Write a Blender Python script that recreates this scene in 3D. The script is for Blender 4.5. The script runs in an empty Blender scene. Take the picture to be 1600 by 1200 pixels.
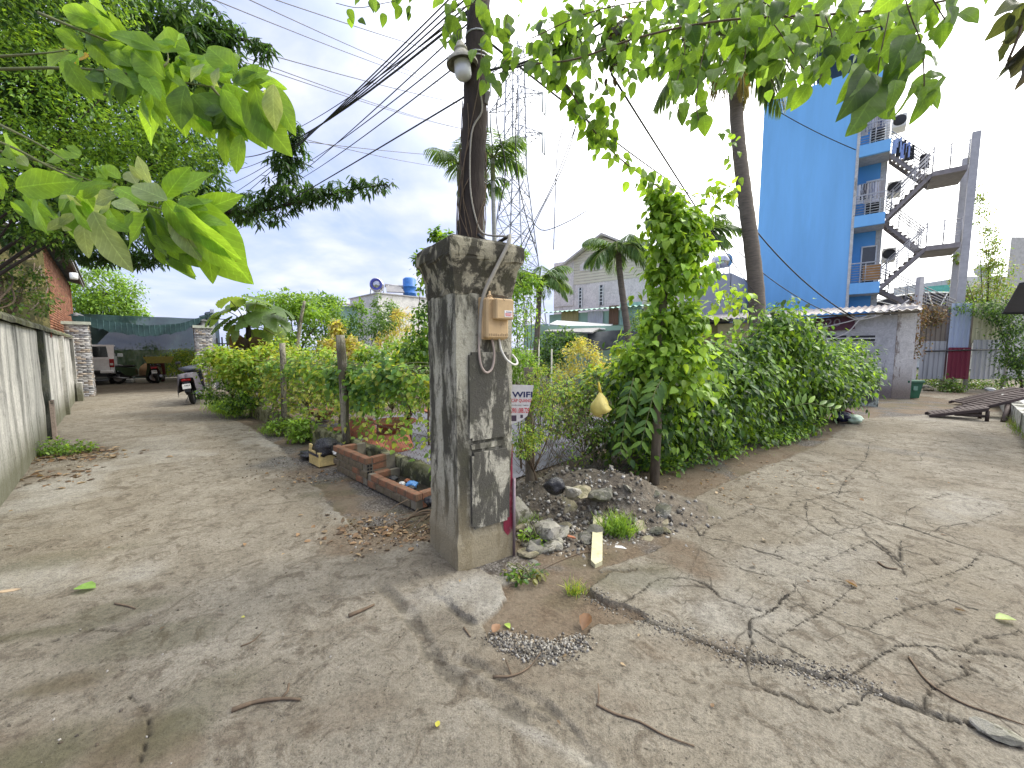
import bpy, math, random
import numpy as np
from mathutils import Vector, Matrix
random.seed(11)
rng = np.random.default_rng(7)
S = bpy.context.scene
C = S.collection
R = math.radians

# ---------------------------------------------------------------- camera, sky, sun, exposure
FPX, CAMH, PITCH = 620.0, 1.6, R(5.0)
cam_d = bpy.data.cameras.new('camera')
cam_d.sensor_width = 36.0
cam_d.lens = FPX / 1600.0 * 36.0
cam_d.clip_start = 0.05
cam_d.clip_end = 2000
cam = bpy.data.objects.new('camera', cam_d)
cam.location = (0, 0, CAMH)
cam.rotation_euler = (math.pi/2 - PITCH, 0, 0)
C.objects.link(cam)
S.camera = cam
S.view_settings.view_transform = 'Standard'
S.view_settings.look = 'None'
S.view_settings.gamma = 1.0
S.view_settings.exposure = 0.85
SUN_AZ, SUN_EL = R(66), R(50)          # azimuth clockwise from +Y
SD = Vector((math.sin(SUN_AZ)*math.cos(SUN_EL), math.cos(SUN_AZ)*math.cos(SUN_EL), math.sin(SUN_EL)))

w = bpy.data.worlds.new('World'); S.world = w; w.use_nodes = True
nt = w.node_tree; nt.nodes.clear()
def wn(t, **k):
    n = nt.nodes.new(t)
    for a, b in k.items(): setattr(n, a, b)
    return n
L = nt.links.new
tc = wn('ShaderNodeTexCoord')
sky = wn('ShaderNodeTexSky', sky_type='NISHITA', sun_disc=False)
sky.sun_elevation = SUN_EL; sky.sun_rotation = SUN_AZ; sky.air_density = 1.2; sky.dust_density = 1.5
skm = wn('ShaderNodeVectorMath', operation='SCALE'); skm.inputs['Scale'].default_value = 0.09
L(sky.outputs[0], skm.inputs[0])
# planar cloud coordinates d.xy/(d.z+0.25)
sep = wn('ShaderNodeSeparateXYZ'); L(tc.outputs['Generated'], sep.inputs[0])
az = wn('ShaderNodeMath', operation='ABSOLUTE'); L(sep.outputs[2], az.inputs[0])
ad = wn('ShaderNodeMath', operation='ADD'); ad.inputs[1].default_value = 0.22; L(az.outputs[0], ad.inputs[0])
dx = wn('ShaderNodeMath', operation='DIVIDE'); L(sep.outputs[0], dx.inputs[0]); L(ad.outputs[0], dx.inputs[1])
dy = wn('ShaderNodeMath', operation='DIVIDE'); L(sep.outputs[1], dy.inputs[0]); L(ad.outputs[0], dy.inputs[1])
cb = wn('ShaderNodeCombineXYZ'); L(dx.outputs[0], cb.inputs[0]); L(dy.outputs[0], cb.inputs[1])
n1 = wn('ShaderNodeTexNoise'); n1.inputs['Scale'].default_value = 1.1; n1.inputs['Detail'].default_value = 7; n1.inputs['Roughness'].default_value = 0.55
n1.inputs['Distortion'].default_value = 0.5
L(cb.outputs[0], n1.inputs['Vector'])
cf = wn('ShaderNodeMapRange', interpolation_type='SMOOTHSTEP'); cf.inputs[1].default_value = 0.32; cf.inputs[2].default_value = 0.62
L(n1.outputs[0], cf.inputs[0])
n2 = wn('ShaderNodeTexNoise'); n2.inputs['Scale'].default_value = 2.3; n2.inputs['Detail'].default_value = 6
L(cb.outputs[0], n2.inputs['Vector'])
cr = wn('ShaderNodeValToRGB')
cr.color_ramp.elements[0].position = 0.36; cr.color_ramp.elements[0].color = (0.40, 0.46, 0.70, 1)
cr.color_ramp.elements[1].position = 0.66; cr.color_ramp.elements[1].color = (0.64, 0.65, 0.75, 1)
L(n2.outputs[0], cr.inputs[0])
m1 = wn('ShaderNodeMix', data_type='RGBA'); L(cf.outputs[0], m1.inputs[0]); L(skm.outputs[0], m1.inputs[6]); L(cr.outputs[0], m1.inputs[7])
m0 = wn('ShaderNodeMix', data_type='RGBA'); m0.inputs[0].default_value = 0.62; L(skm.outputs[0], m0.inputs[6]); m0.inputs[7].default_value = (0.38, 0.46, 0.78, 1)
L(m0.outputs[2], m1.inputs[6])
# bright aureole of the veiled sun
dt = wn('ShaderNodeVectorMath', operation='DOT_PRODUCT'); dt.inputs[1].default_value = SD
L(tc.outputs['Generated'], dt.inputs[0])
gl = wn('ShaderNodeMapRange', interpolation_type='SMOOTHERSTEP'); gl.inputs[1].default_value = 0.36; gl.inputs[2].default_value = 0.84
L(dt.outputs['Value'], gl.inputs[0])
gn = wn('ShaderNodeMath', operation='MULTIPLY'); gn.inputs[1].default_value = 1.0; L(gl.outputs[0], gn.inputs[0])
m2 = wn('ShaderNodeMix', data_type='RGBA'); L(gn.outputs[0], m2.inputs[0]); L(m1.outputs[2], m2.inputs[6]); m2.inputs[7].default_value = (2.2, 2.2, 2.15, 1)
bg = wn('ShaderNodeBackground'); bg.inputs['Strength'].default_value = 1.0
L(m2.outputs[2], bg.inputs['Color'])
wo = wn('ShaderNodeOutputWorld'); L(bg.outputs[0], wo.inputs[0])

sun_d = bpy.data.lights.new('sun', 'SUN'); sun_d.energy = 1.5; sun_d.angle = R(12); sun_d.color = (1.0, 0.95, 0.86)
sun = bpy.data.objects.new('sun', sun_d); C.objects.link(sun)
sun.rotation_euler = (-SD).to_track_quat('-Z', 'Y').to_euler()
sun.location = (10, 12, 20)

# ---------------------------------------------------------------- pixel helpers (photograph 1600 x 1200): a pixel gives a ray, the surface gives the distance
_c, _s = math.cos(PITCH), math.sin(PITCH)
def ray(px, py):
    u = -(py-600)/FPX
    return Vector(((px-800)/FPX, _c+u*_s, -_s+u*_c))
def G(px, py, z=0.0):
    d = ray(px, py); t = (z-CAMH)/d.z
    return Vector((d.x*t, d.y*t, z))
def YP(px, py, y):
    d = ray(px, py); t = y/d.y
    return Vector((d.x*t, y, CAMH+d.z*t))
def PL(px, py, p0, di):                 # hit of the ray with the vertical plane through p0 along di
    d = ray(px, py); nx, ny = -di[1], di[0]
    t = (p0[0]*nx+p0[1]*ny)/(d.x*nx+d.y*ny)
    return Vector((d.x*t, d.y*t, CAMH+d.z*t))
E1 = Vector((-0.7071, 0.7071, 0)); E2 = Vector((0.785, 0.62, 0)).normalized()
UP = Vector((0, 0, 1))

# ---------------------------------------------------------------- object helpers
WL = {}
def tag(o, label=None, cat=None, group=None, kind=None):
    if label: o['label'] = label
    if cat: o['category'] = cat
    if group: o['group'] = group
    if kind: o['kind'] = kind
    return o
def empty(name, loc, label=None, cat=None, group=None):
    o = bpy.data.objects.new(name, None); C.objects.link(o)
    o.location = loc; o.empty_display_size = 0.1
    WL[o] = Vector(loc)
    return tag(o, label, cat, group)
def link_mesh(name, me, mat, parent=None, loc=(0,0,0)):
    o = bpy.data.objects.new(name, me); C.objects.link(o)
    if mat is not None and len(me.materials) == 0: me.materials.append(mat)
    o.location = loc
    if parent is not None: o.parent = parent
    return o
def np_mesh(name, V, F, col=None, smooth=False):
    """V (n,3), F (m,k) fixed-size polygons"""
    V = np.asarray(V, np.float32); F = np.asarray(F, np.int32)
    me = bpy.data.meshes.new(name)
    m, k = F.shape
    me.vertices.add(len(V)); me.vertices.foreach_set('co', V.ravel())
    me.loops.add(m*k); me.loops.foreach_set('vertex_index', F.ravel())
    me.polygons.add(m); me.polygons.foreach_set('loop_start', np.arange(0, m*k, k, dtype=np.int32))
    try: me.polygons.foreach_set('loop_total', np.full(m, k, np.int32))
    except Exception: pass
    if smooth: me.polygons.foreach_set('use_smooth', np.ones(m, bool))
    me.update(calc_edges=True)
    if col is not None:
        a = me.color_attributes.new('Col', 'FLOAT_COLOR', 'POINT')
        c4 = np.ones((len(V), 4), np.float32); c4[:, :3] = col
        a.data.foreach_set('color', c4.ravel())
    return me
class MB:
    """collects boxes, tubes, prisms; build() links them as ONE mesh object"""
    def __init__(s): s.v = []; s.f = []; s.sm = []
    def add(s, vs, fs, sm=False):
        b = len(s.v); s.v += [Vector(p) for p in vs]
        for f in fs: s.f.append([b+i for i in f]); s.sm.append(sm)
        return s
    def obox(s, o, a, b, c, bev=0):      # origin + three edge vectors
        o, a, b, c = map(Vector, (o, a, b, c))
        vs = [o, o+a, o+a+b, o+b, o+c, o+a+c, o+a+b+c, o+b+c]
        fs = [(0,3,2,1), (4,5,6,7), (0,1,5,4), (1,2,6,5), (2,3,7,6), (3,0,4,7)]
        if a.cross(b).dot(c) < 0: fs = [f[::-1] for f in fs]
        return s.add(vs, fs)
    def box(s, c, size, rz=0.0, rot=None):
        M = rot if rot is not None else Matrix.Rotation(rz, 3, 'Z')
        a, b, d = M@Vector((size[0],0,0)), M@Vector((0,size[1],0)), M@Vector((0,0,size[2]))
        return s.obox(Vector(c)-(a+b+d)/2, a, b, d)
    def cbox(s, c, size, bev, rz=0.0, rot=None, n=1):   # chamfered box
        M = rot if rot is not None else Matrix.Rotation(rz, 3, 'Z')
        hx, hy, hz = [q/2 for q in size]; e = bev
        vs = []; idx = {}
        def vid(p):
            k = tuple(round(q, 6) for q in p)
            if k not in idx: idx[k] = len(vs); vs.append(p)
            return idx[k]
        fs = []
        for sx in (-1, 1): fs.append([(sx*hx, y, z) for y, z in ((-hy+e,-hz+e),(hy-e,-hz+e),(hy-e,hz-e),(-hy+e,hz-e))][::sx])
        for sy in (-1, 1): fs.append([(x, sy*hy, z) for x, z in ((-hx+e,-hz+e),(hx-e,-hz+e),(hx-e,hz-e),(-hx+e,hz-e))][::-sy])
        for sz in (-1, 1): fs.append([(x, y, sz*hz) for x, y in ((-hx+e,-hy+e),(hx-e,-hy+e),(hx-e,hy-e),(-hx+e,hy-e))][::sz])
        for sx in (-1,1):
            for sy in (-1,1):
                q = [(sx*hx, sy*(hy-e), -hz+e), (sx*(hx-e), sy*hy, -hz+e), (sx*(hx-e), sy*hy, hz-e), (sx*hx, sy*(hy-e), hz-e)]
                fs.append(q if sx*sy > 0 else q[::-1])
                for sz in (-1,1):
                    t = [(sx*hx, sy*(hy-e), sz*(hz-e)), (sx*(hx-e), sy*hy, sz*(hz-e)), (sx*(hx-e), sy*(hy-e), sz*hz)]
                    fs.append(t if sx*sy*sz > 0 else t[::-1])
            for sz in (-1,1):
                q = [(sx*hx, -hy+e, sz*(hz-e)), (sx*hx, hy-e, sz*(hz-e)), (sx*(hx-e), hy-e, sz*hz), (sx*(hx-e), -hy+e, sz*hz)]
                fs.append(q if sx*sz > 0 else q[::-1])
        for sy in (-1,1):
            for sz in (-1,1):
                q = [(-hx+e, sy*hy, sz*(hz-e)), (hx-e, sy*hy, sz*(hz-e)), (hx-e, sy*(hy-e), sz*hz), (-hx+e, sy*(hy-e), sz*hz)]
                fs.append(q if sy*sz < 0 else q[::-1])
        F = [[vid(p) for p in f] for f in fs]
        c = Vector(c)
        return s.add([c + M@Vector(p) for p in vs], F)
    def tube(s, path, r, n=6, cap=True, sm=True):
        path = [Vector(p) for p in path]; m = len(path)
        rs = r if isinstance(r, (list, tuple)) else [r]*m
        vs = []; prev = None
        for i, p in enumerate(path):
            t = (path[min(i+1, m-1)]-path[max(i-1, 0)])
            t = t.normalized() if t.length > 1e-9 else Vector((0,0,1))
            if prev is None:
                a = t.cross(UP if abs(t.z) < 0.9 else Vector((1,0,0))).normalized()
            else:
                a = (prev - t*prev.dot(t))
                a = a.normalized() if a.length > 1e-6 else t.orthogonal().normalized()
            prev = a; b = t.cross(a)
            for k in range(n):
                q = 2*math.pi*k/n
                vs.append(p + (a*math.cos(q) + b*math.sin(q))*rs[i])
        fs = []
        for i in range(m-1):
            for k in range(n):
                fs.append((i*n+k, i*n+(k+1)%n, (i+1)*n+(k+1)%n, (i+1)*n+k))
        s.add(vs, fs, sm)
        if cap:
            b0 = len(s.v)-len(vs)
            s.f.append([b0+k for k in range(n)][::-1]); s.sm.append(False)
            s.f.append([b0+(m-1)*n+k for k in range(n)]); s.sm.append(False)
        return s
    def lathe(s, o, prof, n=16, axis=UP, sm=True):
        o = Vector(o); ax = Vector(axis).normalized(); a = ax.orthogonal().normalized(); b = ax.cross(a)
        vs = []
        for r, z in prof:
            for k in range(n):
                q = 2*math.pi*k/n; vs.append(o + ax*z + (a*math.cos(q)+b*math.sin(q))*max(r, 1e-4))
        fs = [(i*n+k, i*n+(k+1)%n, (i+1)*n+(k+1)%n, (i+1)*n+k) for i in range(len(prof)-1) for k in range(n)]
        return s.add(vs, fs, sm)
    def prism(s, poly, ext):             # planar polygon (3D points) extruded by vector
        poly = [Vector(p) for p in poly]; n = len(poly); ext = Vector(ext)
        vs = poly + [p+ext for p in poly]
        fs = [list(range(n))[::-1], [n+i for i in range(n)]] + [(i, (i+1)%n, n+(i+1)%n, n+i) for i in range(n)]
        return s.add(vs, fs)
    def quad(s, a, b, c, d): return s.add([a, b, c, d], [(0,1,2,3)])
    def mesh(s, name, off=Vector((0,0,0)), fix=True):
        me = bpy.data.meshes.new(name)
        me.from_pydata([tuple(p-off) for p in s.v], [], s.f)
        me.polygons.foreach_set('use_smooth', s.sm)
        me.update()
        if fix:
            import bmesh
            bm = bmesh.new(); bm.from_mesh(me); bmesh.ops.recalc_face_normals(bm, faces=bm.faces); bm.to_mesh(me); bm.free()
        return me
    def build(s, name, mat, parent=None, base=None, fix=True):
        if parent is not None:
            off = WL[parent]; me = s.mesh(name, off, fix); o = link_mesh(name, me, mat, parent); WL[o] = off
        else:
            off = Vector(base) if base is not None else Vector((0,0,0))
            me = s.mesh(name, off, fix); o = link_mesh(name, me, mat, None, off); WL[o] = off
        return o
def bez(a, b, c, d, n=12):
    a, b, c, d = map(Vector, (a, b, c, d))
    return [a*(1-t)**3 + b*3*t*(1-t)**2 + c*3*t*t*(1-t) + d*t**3 for t in [i/n for i in range(n+1)]]
def sag(a, b, h, n=14):
    a, b = Vector(a), Vector(b)
    return [a.lerp(b, i/n) - UP*(4*h*(i/n)*(1-i/n)) for i in range(n+1)]
def smooth_path(pts, k=5):               # Catmull-Rom
    P = [Vector(p) for p in pts]; P = [P[0]*2-P[1]] + P + [P[-1]*2-P[-2]]
    out = []
    for i in range(1, len(P)-2):
        for j in range(k):
            t = j/k
            out.append(0.5*((2*P[i]) + (P[i+1]-P[i-1])*t + (2*P[i-1]-5*P[i]+4*P[i+1]-P[i+2])*t*t + (3*P[i]-P[i-1]-3*P[i+1]+P[i+2])*t**3))
    out.append(P[-2]); return out

# ---------------------------------------------------------------- material helpers
def node_mat(name):
    m = bpy.data.materials.new(name); m.use_nodes = True
    t = m.node_tree; t.nodes.clear()
    out = t.nodes.new('ShaderNodeOutputMaterial'); p = t.nodes.new('ShaderNodeBsdfPrincipled')
    t.links.new(p.outputs[0], out.inputs[0])
    return m, t, p, out
def nn(t, ty, ins=None, **k):
    n = t.nodes.new(ty)
    for a, b in k.items(): setattr(n, a, b)
    for a, b in (ins or {}).items():
        if hasattr(b, 'is_linked') or isinstance(b, bpy.types.NodeSocket): t.links.new(b, n.inputs[a])
        else: n.inputs[a].default_value = b
    return n
def rgba(c): return (c[0], c[1], c[2], 1)
def coords(t, scale=(1,1,1), kind='Object'):
    if kind == 'Position':
        g = t.nodes.new('ShaderNodeNewGeometry'); src = g.outputs['Position']
    else:
        g = t.nodes.new('ShaderNodeTexCoord'); src = g.outputs[kind]
    mp = nn(t, 'ShaderNodeMapping', {'Vector': src, 'Scale': scale})
    return mp.outputs[0]
def noise(t, vec, sc, det=5, rough=0.6, dist=0.0):
    return nn(t, 'ShaderNodeTexNoise', {'Vector': vec, 'Scale': sc, 'Detail': det, 'Roughness': rough, 'Distortion': dist}).outputs[0]
def ramp(t, fac, stops, interp='LINEAR'):
    r = t.nodes.new('ShaderNodeValToRGB'); r.color_ramp.interpolation = interp
    el = r.color_ramp.elements
    while len(el) < len(stops): el.new(0.5)
    for e, (p, c) in zip(el, stops):
        e.position = p; e.color = rgba(c) if isinstance(c, (tuple, list)) else (c, c, c, 1)
    t.links.new(fac, r.inputs[0]); return r.outputs[0]
def mixc(t, fac, a, b, blend='MIX'):
    m = nn(t, 'ShaderNodeMix', data_type='RGBA', blend_type=blend)
    for i, v in ((0, fac), (6, a), (7, b)):
        if isinstance(v, bpy.types.NodeSocket): t.links.new(v, m.inputs[i])
        elif i == 0: m.inputs[0].default_value = v
        else: m.inputs[i].default_value = rgba(v)
    return m.outputs[2]
def math_(t, op, a, b=None, clamp=False):
    m = nn(t, 'ShaderNodeMath', operation=op); m.use_clamp = clamp
    for i, v in ((0, a), (1, b)):
        if v is None: continue
        if isinstance(v, bpy.types.NodeSocket): t.links.new(v, m.inputs[i])
        else: m.inputs[i].default_value = v
    return m.outputs[0]
def bump(t, p, h, dist=0.01, strength=1.0, prev=None):
    b = nn(t, 'ShaderNodeBump', {'Height': h, 'Distance': dist, 'Strength': strength})
    if prev is not None: t.links.new(prev, b.inputs['Normal'])
    t.links.new(b.outputs[0], p.inputs['Normal']); return b.outputs[0]
def simple(name, col, rough=0.6, metal=0.0, var=0.25, sc=6.0, bmp=0.003, stretch=(1,1,1), dirt=None, dirt_amt=0.5, spec=0.4):
    """base colour broken up by noise, with optional dirt of its own colour"""
    m, t, p, out = node_mat(name)
    v = coords(t, stretch)
    n = noise(t, v, sc, 6, 0.65)
    lo = tuple(c*(1-var) for c in col); hi = tuple(min(1, c*(1+var)) for c in col)
    c = ramp(t, n, [(0.3, lo), (0.7, hi)])
    if dirt is not None:
        d = noise(t, v, sc*0.45, 7, 0.7, 0.6)
        f = ramp(t, d, [(0.62-0.25*dirt_amt, 0.0), (0.78-0.2*dirt_amt, 1.0)])
        c = mixc(t, f, c, dirt)
    t.links.new(c, p.inputs['Base Color'])
    p.inputs['Metallic'].default_value = metal
    p.inputs['Specular IOR Level'].default_value = spec
    rr = ramp(t, n, [(0.2, max(0.02, rough-0.1)), (0.8, min(1, rough+0.1))]); t.links.new(rr, p.inputs['Roughness'])
    if bmp: bump(t, p, noise(t, v, sc*5, 4), bmp, 0.6)
    return m
def plain(name, col, rough=0.5, metal=0.0, spec=0.5):
    m, t, p, out = node_mat(name)
    v = coords(t); n = noise(t, v, 9, 4)
    c = ramp(t, n, [(0.3, tuple(q*0.9 for q in col)), (0.7, tuple(min(1, q*1.08) for q in col))])
    t.links.new(c, p.inputs['Base Color']); p.inputs['Roughness'].default_value = rough
    p.inputs['Metallic'].default_value = metal; p.inputs['Specular IOR Level'].default_value = spec
    return m
def attr_mat(name, rough=0.7, bmp=0.003, sc=40, spec=0.3):
    m, t, p, out = node_mat(name)
    a = nn(t, 'ShaderNodeVertexColor', layer_name='Col').outputs[0]
    v = coords(t); n = noise(t, v, sc, 5)
    c = mixc(t, 1.0, a, ramp(t, n, [(0.3, 0.75), (0.7, 1.15)]), 'MULTIPLY')
    t.links.new(c, p.inputs['Base Color']); p.inputs['Roughness'].default_value = rough; p.inputs['Specular IOR Level'].default_value = spec
    bump(t, p, n, bmp, 0.7)
    return m
def leaf_material(name, trans=0.5, rough=0.42, sat=1.0):
    m, t, p, out = node_mat(name)
    a = nn(t, 'ShaderNodeVertexColor', layer_name='Col').outputs[0]
    v = coords(t, kind='Position'); n = noise(t, v, 23, 3)
    c = mixc(t, 1.0, a, ramp(t, n, [(0.3, 0.8), (0.7, 1.2)]), 'MULTIPLY')
    t.links.new(c, p.inputs['Base Color']); p.inputs['Roughness'].default_value = rough; p.inputs['Specular IOR Level'].default_value = 0.45
    tr = nn(t, 'ShaderNodeBsdfTranslucent', {'Color': mixc(t, 1.0, c, (1.75, 1.55, 0.7), 'MULTIPLY')})
    mx = nn(t, 'ShaderNodeMixShader', {0: trans, 1: p.outputs[0], 2: tr.outputs[0]})
    t.links.new(mx.outputs[0], out.inputs[0])
    return m

# ---------------------------------------------------------------- numpy noise
def vnoise(x, y, seed=0):
    xi = np.floor(x).astype(np.int64); yi = np.floor(y).astype(np.int64)
    fx = x-xi; fy = y-yi; fx = fx*fx*(3-2*fx); fy = fy*fy*(3-2*fy)
    def h(a, b):
        n = (a*374761393 + b*668265263 + seed*974711) & 0xffffffff
        n = ((n ^ (n >> 13))*1274126177) & 0xffffffff
        return ((n ^ (n >> 16)) & 0xffff)/65535.0
    a, b, c, d = h(xi, yi), h(xi+1, yi), h(xi, yi+1), h(xi+1, yi+1)
    return a+(b-a)*fx+(c-a)*fy+(a-b-c+d)*fx*fy
def fbm(x, y, o=4, seed=0):
    r = 0; a = 0.5
    for i in range(o): r = r + a*vnoise(x*2**i+17*i, y*2**i-9*i, seed+i); a *= 0.5
    return r
def inpoly(X, Y, poly):
    r = np.zeros(X.shape, bool); n = len(poly)
    for i in range(n):
        x1, y1 = poly[i]; x2, y2 = poly[(i+1) % n]
        if y1 == y2: continue
        c = ((y1 > Y) != (y2 > Y)) & (X < (x2-x1)*(Y-y1)/(y2-y1)+x1)
        r ^= c
    return r
def pdist(X, Y, line):
    d = np.full(X.shape, 9.0)
    for (x1, y1), (x2, y2) in zip(line[:-1], line[1:]):
        b = 0.35
        s = (X > min(x1,x2)-b) & (X < max(x1,x2)+b) & (Y > min(y1,y2)-b) & (Y < max(y1,y2)+b)
        if not s.any(): continue
        xs, ys = X[s], Y[s]; ll = (x2-x1)**2+(y2-y1)**2+1e-12
        t = np.clip(((xs-x1)*(x2-x1)+(ys-y1)*(y2-y1))/ll, 0, 1)
        d[s] = np.minimum(d[s], np.hypot(xs-x1-t*(x2-x1), ys-y1-t*(y2-y1)))
    return d
def g2(px, py): p = G(px, py); return (p.x, p.y)
def z5(*pts): return [g2(900+a/2.2857, 820+b/2.2857) for a, b in pts]     # traced on enlargements of the photograph
def z4(*pts): return [g2(1000+a/2.6667, 560+b/2.6667) for a, b in pts]
def z3(*pts): return [g2(640+a/2.6667, 600+b/2.6667) for a, b in pts]
def zp(*pts): return [g2(a, b) for a, b in pts]
def smooth(e0, e1, x):
    t = np.clip((x-e0)/(e1-e0), 0, 1); return t*t*(3-2*t)

# ---------------------------------------------------------------- ground material
def ground_material(name):
    m, t, p, out = node_mat(name)
    v = coords(t, kind='Position')
    k1 = nn(t, 'ShaderNodeAttribute', attribute_name='mk').outputs[0]; k2 = nn(t, 'ShaderNodeAttribute', attribute_name='mk2').outputs[0]
    s1 = nn(t, 'ShaderNodeSeparateColor', {0: k1}); s2 = nn(t, 'ShaderNodeSeparateColor', {0: k2})
    dirt, moss, crack = s1.outputs[0], s1.outputs[1], s1.outputs[2]
    lite, grav, wet = s2.outputs[0], s2.outputs[1], s2.outputs[2]
    big = noise(t, v, 0.7, 6, 0.6, 0.4); mid = noise(t, v, 3.2, 7, 0.68, 0.5); fine = noise(t, v, 38, 5, 0.7); grit = noise(t, v, 150, 3, 0.7)
    con = ramp(t, mid, [(0.30, (0.190, 0.168, 0.133)), (0.5, (0.270, 0.245, 0.198)), (0.72, (0.33, 0.302, 0.25))])
    con = mixc(t, ramp(t, big, [(0.42, 0.0), (0.62, 0.75)]), con, (0.215, 0.185, 0.138))
    strk = noise(t, coords(t, (1.0, 1.0, 1), 'Position'), 5.5, 8, 0.75, 1.2)
    con = mixc(t, ramp(t, strk, [(0.50, 0.0), (0.60, 0.85)]), con, (0.135, 0.112, 0.083))
    con = mixc(t, math_(t, 'MULTIPLY', lite, ramp(t, mid, [(0.3, 0.35), (0.6, 0.9)])), con, (0.40, 0.39, 0.355))
    con = mixc(t, 1.0, con, ramp(t, fine, [(0.25, 0.52), (0.5, 0.97), (0.8, 1.25)]), 'MULTIPLY')
    con = mixc(t, 1.0, con, ramp(t, grit, [(0.3, 0.62), (0.5, 0.97), (0.75, 1.28)]), 'MULTIPLY')
    # scattered dark crumbs and pits
    vo = nn(t, 'ShaderNodeTexVoronoi', {'Vector': v, 'Scale': 14.0, 'Randomness': 1.0})
    pit = math_(t, 'MULTIPLY', ramp(t, vo.outputs['Distance'], [(0.07, 1.0), (0.15, 0.0)]), ramp(t, noise(t, v, 1.7, 4), [(0.48, 0.0), (0.6, 1.0)]))
    con = mixc(t, math_(t, 'MULTIPLY', pit, 0.8), con, (0.07, 0.058, 0.045))
    for sc_, w_, th_ in ((1.6, 0.012, 0.56), (4.5, 0.022, 0.60)):
        ve = nn(t, 'ShaderNodeTexVoronoi', {'Vector': mixc(t, 0.12, v, nn(t, 'ShaderNodeTexNoise', {'Vector': v, 'Scale': 3.0, 'Detail': 5.0}).outputs[1]), 'Scale': sc_}, feature='DISTANCE_TO_EDGE')
        hl = math_(t, 'MULTIPLY', ramp(t, ve.outputs[0], [(0.0, 0.8), (w_, 0.0)]), math_(t, 'MULTIPLY', ramp(t, math_(t, 'DIVIDE', nn(t, 'ShaderNodeSeparateXYZ', {0: v}).outputs[0], 6.0), [(0.05, 0.12), (0.2, 1.0)]), ramp(t, noise(t, v, 0.9*sc_**0.5, 4), [(th_-0.04, 0.0), (th_, 1.0)])))
        con = mixc(t, hl, con, (0.05, 0.042, 0.032))
    crm = ramp(t, noise(t, v, 55, 2, 0.5), [(0.66, 0.0), (0.70, 1.0)]); con = mixc(t, math_(t, 'MULTIPLY', crm, ramp(t, noise(t, v, 2.1, 5), [(0.42, 0.0), (0.55, 0.9)])), con, (0.06, 0.05, 0.038))
    soil = ramp(t, fine, [(0.3, (0.075, 0.055, 0.036)), (0.55, (0.155, 0.115, 0.078)), (0.75, (0.24, 0.19, 0.135))])
    soil = mixc(t, ramp(t, mid, [(0.4, 0.0), (0.65, 0.6)]), soil, (0.215, 0.18, 0.135))
    vg = nn(t, 'ShaderNodeTexVoronoi', {'Vector': v, 'Scale': 62.0, 'Randomness': 1.0})
    gcol = mixc(t, 0.75, ramp(t, vg.outputs['Color'], [(0.2, (0.09, 0.09, 0.09)), (0.8, (0.42, 0.41, 0.40))]), ramp(t, vg.outputs['Distance'], [(0.1, 1.0), (0.55, 0.12)]), 'MULTIPLY')
    c = mixc(t, dirt, con, soil)
    c = mixc(t, grav, c, gcol)
    c = mixc(t, math_(t, 'MULTIPLY', moss, ramp(t, mid, [(0.3, 0.4), (0.55, 1.0)])), c, mixc(t, fine, (0.045, 0.043, 0.022), (0.14, 0.13, 0.07)))
    c = mixc(t, crack, c, (0.035, 0.03, 0.023))
    c = mixc(t, 1.0, c, (0.90, 0.885, 0.86), 'MULTIPLY')
    t.links.new(c, p.inputs['Base Color'])
    ro = math_(t, 'SUBTRACT', 0.93, math_(t, 'MULTIPLY', wet, 0.5)); t.links.new(ro, p.inputs['Roughness'])
    p.inputs['Specular IOR Level'].default_value = 0.3
    b = bump(t, p, mid, 0.05, 0.4)
    b = bump(t, p, strk, 0.02, 0.5, b)
    b = bump(t, p, fine, 0.02, 0.8, b)
    b = bump(t, p, math_(t, 'ADD', grit, math_(t, 'MULTIPLY', grav, vg.outputs['Distance'])), 0.006, 0.8, b)
    return m
M_ground = ground_material('weathered_concrete_ground')

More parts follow.
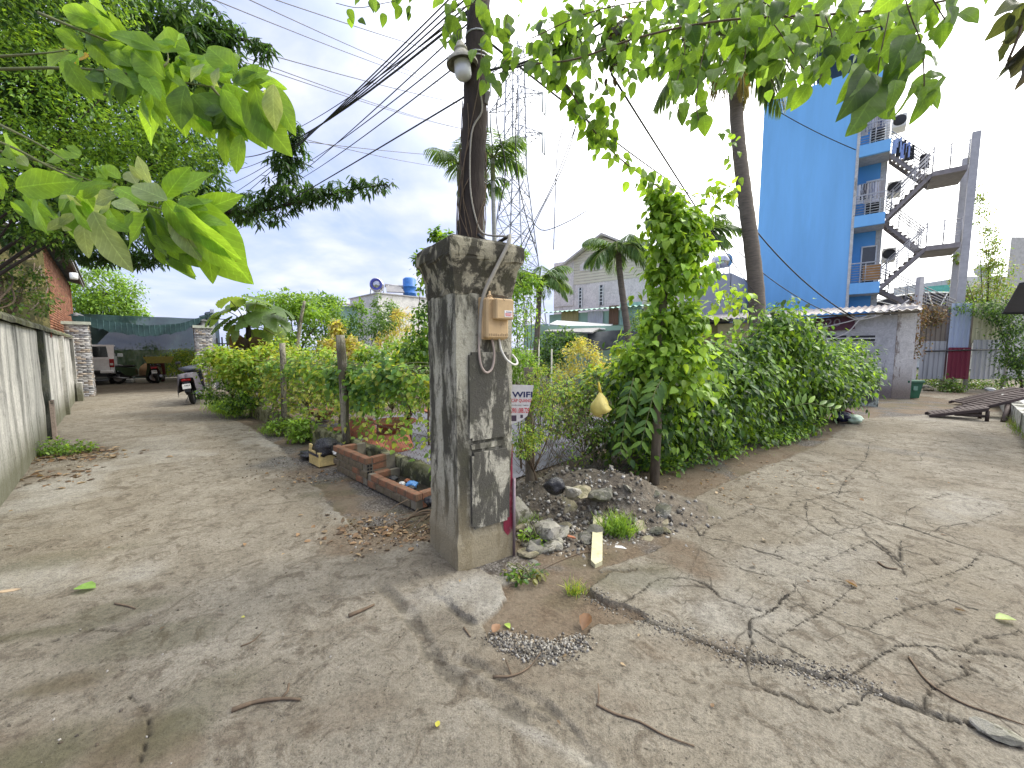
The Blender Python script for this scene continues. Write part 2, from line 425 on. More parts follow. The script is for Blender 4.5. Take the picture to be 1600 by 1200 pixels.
# ---------------------------------------------------------------- ground sheet, dirt and road
CRACKS = [
 (z5((30,240),(130,290),(270,350),(400,390),(520,440),(600,475)), 0.045),
 (z5((600,475),(700,490),(800,515),(880,545),(960,548),(1060,590),(1150,635),(1230,660),(1300,685),(1380,705),(1450,720),(1600,800)), 0.022),
 (z5((600,475),(630,410),(615,370),(620,340),(700,310),(740,265),(780,235),(785,200),(700,185),(600,165),(520,130),(440,90)), 0.014),
 (z5((780,190),(870,195),(1000,215),(1100,222),(1200,215),(1300,190)), 0.010),
 (z5((740,268),(860,325),(960,355),(1020,375),(1110,405),(1170,425)), 0.010),
 (z5((960,548),(1040,500),(1100,460),(1170,425),(1250,430),(1380,450),(1500,455),(1600,475)), 0.013),
 (z5((440,40),(550,65),(640,95),(730,125),(820,155),(1000,215)), 0.008),
 (z5((620,370),(700,420),(760,450),(820,480)), 0.010),
 (z5((290,190),(400,190),(470,215),(510,260),(600,290),(690,310)), 0.010),
 (z5((1050,60),(1120,110),(1160,150),(1185,190)), 0.012),
 (z5((1150,0),(1300,50),(1450,95),(1600,145)), 0.013),
 (z5((1250,440),(1330,500),(1420,520),(1500,560)), 0.009),
 (z5((1320,270),(1400,300),(1440,310)), 0.012),
 (z4((690,590),(760,620),(860,670),(920,710),(960,750),(1030,800),(1085,850)), 0.012),
 (z4((800,590),(900,630),(1000,670),(1100,700),(1200,735),(1330,775),(1450,815),(1600,865)), 0.016),
 (z4((150,675),(220,700),(250,740),(350,765),(450,790),(560,820),(650,850)), 0.012),
 (z4((480,620),(600,640),(700,680),(820,690),(900,720)), 0.012),
 (z4((690,600),(700,690),(780,740),(880,720),(960,735)), 0.010),
 (z4((760,620),(800,660),(830,690)), 0.010), (z4((860,640),(930,680),(1000,670)), 0.010),
 (z4((880,720),(900,680),(960,700),(1050,690)), 0.010), (z4((600,640),(640,600),(720,590),(800,560),(900,550)), 0.010),
 (z4((1085,760),(1090,790),(1130,810),(1200,830),(1240,860)), 0.010), (z4((660,720),(780,740),(900,800)), 0.008),
 (z5((120,300),(200,260),(290,190)), 0.008), (z5((860,325),(900,300),(1000,215)), 0.007), (z5((1020,375),(1100,330),(1180,300),(1290,280),(1330,270)), 0.007), (z5((700,420),(760,380),(860,325)), 0.006), (z5((1230,660),(1260,600),(1330,560),(1420,520)), 0.008), (z5((1060,590),(1000,640),(900,660),(820,640),(720,600),(620,560),(600,475)), 0.008), (z5((1380,450),(1450,400),(1600,380)), 0.008), (z5((820,155),(900,120),(1050,60)), 0.008), (z5((1300,190),(1400,150),(1450,95)), 0.009),
 (z4((900,720),(1000,740),(1090,790),(1085,850)), 0.009), (z4((1100,700),(1110,640),(1180,600),(1300,560)), 0.008), (z4((560,820),(600,760),(700,700)), 0.007), (z4((1200,735),(1260,700),(1400,680),(1500,640)), 0.008), (z4((250,740),(300,690),(400,660),(480,620)), 0.008), (z4((820,580),(860,500),(940,420),(960,350)), 0.010),
 (zp((215,1200),(232,1150),(228,1110),(200,1090)), 0.011),
 (zp((60,1010),(150,985),(200,990),(240,975)), 0.012),
]
def z6(*pts): return [g2(300+a/2.2857, 820+b/2.2857) for a, b in pts]
RUTS = [(z6((680,230),(790,330),(850,450),(930,540),(1050,620),(1180,690),(1300,720),(1400,830),(1450,900)), 0.05),
        (z6((900,290),(1000,350)), 0.03), (z6((940,490),(1040,520),(1150,600),(1280,660),(1380,760)), 0.03)]
POTHOLE = z3((390,850),(400,905),(370,955),(300,1000),(330,1060),(400,1100),(480,1140),(580,1150),(680,1120),(720,1060),(790,1000),(900,990),(1000,975),(900,925),(740,870),(840,790),(960,770),(700,780),(550,780),(450,830))
VERGE = zp((1600,640),(1330,655),(1290,690),(1235,712),(1150,745),(1075,785),(1052,815),(1050,845),(1010,862),(950,886),(915,905),(860,905),(790,900),(717,897),(683,850),(600,838),(560,830),(520,790),(470,735),(440,700),(395,670),(330,640),(330,612),(800,600),(1300,600))
GRAVEL = z3((330,1065),(400,1050),(500,1075),(620,1080),(720,1050),(700,1110),(600,1155),(480,1145),(400,1110))
CORNER = z3((80,845),(200,790),(290,776),(380,830),(402,900),(370,952),(290,1002),(180,935),(110,885))
PLATES = [
 z5((130,165),(290,190),(470,215),(510,260),(600,290),(690,310),(620,340),(615,370),(630,410),(600,475),(520,440),(400,390),(270,350),(130,290),(30,240)),
 z5((290,190),(400,190),(440,90),(520,130),(600,165),(700,185),(785,200),(780,235),(740,265),(690,310),(600,290),(510,260),(470,215)),
 z5((740,268),(860,325),(1020,375),(1170,425),(1100,460),(1040,500),(960,548),(880,545),(800,515),(700,490),(600,475),(630,410),(615,370),(620,340),(700,310)),
 z5((785,200),(870,195),(1000,215),(1200,215),(1300,190),(1600,145),(1600,475),(1500,455),(1380,450),(1250,430),(1170,425),(1020,375),(860,325),(740,268),(780,235)),
 z5((1170,425),(1250,430),(1380,450),(1600,475),(1600,800),(1450,720),(1300,685),(1230,660),(1060,590),(960,548),(1040,500),(1100,460)),
 z5((440,40),(550,65),(640,95),(820,155),(1000,215),(870,195),(785,200),(700,185),(600,165),(520,130),(440,90)),
]
NR, NA = 720, 600
rr = np.exp(np.linspace(math.log(0.55), math.log(34), NR)); aa = np.linspace(R(-84), R(84), NA)
RR, AA = np.meshgrid(rr, aa, indexing='ij')
GX = RR*np.sin(AA); GY = RR*np.cos(AA)-0.15
wob = 0.05
WX = GX+wob*(fbm(GX*5, GY*5, 4, 3)-0.47)*2; WY = GY+wob*(fbm(GX*5, GY*5, 4, 9)-0.47)*2
big = fbm(GX*0.5, GY*0.5, 4, 21); mid = fbm(GX*2.2, GY*2.2, 4, 33); fin = fbm(GX*11, GY*11, 3, 51)
Z = (big-0.47)*0.05+(mid-0.47)*0.018+(fin-0.44)*0.006
Z *= smooth(40, 8, RR)
crack = np.zeros_like(GX)
jx = GX+0.018*(fbm(GX*14, GY*14, 3, 5)-0.44)*2; jy = GY+0.018*(fbm(GX*14, GY*14, 3, 8)-0.44)*2
for line, wd in CRACKS:
    d = pdist(jx, jy, line); wv = wd*(0.35+1.1*vnoise(GX*6, GY*6, 71))*0.52
    crack = np.maximum(crack, 1-smooth(wv*0.25, wv, d))
Z -= crack*0.016
rut = np.zeros_like(GX)
for line, wd in RUTS: rut = np.maximum(rut, 1-smooth(wd*0.2, wd*1.3, pdist(WX, WY, line)))
Z -= rut*0.02*(0.4+fin)
pot = inpoly(WX, WY, POTHOLE).astype(float); verge = inpoly(WX, WY, VERGE).astype(float)
corner = inpoly(GX+0.3*(WX-GX), GY+0.3*(WY-GY), CORNER)
pot[corner] = 0; verge[corner] = 0
grav = inpoly(WX, WY, GRAVEL).astype(float)
dirtm = np.maximum(pot, verge)
Z -= pot*(0.012+0.014*fbm(GX*7, GY*7, 3, 91)); Z -= verge*(1-pot)*0.012
Z += grav*0.02*vnoise(GX*60, GY*60, 15)
plate_id = np.full(GX.shape, -1)
for i, pl in enumerate(PLATES):
    ins = inpoly(GX, GY, pl) & (dirtm < 0.5); plate_id[ins] = i
    cx = np.mean([q[0] for q in pl]); cy = np.mean([q[1] for q in pl])
    Z[ins] += 0.006+0.008*((i*37) % 5)/5+0.008*(GX[ins]-cx)*(1 if i % 2 else -1)+0.006*(GY[ins]-cy)
Z[corner] += 0.010
plate_id[corner] = 9
# stains: dirt, moss, pale cement
BN = [fbm(GX*3+9*k, GY*3, 4, 40+k).astype(np.float32) for k in range(4)]
def blob(px, py, rx, ry, amt=1.0, rot=0.0, seed=0):
    p = G(px, py); q = BN[seed % 4]
    ca, sa = math.cos(rot), math.sin(rot)
    u = (GX-p.x)*ca+(GY-p.y)*sa; v = -(GX-p.x)*sa+(GY-p.y)*ca
    d = np.hypot(u/rx, v/ry)
    return amt*(1-smooth(0.35, 1.1, d+(0.47-q)*1.6))
moss = np.zeros_like(GX); lite = np.zeros_like(GX); stain = np.zeros_like(GX); wet = np.zeros_like(GX)
for a in [(120,1175,0.42,0.2,0.8), (40,1085,0.3,0.10,0.6), (330,1080,0.25,0.1,0.4), (185,955,0.3,0.1,0.5), (90,985,0.5,0.08,0.6), (60,880,0.6,0.15,0.5), (110,865,0.5,0.1,0.4),
          (240,1000,0.5,0.12,0.45), (1010,900,0.5,0.22,0.55), (930,870,0.3,0.12,0.5), (520,770,0.35,0.12,0.5), (900,930,0.2,0.1,0.4), (1085,790,0.15,0.4,0.5), (1250,700,0.6,0.15,0.4)]:
    moss = np.maximum(moss, blob(*a[:5], 0.35, int(a[0])))
for a in [(100,760,1.4,0.5,0.8,2.3), (40,900,0.9,0.3,0.7,0), (440,690,0.5,1.4,0.8,0.8), (560,800,0.3,0.7,0.7,0.8), (735,930,0.35,0.3,0.9,0), (250,700,0.7,1.5,0.45,0.8),
          (1250,880,0.8,0.4,0.35,0), (1150,960,0.5,0.25,0.45,0), (1500,800,0.8,0.3,0.5,0.5), (1450,650,1.2,0.6,0.4,0.6), (1000,905,0.3,0.15,0.7,0), (880,1170,0.4,0.06,0.6,-0.5), (640,770,0.3,0.3,0.6,0)]:
    lite = np.maximum(lite, blob(*a, int(a[1])))
for a in [(110,1175,0.5,0.24,0.95,0.2), (60,1080,0.3,0.1,0.7,0.2), (250,1190,0.2,0.1,0.7,0), (620,830,0.7,0.35,0.95,0), (560,850,0.5,0.2,0.8,0), (470,740,0.3,0.5,0.7,0.7), (850,1060,0.5,0.1,0.35,-0.4), (330,640,1.2,0.8,0.7,0.8), (230,610,3.0,1.5,0.35,0), (130,705,0.55,0.3,0.95,0.2), (60,745,0.3,0.2,0.7,0),
          (1060,860,0.3,0.4,0.9,0.5), (1090,1010,0.3,0.12,0.5,0), (1030,1020,0.25,0.1,0.5,0), (480,1130,0.6,0.1,0.3,0.2), (560,640+330,0.4,0.06,0.4,0.5), (1500,1090,0.5,0.15,0.5,-0.3), (1300,730,0.5,0.2,0.4,0.5), (1480,600+15,2.2,0.7,0.85,0)]:
    stain = np.maximum(stain, blob(*a, int(a[0]+a[1])))
for a in [(1520,655,0.9,0.45,0.9,0.5), (1300,830,0.4,0.15,0.4,0)]: wet = np.maximum(wet, blob(*a, 3))
moss = np.maximum(moss, 0.55*verge*smooth(0.52, 0.66, fbm(GX*1.3, GY*1.3, 4, 77)))
dirtv = np.clip(np.maximum(dirtm*0.98, stain*smooth(0.35, 0.6, mid+0.15*fin+0.08)), 0, 1)
gravv = np.clip(np.maximum(grav, verge*smooth(0.45, 0.6, fbm(GX*2.5, GY*2.5, 4, 61))*0.75), 0, 1)
gravv = np.maximum(gravv, 0.65*np.maximum.reduce([blob(450,720,0.4,0.6,1,0.8,2), blob(600,790,0.3,0.5,1,0.8,2), blob(1400,705,0.3,0.8,0.5,0.8,7)]))
crackv = np.clip(crack*0.93*(1-0.85*dirtm)+0.45*rut*(fin > 0.42), 0, 1)
GV = np.stack([GX.ravel(), GY.ravel(), Z.ravel()], 1)
MK = np.stack([dirtv.ravel(), np.clip(moss, 0, 1).ravel(), crackv.ravel(), np.ones(GX.size)], 1).astype(np.float32)
MK2 = np.stack([np.clip(lite, 0, 1).ravel(), gravv.ravel(), wet.ravel(), np.ones(GX.size)], 1).astype(np.float32)
ii, jj = np.meshgrid(np.arange(NR-1), np.arange(NA-1), indexing='ij')
base = (ii*NA+jj).ravel(); GF = np.stack([base, base+1, base+NA+1, base+NA], 1)[:, ::-1]
pid = plate_id[:-1, :-1].ravel(); dm = (dirtm[:-1, :-1].ravel() > 0.5)
def ground_part(name, sel, parent=None, kind='structure'):
    f = GF[sel]; used, inv = np.unique(f, return_inverse=True)
    me = np_mesh(name, GV[used], inv.reshape(f.shape), smooth=True)
    for an, arr in (('mk', MK), ('mk2', MK2)):
        a = me.color_attributes.new(an, 'FLOAT_COLOR', 'POINT'); a.data.foreach_set('color', np.ascontiguousarray(arr[used]).ravel())
    o = link_mesh(name, me, M_ground, parent)
    if kind and parent is None: o['kind'] = kind
    WL[o] = Vector((0,0,0))
    return o
road = ground_part('road', (pid < 0) & ~dm)
dirt = ground_part('dirt_ground', (pid < 0) & dm)
for i in list(range(len(PLATES)))+[9]:
    if ((pid == i)).sum() > 20: ground_part('concrete_slab', pid == i, road)
# the land beyond: one sheet to the horizon
gm = MB(); gm.quad((-900,-300,-0.09), (900,-300,-0.09), (900,1500,-0.09), (-900,1500,-0.09))
land = gm.build('ground', simple('earth_and_grass', (0.13, 0.115, 0.07), 0.95, var=0.5, sc=0.35, bmp=0.02, dirt=(0.06, 0.085, 0.025), dirt_amt=0.9)); land['kind'] = 'structure'
def ground_z(x, y):
    r = math.hypot(x, y+0.15); a = math.atan2(x, y+0.15)
    i = (math.log(max(r, 0.56))-math.log(0.55))/(math.log(34)-math.log(0.55))*(NR-1); j = (a+R(84))/R(168)*(NA-1)
    i = int(min(max(i, 0), NR-1)); j = int(min(max(j, 0), NA-1))
    return float(Z[i, j])

# ---------------------------------------------------------------- stained plaster and other shared materials
def stained(name, base, dark=(0.035, 0.034, 0.028), amt=0.5, sc=2.2, streak=0.25, moss=0.0, base2=None, seed=0.0, zlow=None, bmp=0.01, soft=0.07):
    """old lime-washed plaster: vertical black algae streaks, peeled patches, moss"""
    m, t, p, out = node_mat(name)
    g = coords(t, (1, 1, 1), 'Position'); off = nn(t, 'ShaderNodeVectorMath', {0: g, 1: (seed, seed*0.7, seed*0.3)}, operation='ADD').outputs[0]
    st = nn(t, 'ShaderNodeMapping', {'Vector': off, 'Scale': (1, 1, streak)}).outputs[0]
    a = noise(t, st, sc, 8, 0.68, 0.4); b = noise(t, off, sc*2.3, 8, 0.72, 0.8); f = noise(t, off, sc*16, 5, 0.7)
    b2 = base2 or tuple(q*0.72 for q in base)
    c = ramp(t, b, [(0.3, b2), (0.6, base)])
    c = mixc(t, ramp(t, a, [(0.64-0.28*amt, 0.0), (0.64+soft-0.28*amt, 0.92)]), c, dark)
    mixd = math_(t, 'ADD', math_(t, 'MULTIPLY', a, 0.5), math_(t, 'MULTIPLY', b, 0.5))
    c = mixc(t, ramp(t, mixd, [(0.60-0.16*amt, 0.0), (0.60+soft*0.5-0.16*amt, 0.75)]), c, tuple(q*1.6 for q in dark))
    if moss: c = mixc(t, math_(t, 'MULTIPLY', ramp(t, noise(t, off, sc*0.9, 6, 0.7), [(0.45, 0.0), (0.62, 1.0)]), moss), c, (0.12, 0.125, 0.045))
    if zlow is not None:
        z = nn(t, 'ShaderNodeSeparateXYZ', {0: g}).outputs[2]
        zz = math_(t, 'ADD', z, math_(t, 'MULTIPLY', b, -0.35))
        c = mixc(t, ramp(t, math_(t, 'DIVIDE', zz, zlow[0]), [(0.0, 0.85), (1.0, 0.0)]), c, zlow[1])
    c = mixc(t, 1.0, c, ramp(t, f, [(0.3, 0.78), (0.6, 1.05), (0.8, 1.2)]), 'MULTIPLY')
    t.links.new(c, p.inputs['Base Color']); p.inputs['Roughness'].default_value = 0.92; p.inputs['Specular IOR Level'].default_value = 0.25
    bb = bump(t, p, b, bmp*2, 0.5); bump(t, p, f, bmp, 0.7, bb)
    return m
M_pillar = stained('mouldy_pillar_plaster', (0.50, 0.475, 0.385), (0.045, 0.042, 0.033), 0.60, 5.5, 0.24, 0.15, (0.34, 0.32, 0.25), 3.0, (0.5, (0.26, 0.215, 0.135)), soft=0.10)
M_cap = stained('mouldy_cap_plaster', (0.42, 0.38, 0.28), (0.04, 0.036, 0.028), 0.68, 7.0, 0.7, 0.15, (0.22, 0.2, 0.15), 8.0)
M_panel = stained('black_mould_panel', (0.52, 0.49, 0.40), (0.055, 0.052, 0.044), 0.74, 7.0, 0.35, 0.1, (0.24, 0.23, 0.19), 14.0)
M_wallL = stained('streaked_whitewash', (0.66, 0.64, 0.59), (0.05, 0.05, 0.045), 0.58, 2.2, 0.07, 0.06, (0.42, 0.41, 0.38), 21.0, (0.45, (0.11, 0.11, 0.06)), soft=0.22)
M_cope = stained('mossy_coping', (0.2, 0.2, 0.14), (0.04, 0.04, 0.03), 0.6, 4, 0.6, 0.8, None, 5.0)
M_pilaster = stained('dark_wet_pilaster', (0.16, 0.16, 0.14), (0.03, 0.035, 0.03), 0.6, 4, 0.2, 0.3, (0.09, 0.095, 0.085), 15.0)
M_curb = stained('mossy_curb', (0.30, 0.29, 0.18), (0.035, 0.035, 0.022), 0.6, 4.5, 0.7, 0.8, (0.2, 0.2, 0.11), 2.0)
M_post = stained('weathered_post', (0.36, 0.33, 0.26), (0.06, 0.05, 0.04), 0.6, 7.0, 0.2, 0.3, None, 31.0)
M_bark = simple('dark_bark', (0.042, 0.031, 0.026), 0.9, var=0.5, sc=9, bmp=0.02, stretch=(1,1,0.25))
M_bark2 = simple('grey_brown_bark', (0.16, 0.135, 0.10), 0.9, var=0.4, sc=10, bmp=0.015, stretch=(1,1,0.4))
M_stem = simple('green_stem', (0.14, 0.15, 0.06), 0.7, var=0.3, sc=15)
M_twig = simple('dry_twig', (0.12, 0.085, 0.055), 0.85, var=0.35, sc=20)
M_cable = plain('black_cable', (0.014, 0.014, 0.016), 0.6)
M_wire = plain('thin_grey_wire', (0.09, 0.09, 0.10), 0.5)
M_steel = simple('galvanised_steel', (0.42, 0.43, 0.44), 0.45, 0.6, var=0.2, sc=8, dirt=(0.2, 0.13, 0.08), dirt_amt=0.25)
M_rust = simple('rusty_wire', (0.17, 0.13, 0.10), 0.75, 0.3, var=0.35, sc=30)
M_dark = plain('black_plastic', (0.012, 0.012, 0.014), 0.4)
M_white = plain('white_plastic', (0.75, 0.75, 0.73), 0.45)

def brick_mesh(size, holes=False):
    m = MB(); m.cbox((0,0,0), size, 0.006)
    return m.mesh('brick')

# ---------------------------------------------------------------- the corner pillar
PA = R(34); PR = Vector((math.cos(PA), math.sin(PA), 0)); PLd = Vector((-math.sin(PA), math.cos(PA), 0))
PF = G(717, 894); PWR, PWL = 0.46, 0.49
PH = 2.12
pil = empty('gate_pillar', PF + (PR*PWR+PLd*PWL)/2, 'tall square concrete corner pillar streaked with black mould, flared cap', 'pillar')
def ring(inset, z, wob=0.0):
    o = PF + Vector((0,0,z)); i = inset
    return [o+PR*i+PLd*i, o+PR*(PWR-i)+PLd*i, o+PR*(PWR-i)+PLd*(PWL-i), o+PR*i+PLd*(PWL-i)]
def sq_loft(rings, nseg=6, jit=0.0, seed=1):
    """square rings subdivided along each side, slightly uneven"""
    rn = random.Random(seed); m = MB(); allr = []
    for rg in rings:
        pts = []
        for k in range(4):
            a, b = rg[k], rg[(k+1) % 4]
            for j in range(nseg):
                p = a.lerp(b, j/nseg)
                pts.append(p + Vector((rn.uniform(-jit, jit), rn.uniform(-jit, jit), rn.uniform(-jit, jit))))
        allr.append(pts)
    n = len(allr[0]); vs = [p for r_ in allr for p in r_]
    fs = [(i*n+k, i*n+(k+1) % n, (i+1)*n+(k+1) % n, (i+1)*n+k) for i in range(len(allr)-1) for k in range(n)]
    fs += [[k for k in range(n)][::-1], [(len(allr)-1)*n+k for k in range(n)]]
    return m.add(vs, fs)
zs = np.linspace(-0.05, PH, 26)
sq_loft([ring(-0.012 if z < 0.28 else 0.0, z) for z in zs], 6, 0.0035, 2).build('shaft', M_pillar, pil)
capz = [(0.0, PH-0.14), (-0.005, PH-0.10), (-0.012, PH-0.02), (-0.030, PH+0.05), (-0.048, PH+0.09), (-0.055, PH+0.105), (-0.062, PH+0.12), (-0.064, PH+0.17), (-0.058, PH+0.215), (-0.03, PH+0.235), (0.06, PH+0.262), (0.16, PH+0.285)]
sq_loft([ring(i-0.004, z) for i, z in capz], 7, 0.006, 3).build('cap', M_cap, pil)
# raised panels on the face towards the right-hand lane (and the road side)
def face_panel(u0, u1, z0, z1, th, name, mat, notch=0.02):
    o = PF + PR*u0 - PLd*th + Vector((0,0,z0)); m = MB()
    d = PR*(u1-u0); h = UP*(z1-z0); q = notch
    poly = [o+PR*q, o+d-PR*q, o+d-PR*q+UP*q, o+d+UP*q, o+d+h-UP*q, o+d+h-UP*q-PR*q, o+d+h-PR*q, o+h+PR*q, o+h+PR*q-UP*q, o+h-UP*q, o+UP*q, o+UP*q+PR*q]
    m.prism(poly, PLd*(th+0.01)); return m.build(name, mat, pil)
face_panel(0.10, 0.42, 0.30, 0.86, 0.028, 'panel', M_panel)
face_panel(0.09, 0.42, 0.95, 1.58, 0.022, 'panel', M_panel)
face_panel(0.105, 0.40, 0.884, 0.925, 0.016, 'ledge', M_pillar, 0.006)
# red paint splash on the right-hand edge
M_redp = simple('red_spray_paint', (0.16, 0.012, 0.03), 0.7, var=0.4, sc=12, dirt=(0.25, 0.2, 0.16), dirt_amt=0.45)
rp = MB(); rr_ = random.Random(5)
def splash(pts):
    o = PF + PR*PWR - PLd*0.0165
    rp.add([o + PR*(-u) + UP*z for u, z in pts], [list(range(len(pts)))])
splash([(0.004,0.20),(0.05,0.17),(0.085,0.22),(0.09,0.28),(0.06,0.36),(0.045,0.42),(0.028,0.52),(0.022,0.7),(0.014,0.82),(0.004,0.9)])
rp.build('paint_splash', M_redp, pil)

# ---------------------------------------------------------------- meter box, conduit, cable loops
def onface(u, z, out): return PF + PR*u - PLd*out + UP*z
mbx = empty('meter_box', onface(0.27, 1.66, 0.0), 'beige electric meter box with small sticker, fixed high on the pillar', 'meter box')
M_beige = simple('sun_faded_beige', (0.52, 0.36, 0.19), 0.6, var=0.15, sc=7, dirt=(0.14, 0.08, 0.045), dirt_amt=0.3)
FR = Matrix(((PR.x, -PLd.x, 0), (PR.y, -PLd.y, 0), (0, 0, 1)))   # columns: along the face, out of the face, up
def fb(m, u0, u1, o0, o1, z0, z1, bev=0.006): m.cbox(onface((u0+u1)/2, (z0+z1)/2, (o0+o1)/2), (u1-u0, o1-o0, z1-z0), bev, rot=FR); return m
fb(MB(), 0.185, 0.365, 0.0, 0.105, 1.675, 1.955, 0.012).build('case', M_beige, mbx)
fb(MB(), 0.175, 0.372, -0.004, 0.05, 1.668, 1.962, 0.006).build('back_plate', M_beige, mbx)
mc = fb(MB(), 0.225, 0.368, 0.10, 0.165, 1.805, 1.945, 0.008).build('meter_cover', M_beige, mbx)
st = fb(MB(), 0.288, 0.352, 0.165, 0.1672, 1.822, 1.866, 0.0005).build('sticker', plain('paper_white', (0.78,0.76,0.76), 0.5), mbx)
M_redink = plain('red_ink', (0.55,0.05,0.06), 0.6); M_blueink = plain('dark_blue_ink', (0.015,0.02,0.10), 0.6); M_blackink = plain('black_ink', (0.02,0.02,0.025), 0.6)
q = MB()
for k, (a, b, z) in enumerate([(0.293, 0.347, 1.845), (0.293, 0.345, 1.837), (0.296, 0.340, 1.830)]): fb(q, a, b, 0.1672, 0.168, z-0.0022, z+0.0022, 0.0002)
q.build('print', M_redink, mbx)
q = MB(); fb(q, 0.300, 0.345, 0.1672, 0.168, 1.853, 1.858, 0.0002); q.build('print', M_blueink, mbx)
q = MB(); rn = random.Random(3)
for k in range(11): fb(q, 0.20+k*0.0145, 0.208+k*0.0145, 0.105, 0.1065, 1.692, 1.706+rn.uniform(0, 0.006), 0.0003)
q.build('embossed_marks', simple('embossed_beige', (0.24, 0.165, 0.09), 0.7), mbx)
pt = MB(); pt.lathe(onface(0.235, 1.955, 0.055), [(0.02,0),(0.02,0.02),(0.008,0.03),(0.006,0.05),(0.0,0.052)], 8); pt.build('top_cap', M_beige, mbx)
q = MB(); rn = random.Random(8)
for k in range(7):
    a = onface(0.19+rn.uniform(0,0.1), 1.965, 0.05+rn.uniform(0,0.05)); q.tube([a, a+PR*rn.uniform(-0.03,0.05)-PLd*0.06+UP*0.004, a+PR*rn.uniform(0.0,0.09)-PLd*0.11-UP*rn.uniform(0.01,0.05)], 0.0015, 4)
tw = q.build('dead_tendrils', M_twig, mbx)
M_conduit = simple('dusty_grey_conduit', (0.30, 0.275, 0.23), 0.7, var=0.25, sc=14)
cd = MB(); cd.tube(smooth_path([onface(0.17, 1.62, 0.03), onface(0.172, 1.8, 0.035), onface(0.195, 1.98, 0.045), onface(0.27, 2.15, 0.075), onface(0.36, 2.33, 0.10), onface(0.395, 2.405, 0.07)]), 0.0135, 8)
o = cd.build('conduit_pipe', M_conduit); tag(o, 'dusty grey conduit pipe slanting up the pillar face beside the meter box', 'pipe')
lp = MB(); lp.tube(smooth_path([onface(0.166, 1.72, 0.03), onface(0.160, 1.58, 0.035), onface(0.175, 1.48, 0.04), onface(0.215, 1.435, 0.045), onface(0.262, 1.47, 0.045), onface(0.275, 1.57, 0.05), onface(0.255, 1.68, 0.05)]), 0.0085, 7)
o = lp.build('cable_loop', simple('dirty_pinkish_cable', (0.36, 0.29, 0.25), 0.6)); tag(o, 'dirty loop of cable hanging below the left side of the meter box', 'cable')
lp = MB(); lp.tube(smooth_path([onface(0.315, 1.69, 0.05), onface(0.33, 1.60, 0.055), onface(0.37, 1.53, 0.06), onface(0.425, 1.49, 0.07), onface(0.468, 1.495, 0.06), onface(0.475, 1.53, 0.03), onface(0.462, 1.56, 0.0)]), 0.0085, 7)
o = lp.build('cable_loop', simple('pale_cable', (0.62, 0.60, 0.55), 0.55)); tag(o, 'pale cable curving from the meter box round the pillar edge', 'cable')
# metal rod standing at the pillar's right-hand foot
rd = MB(); b0 = G(803, 868); rd.tube([b0+UP*-0.02, b0+Vector((0.002,0,0.62))], 0.0115, 8)
rdm = simple('purple_grey_rod', (0.22, 0.17, 0.19), 0.45, 0.5, var=0.25, sc=12)
o = rd.build('metal_rod', rdm, base=b0); tag(o, 'thin upright metal rod standing at the foot of the pillar', 'rod')

# ---------------------------------------------------------------- wooden pole, lamp
pb = PF + PR*0.32 + PLd*0.30; pb.z = PH+0.24
POLE_Y = 3.35
p0 = YP(734, 385, POLE_Y); p1 = YP(746, 60, POLE_Y); top = p0.lerp(p1, 2.2)
pole_base = Vector((p0.x-(p1.x-p0.x)*0.05, POLE_Y, PH+0.2))
pole = empty('utility_pole', pole_base, 'dark ringed wooden utility pole rising behind the pillar cap', 'pole')
q = MB(); path = []; rad = []
for i in range(60):
    t_ = i/59; p = pole_base.lerp(top, t_); path.append(p); rad.append((0.108-0.036*t_)*(1+0.035*math.sin(i*2.1)+0.02*random.uniform(-1,1)))
q.tube(path, rad, 18); q.build('trunk', M_bark, pole)
q = MB()
for k in range(16):
    pts = []; a0 = random.uniform(0, 6.28); z0 = random.uniform(0, 0.1); ln = random.uniform(0.5, 1.6)
    for i in range(9):
        t_ = i/8; zz = z0+ln*t_; tt = zz/(top.z-pole_base.z); pp = pole_base.lerp(top, tt); a = a0+0.5*math.sin(t_*5+k); r_ = 0.113-0.036*tt+0.012*random.random()
        pts.append(pp+Vector((math.cos(a)*r_, math.sin(a)*r_, 0)))
    q.tube(pts, 0.0035, 4)
q.build('dry_vines', M_twig, pole)
def polept(py, dx=0.0, dy=-0.112):
    p = YP(735+(385-py)*0.037, py, POLE_Y); return p+Vector((dx, dy, 0))
q = MB(); q.tube(smooth_path([polept(160,0.05), polept(185,0.06,-0.09), polept(220,-0.01,-0.112), polept(300,-0.005,-0.118), polept(350,0.05,-0.1), polept(372,0.12,-0.12), onface(0.39,2.40,0.05)]), 0.007, 6)
q.build('grey_cable', M_conduit, pole)
q = MB(); q.tube(smooth_path([polept(372,0.07), polept(382,0.13,-0.12), polept(392,0.2,-0.2), onface(0.40,2.405,0.06)]), 0.013, 7); q.build('black_conduit', M_cable, pole)
q = MB(); q.box(polept(157,0.09,-0.03), (0.035,0.03,0.09), rot=Matrix.Rotation(0.3,3,'Y')); q.build('splice_case', simple('weathered_grey_case',(0.22,0.2,0.18),0.6), pole)
q = MB(); a = polept(112,0.06,0); q.tube([a, a+Vector((0.16,0,0.04))], 0.009, 6); q.build('bracket', M_cable, pole)
for py in (60, 92, 98):
    c_ = polept(py, 0, 0); MB().lathe(c_-UP*0.006, [(0.098,0),(0.102,0.003),(0.102,0.009),(0.098,0.012)], 18).build('band', M_steel, pole)

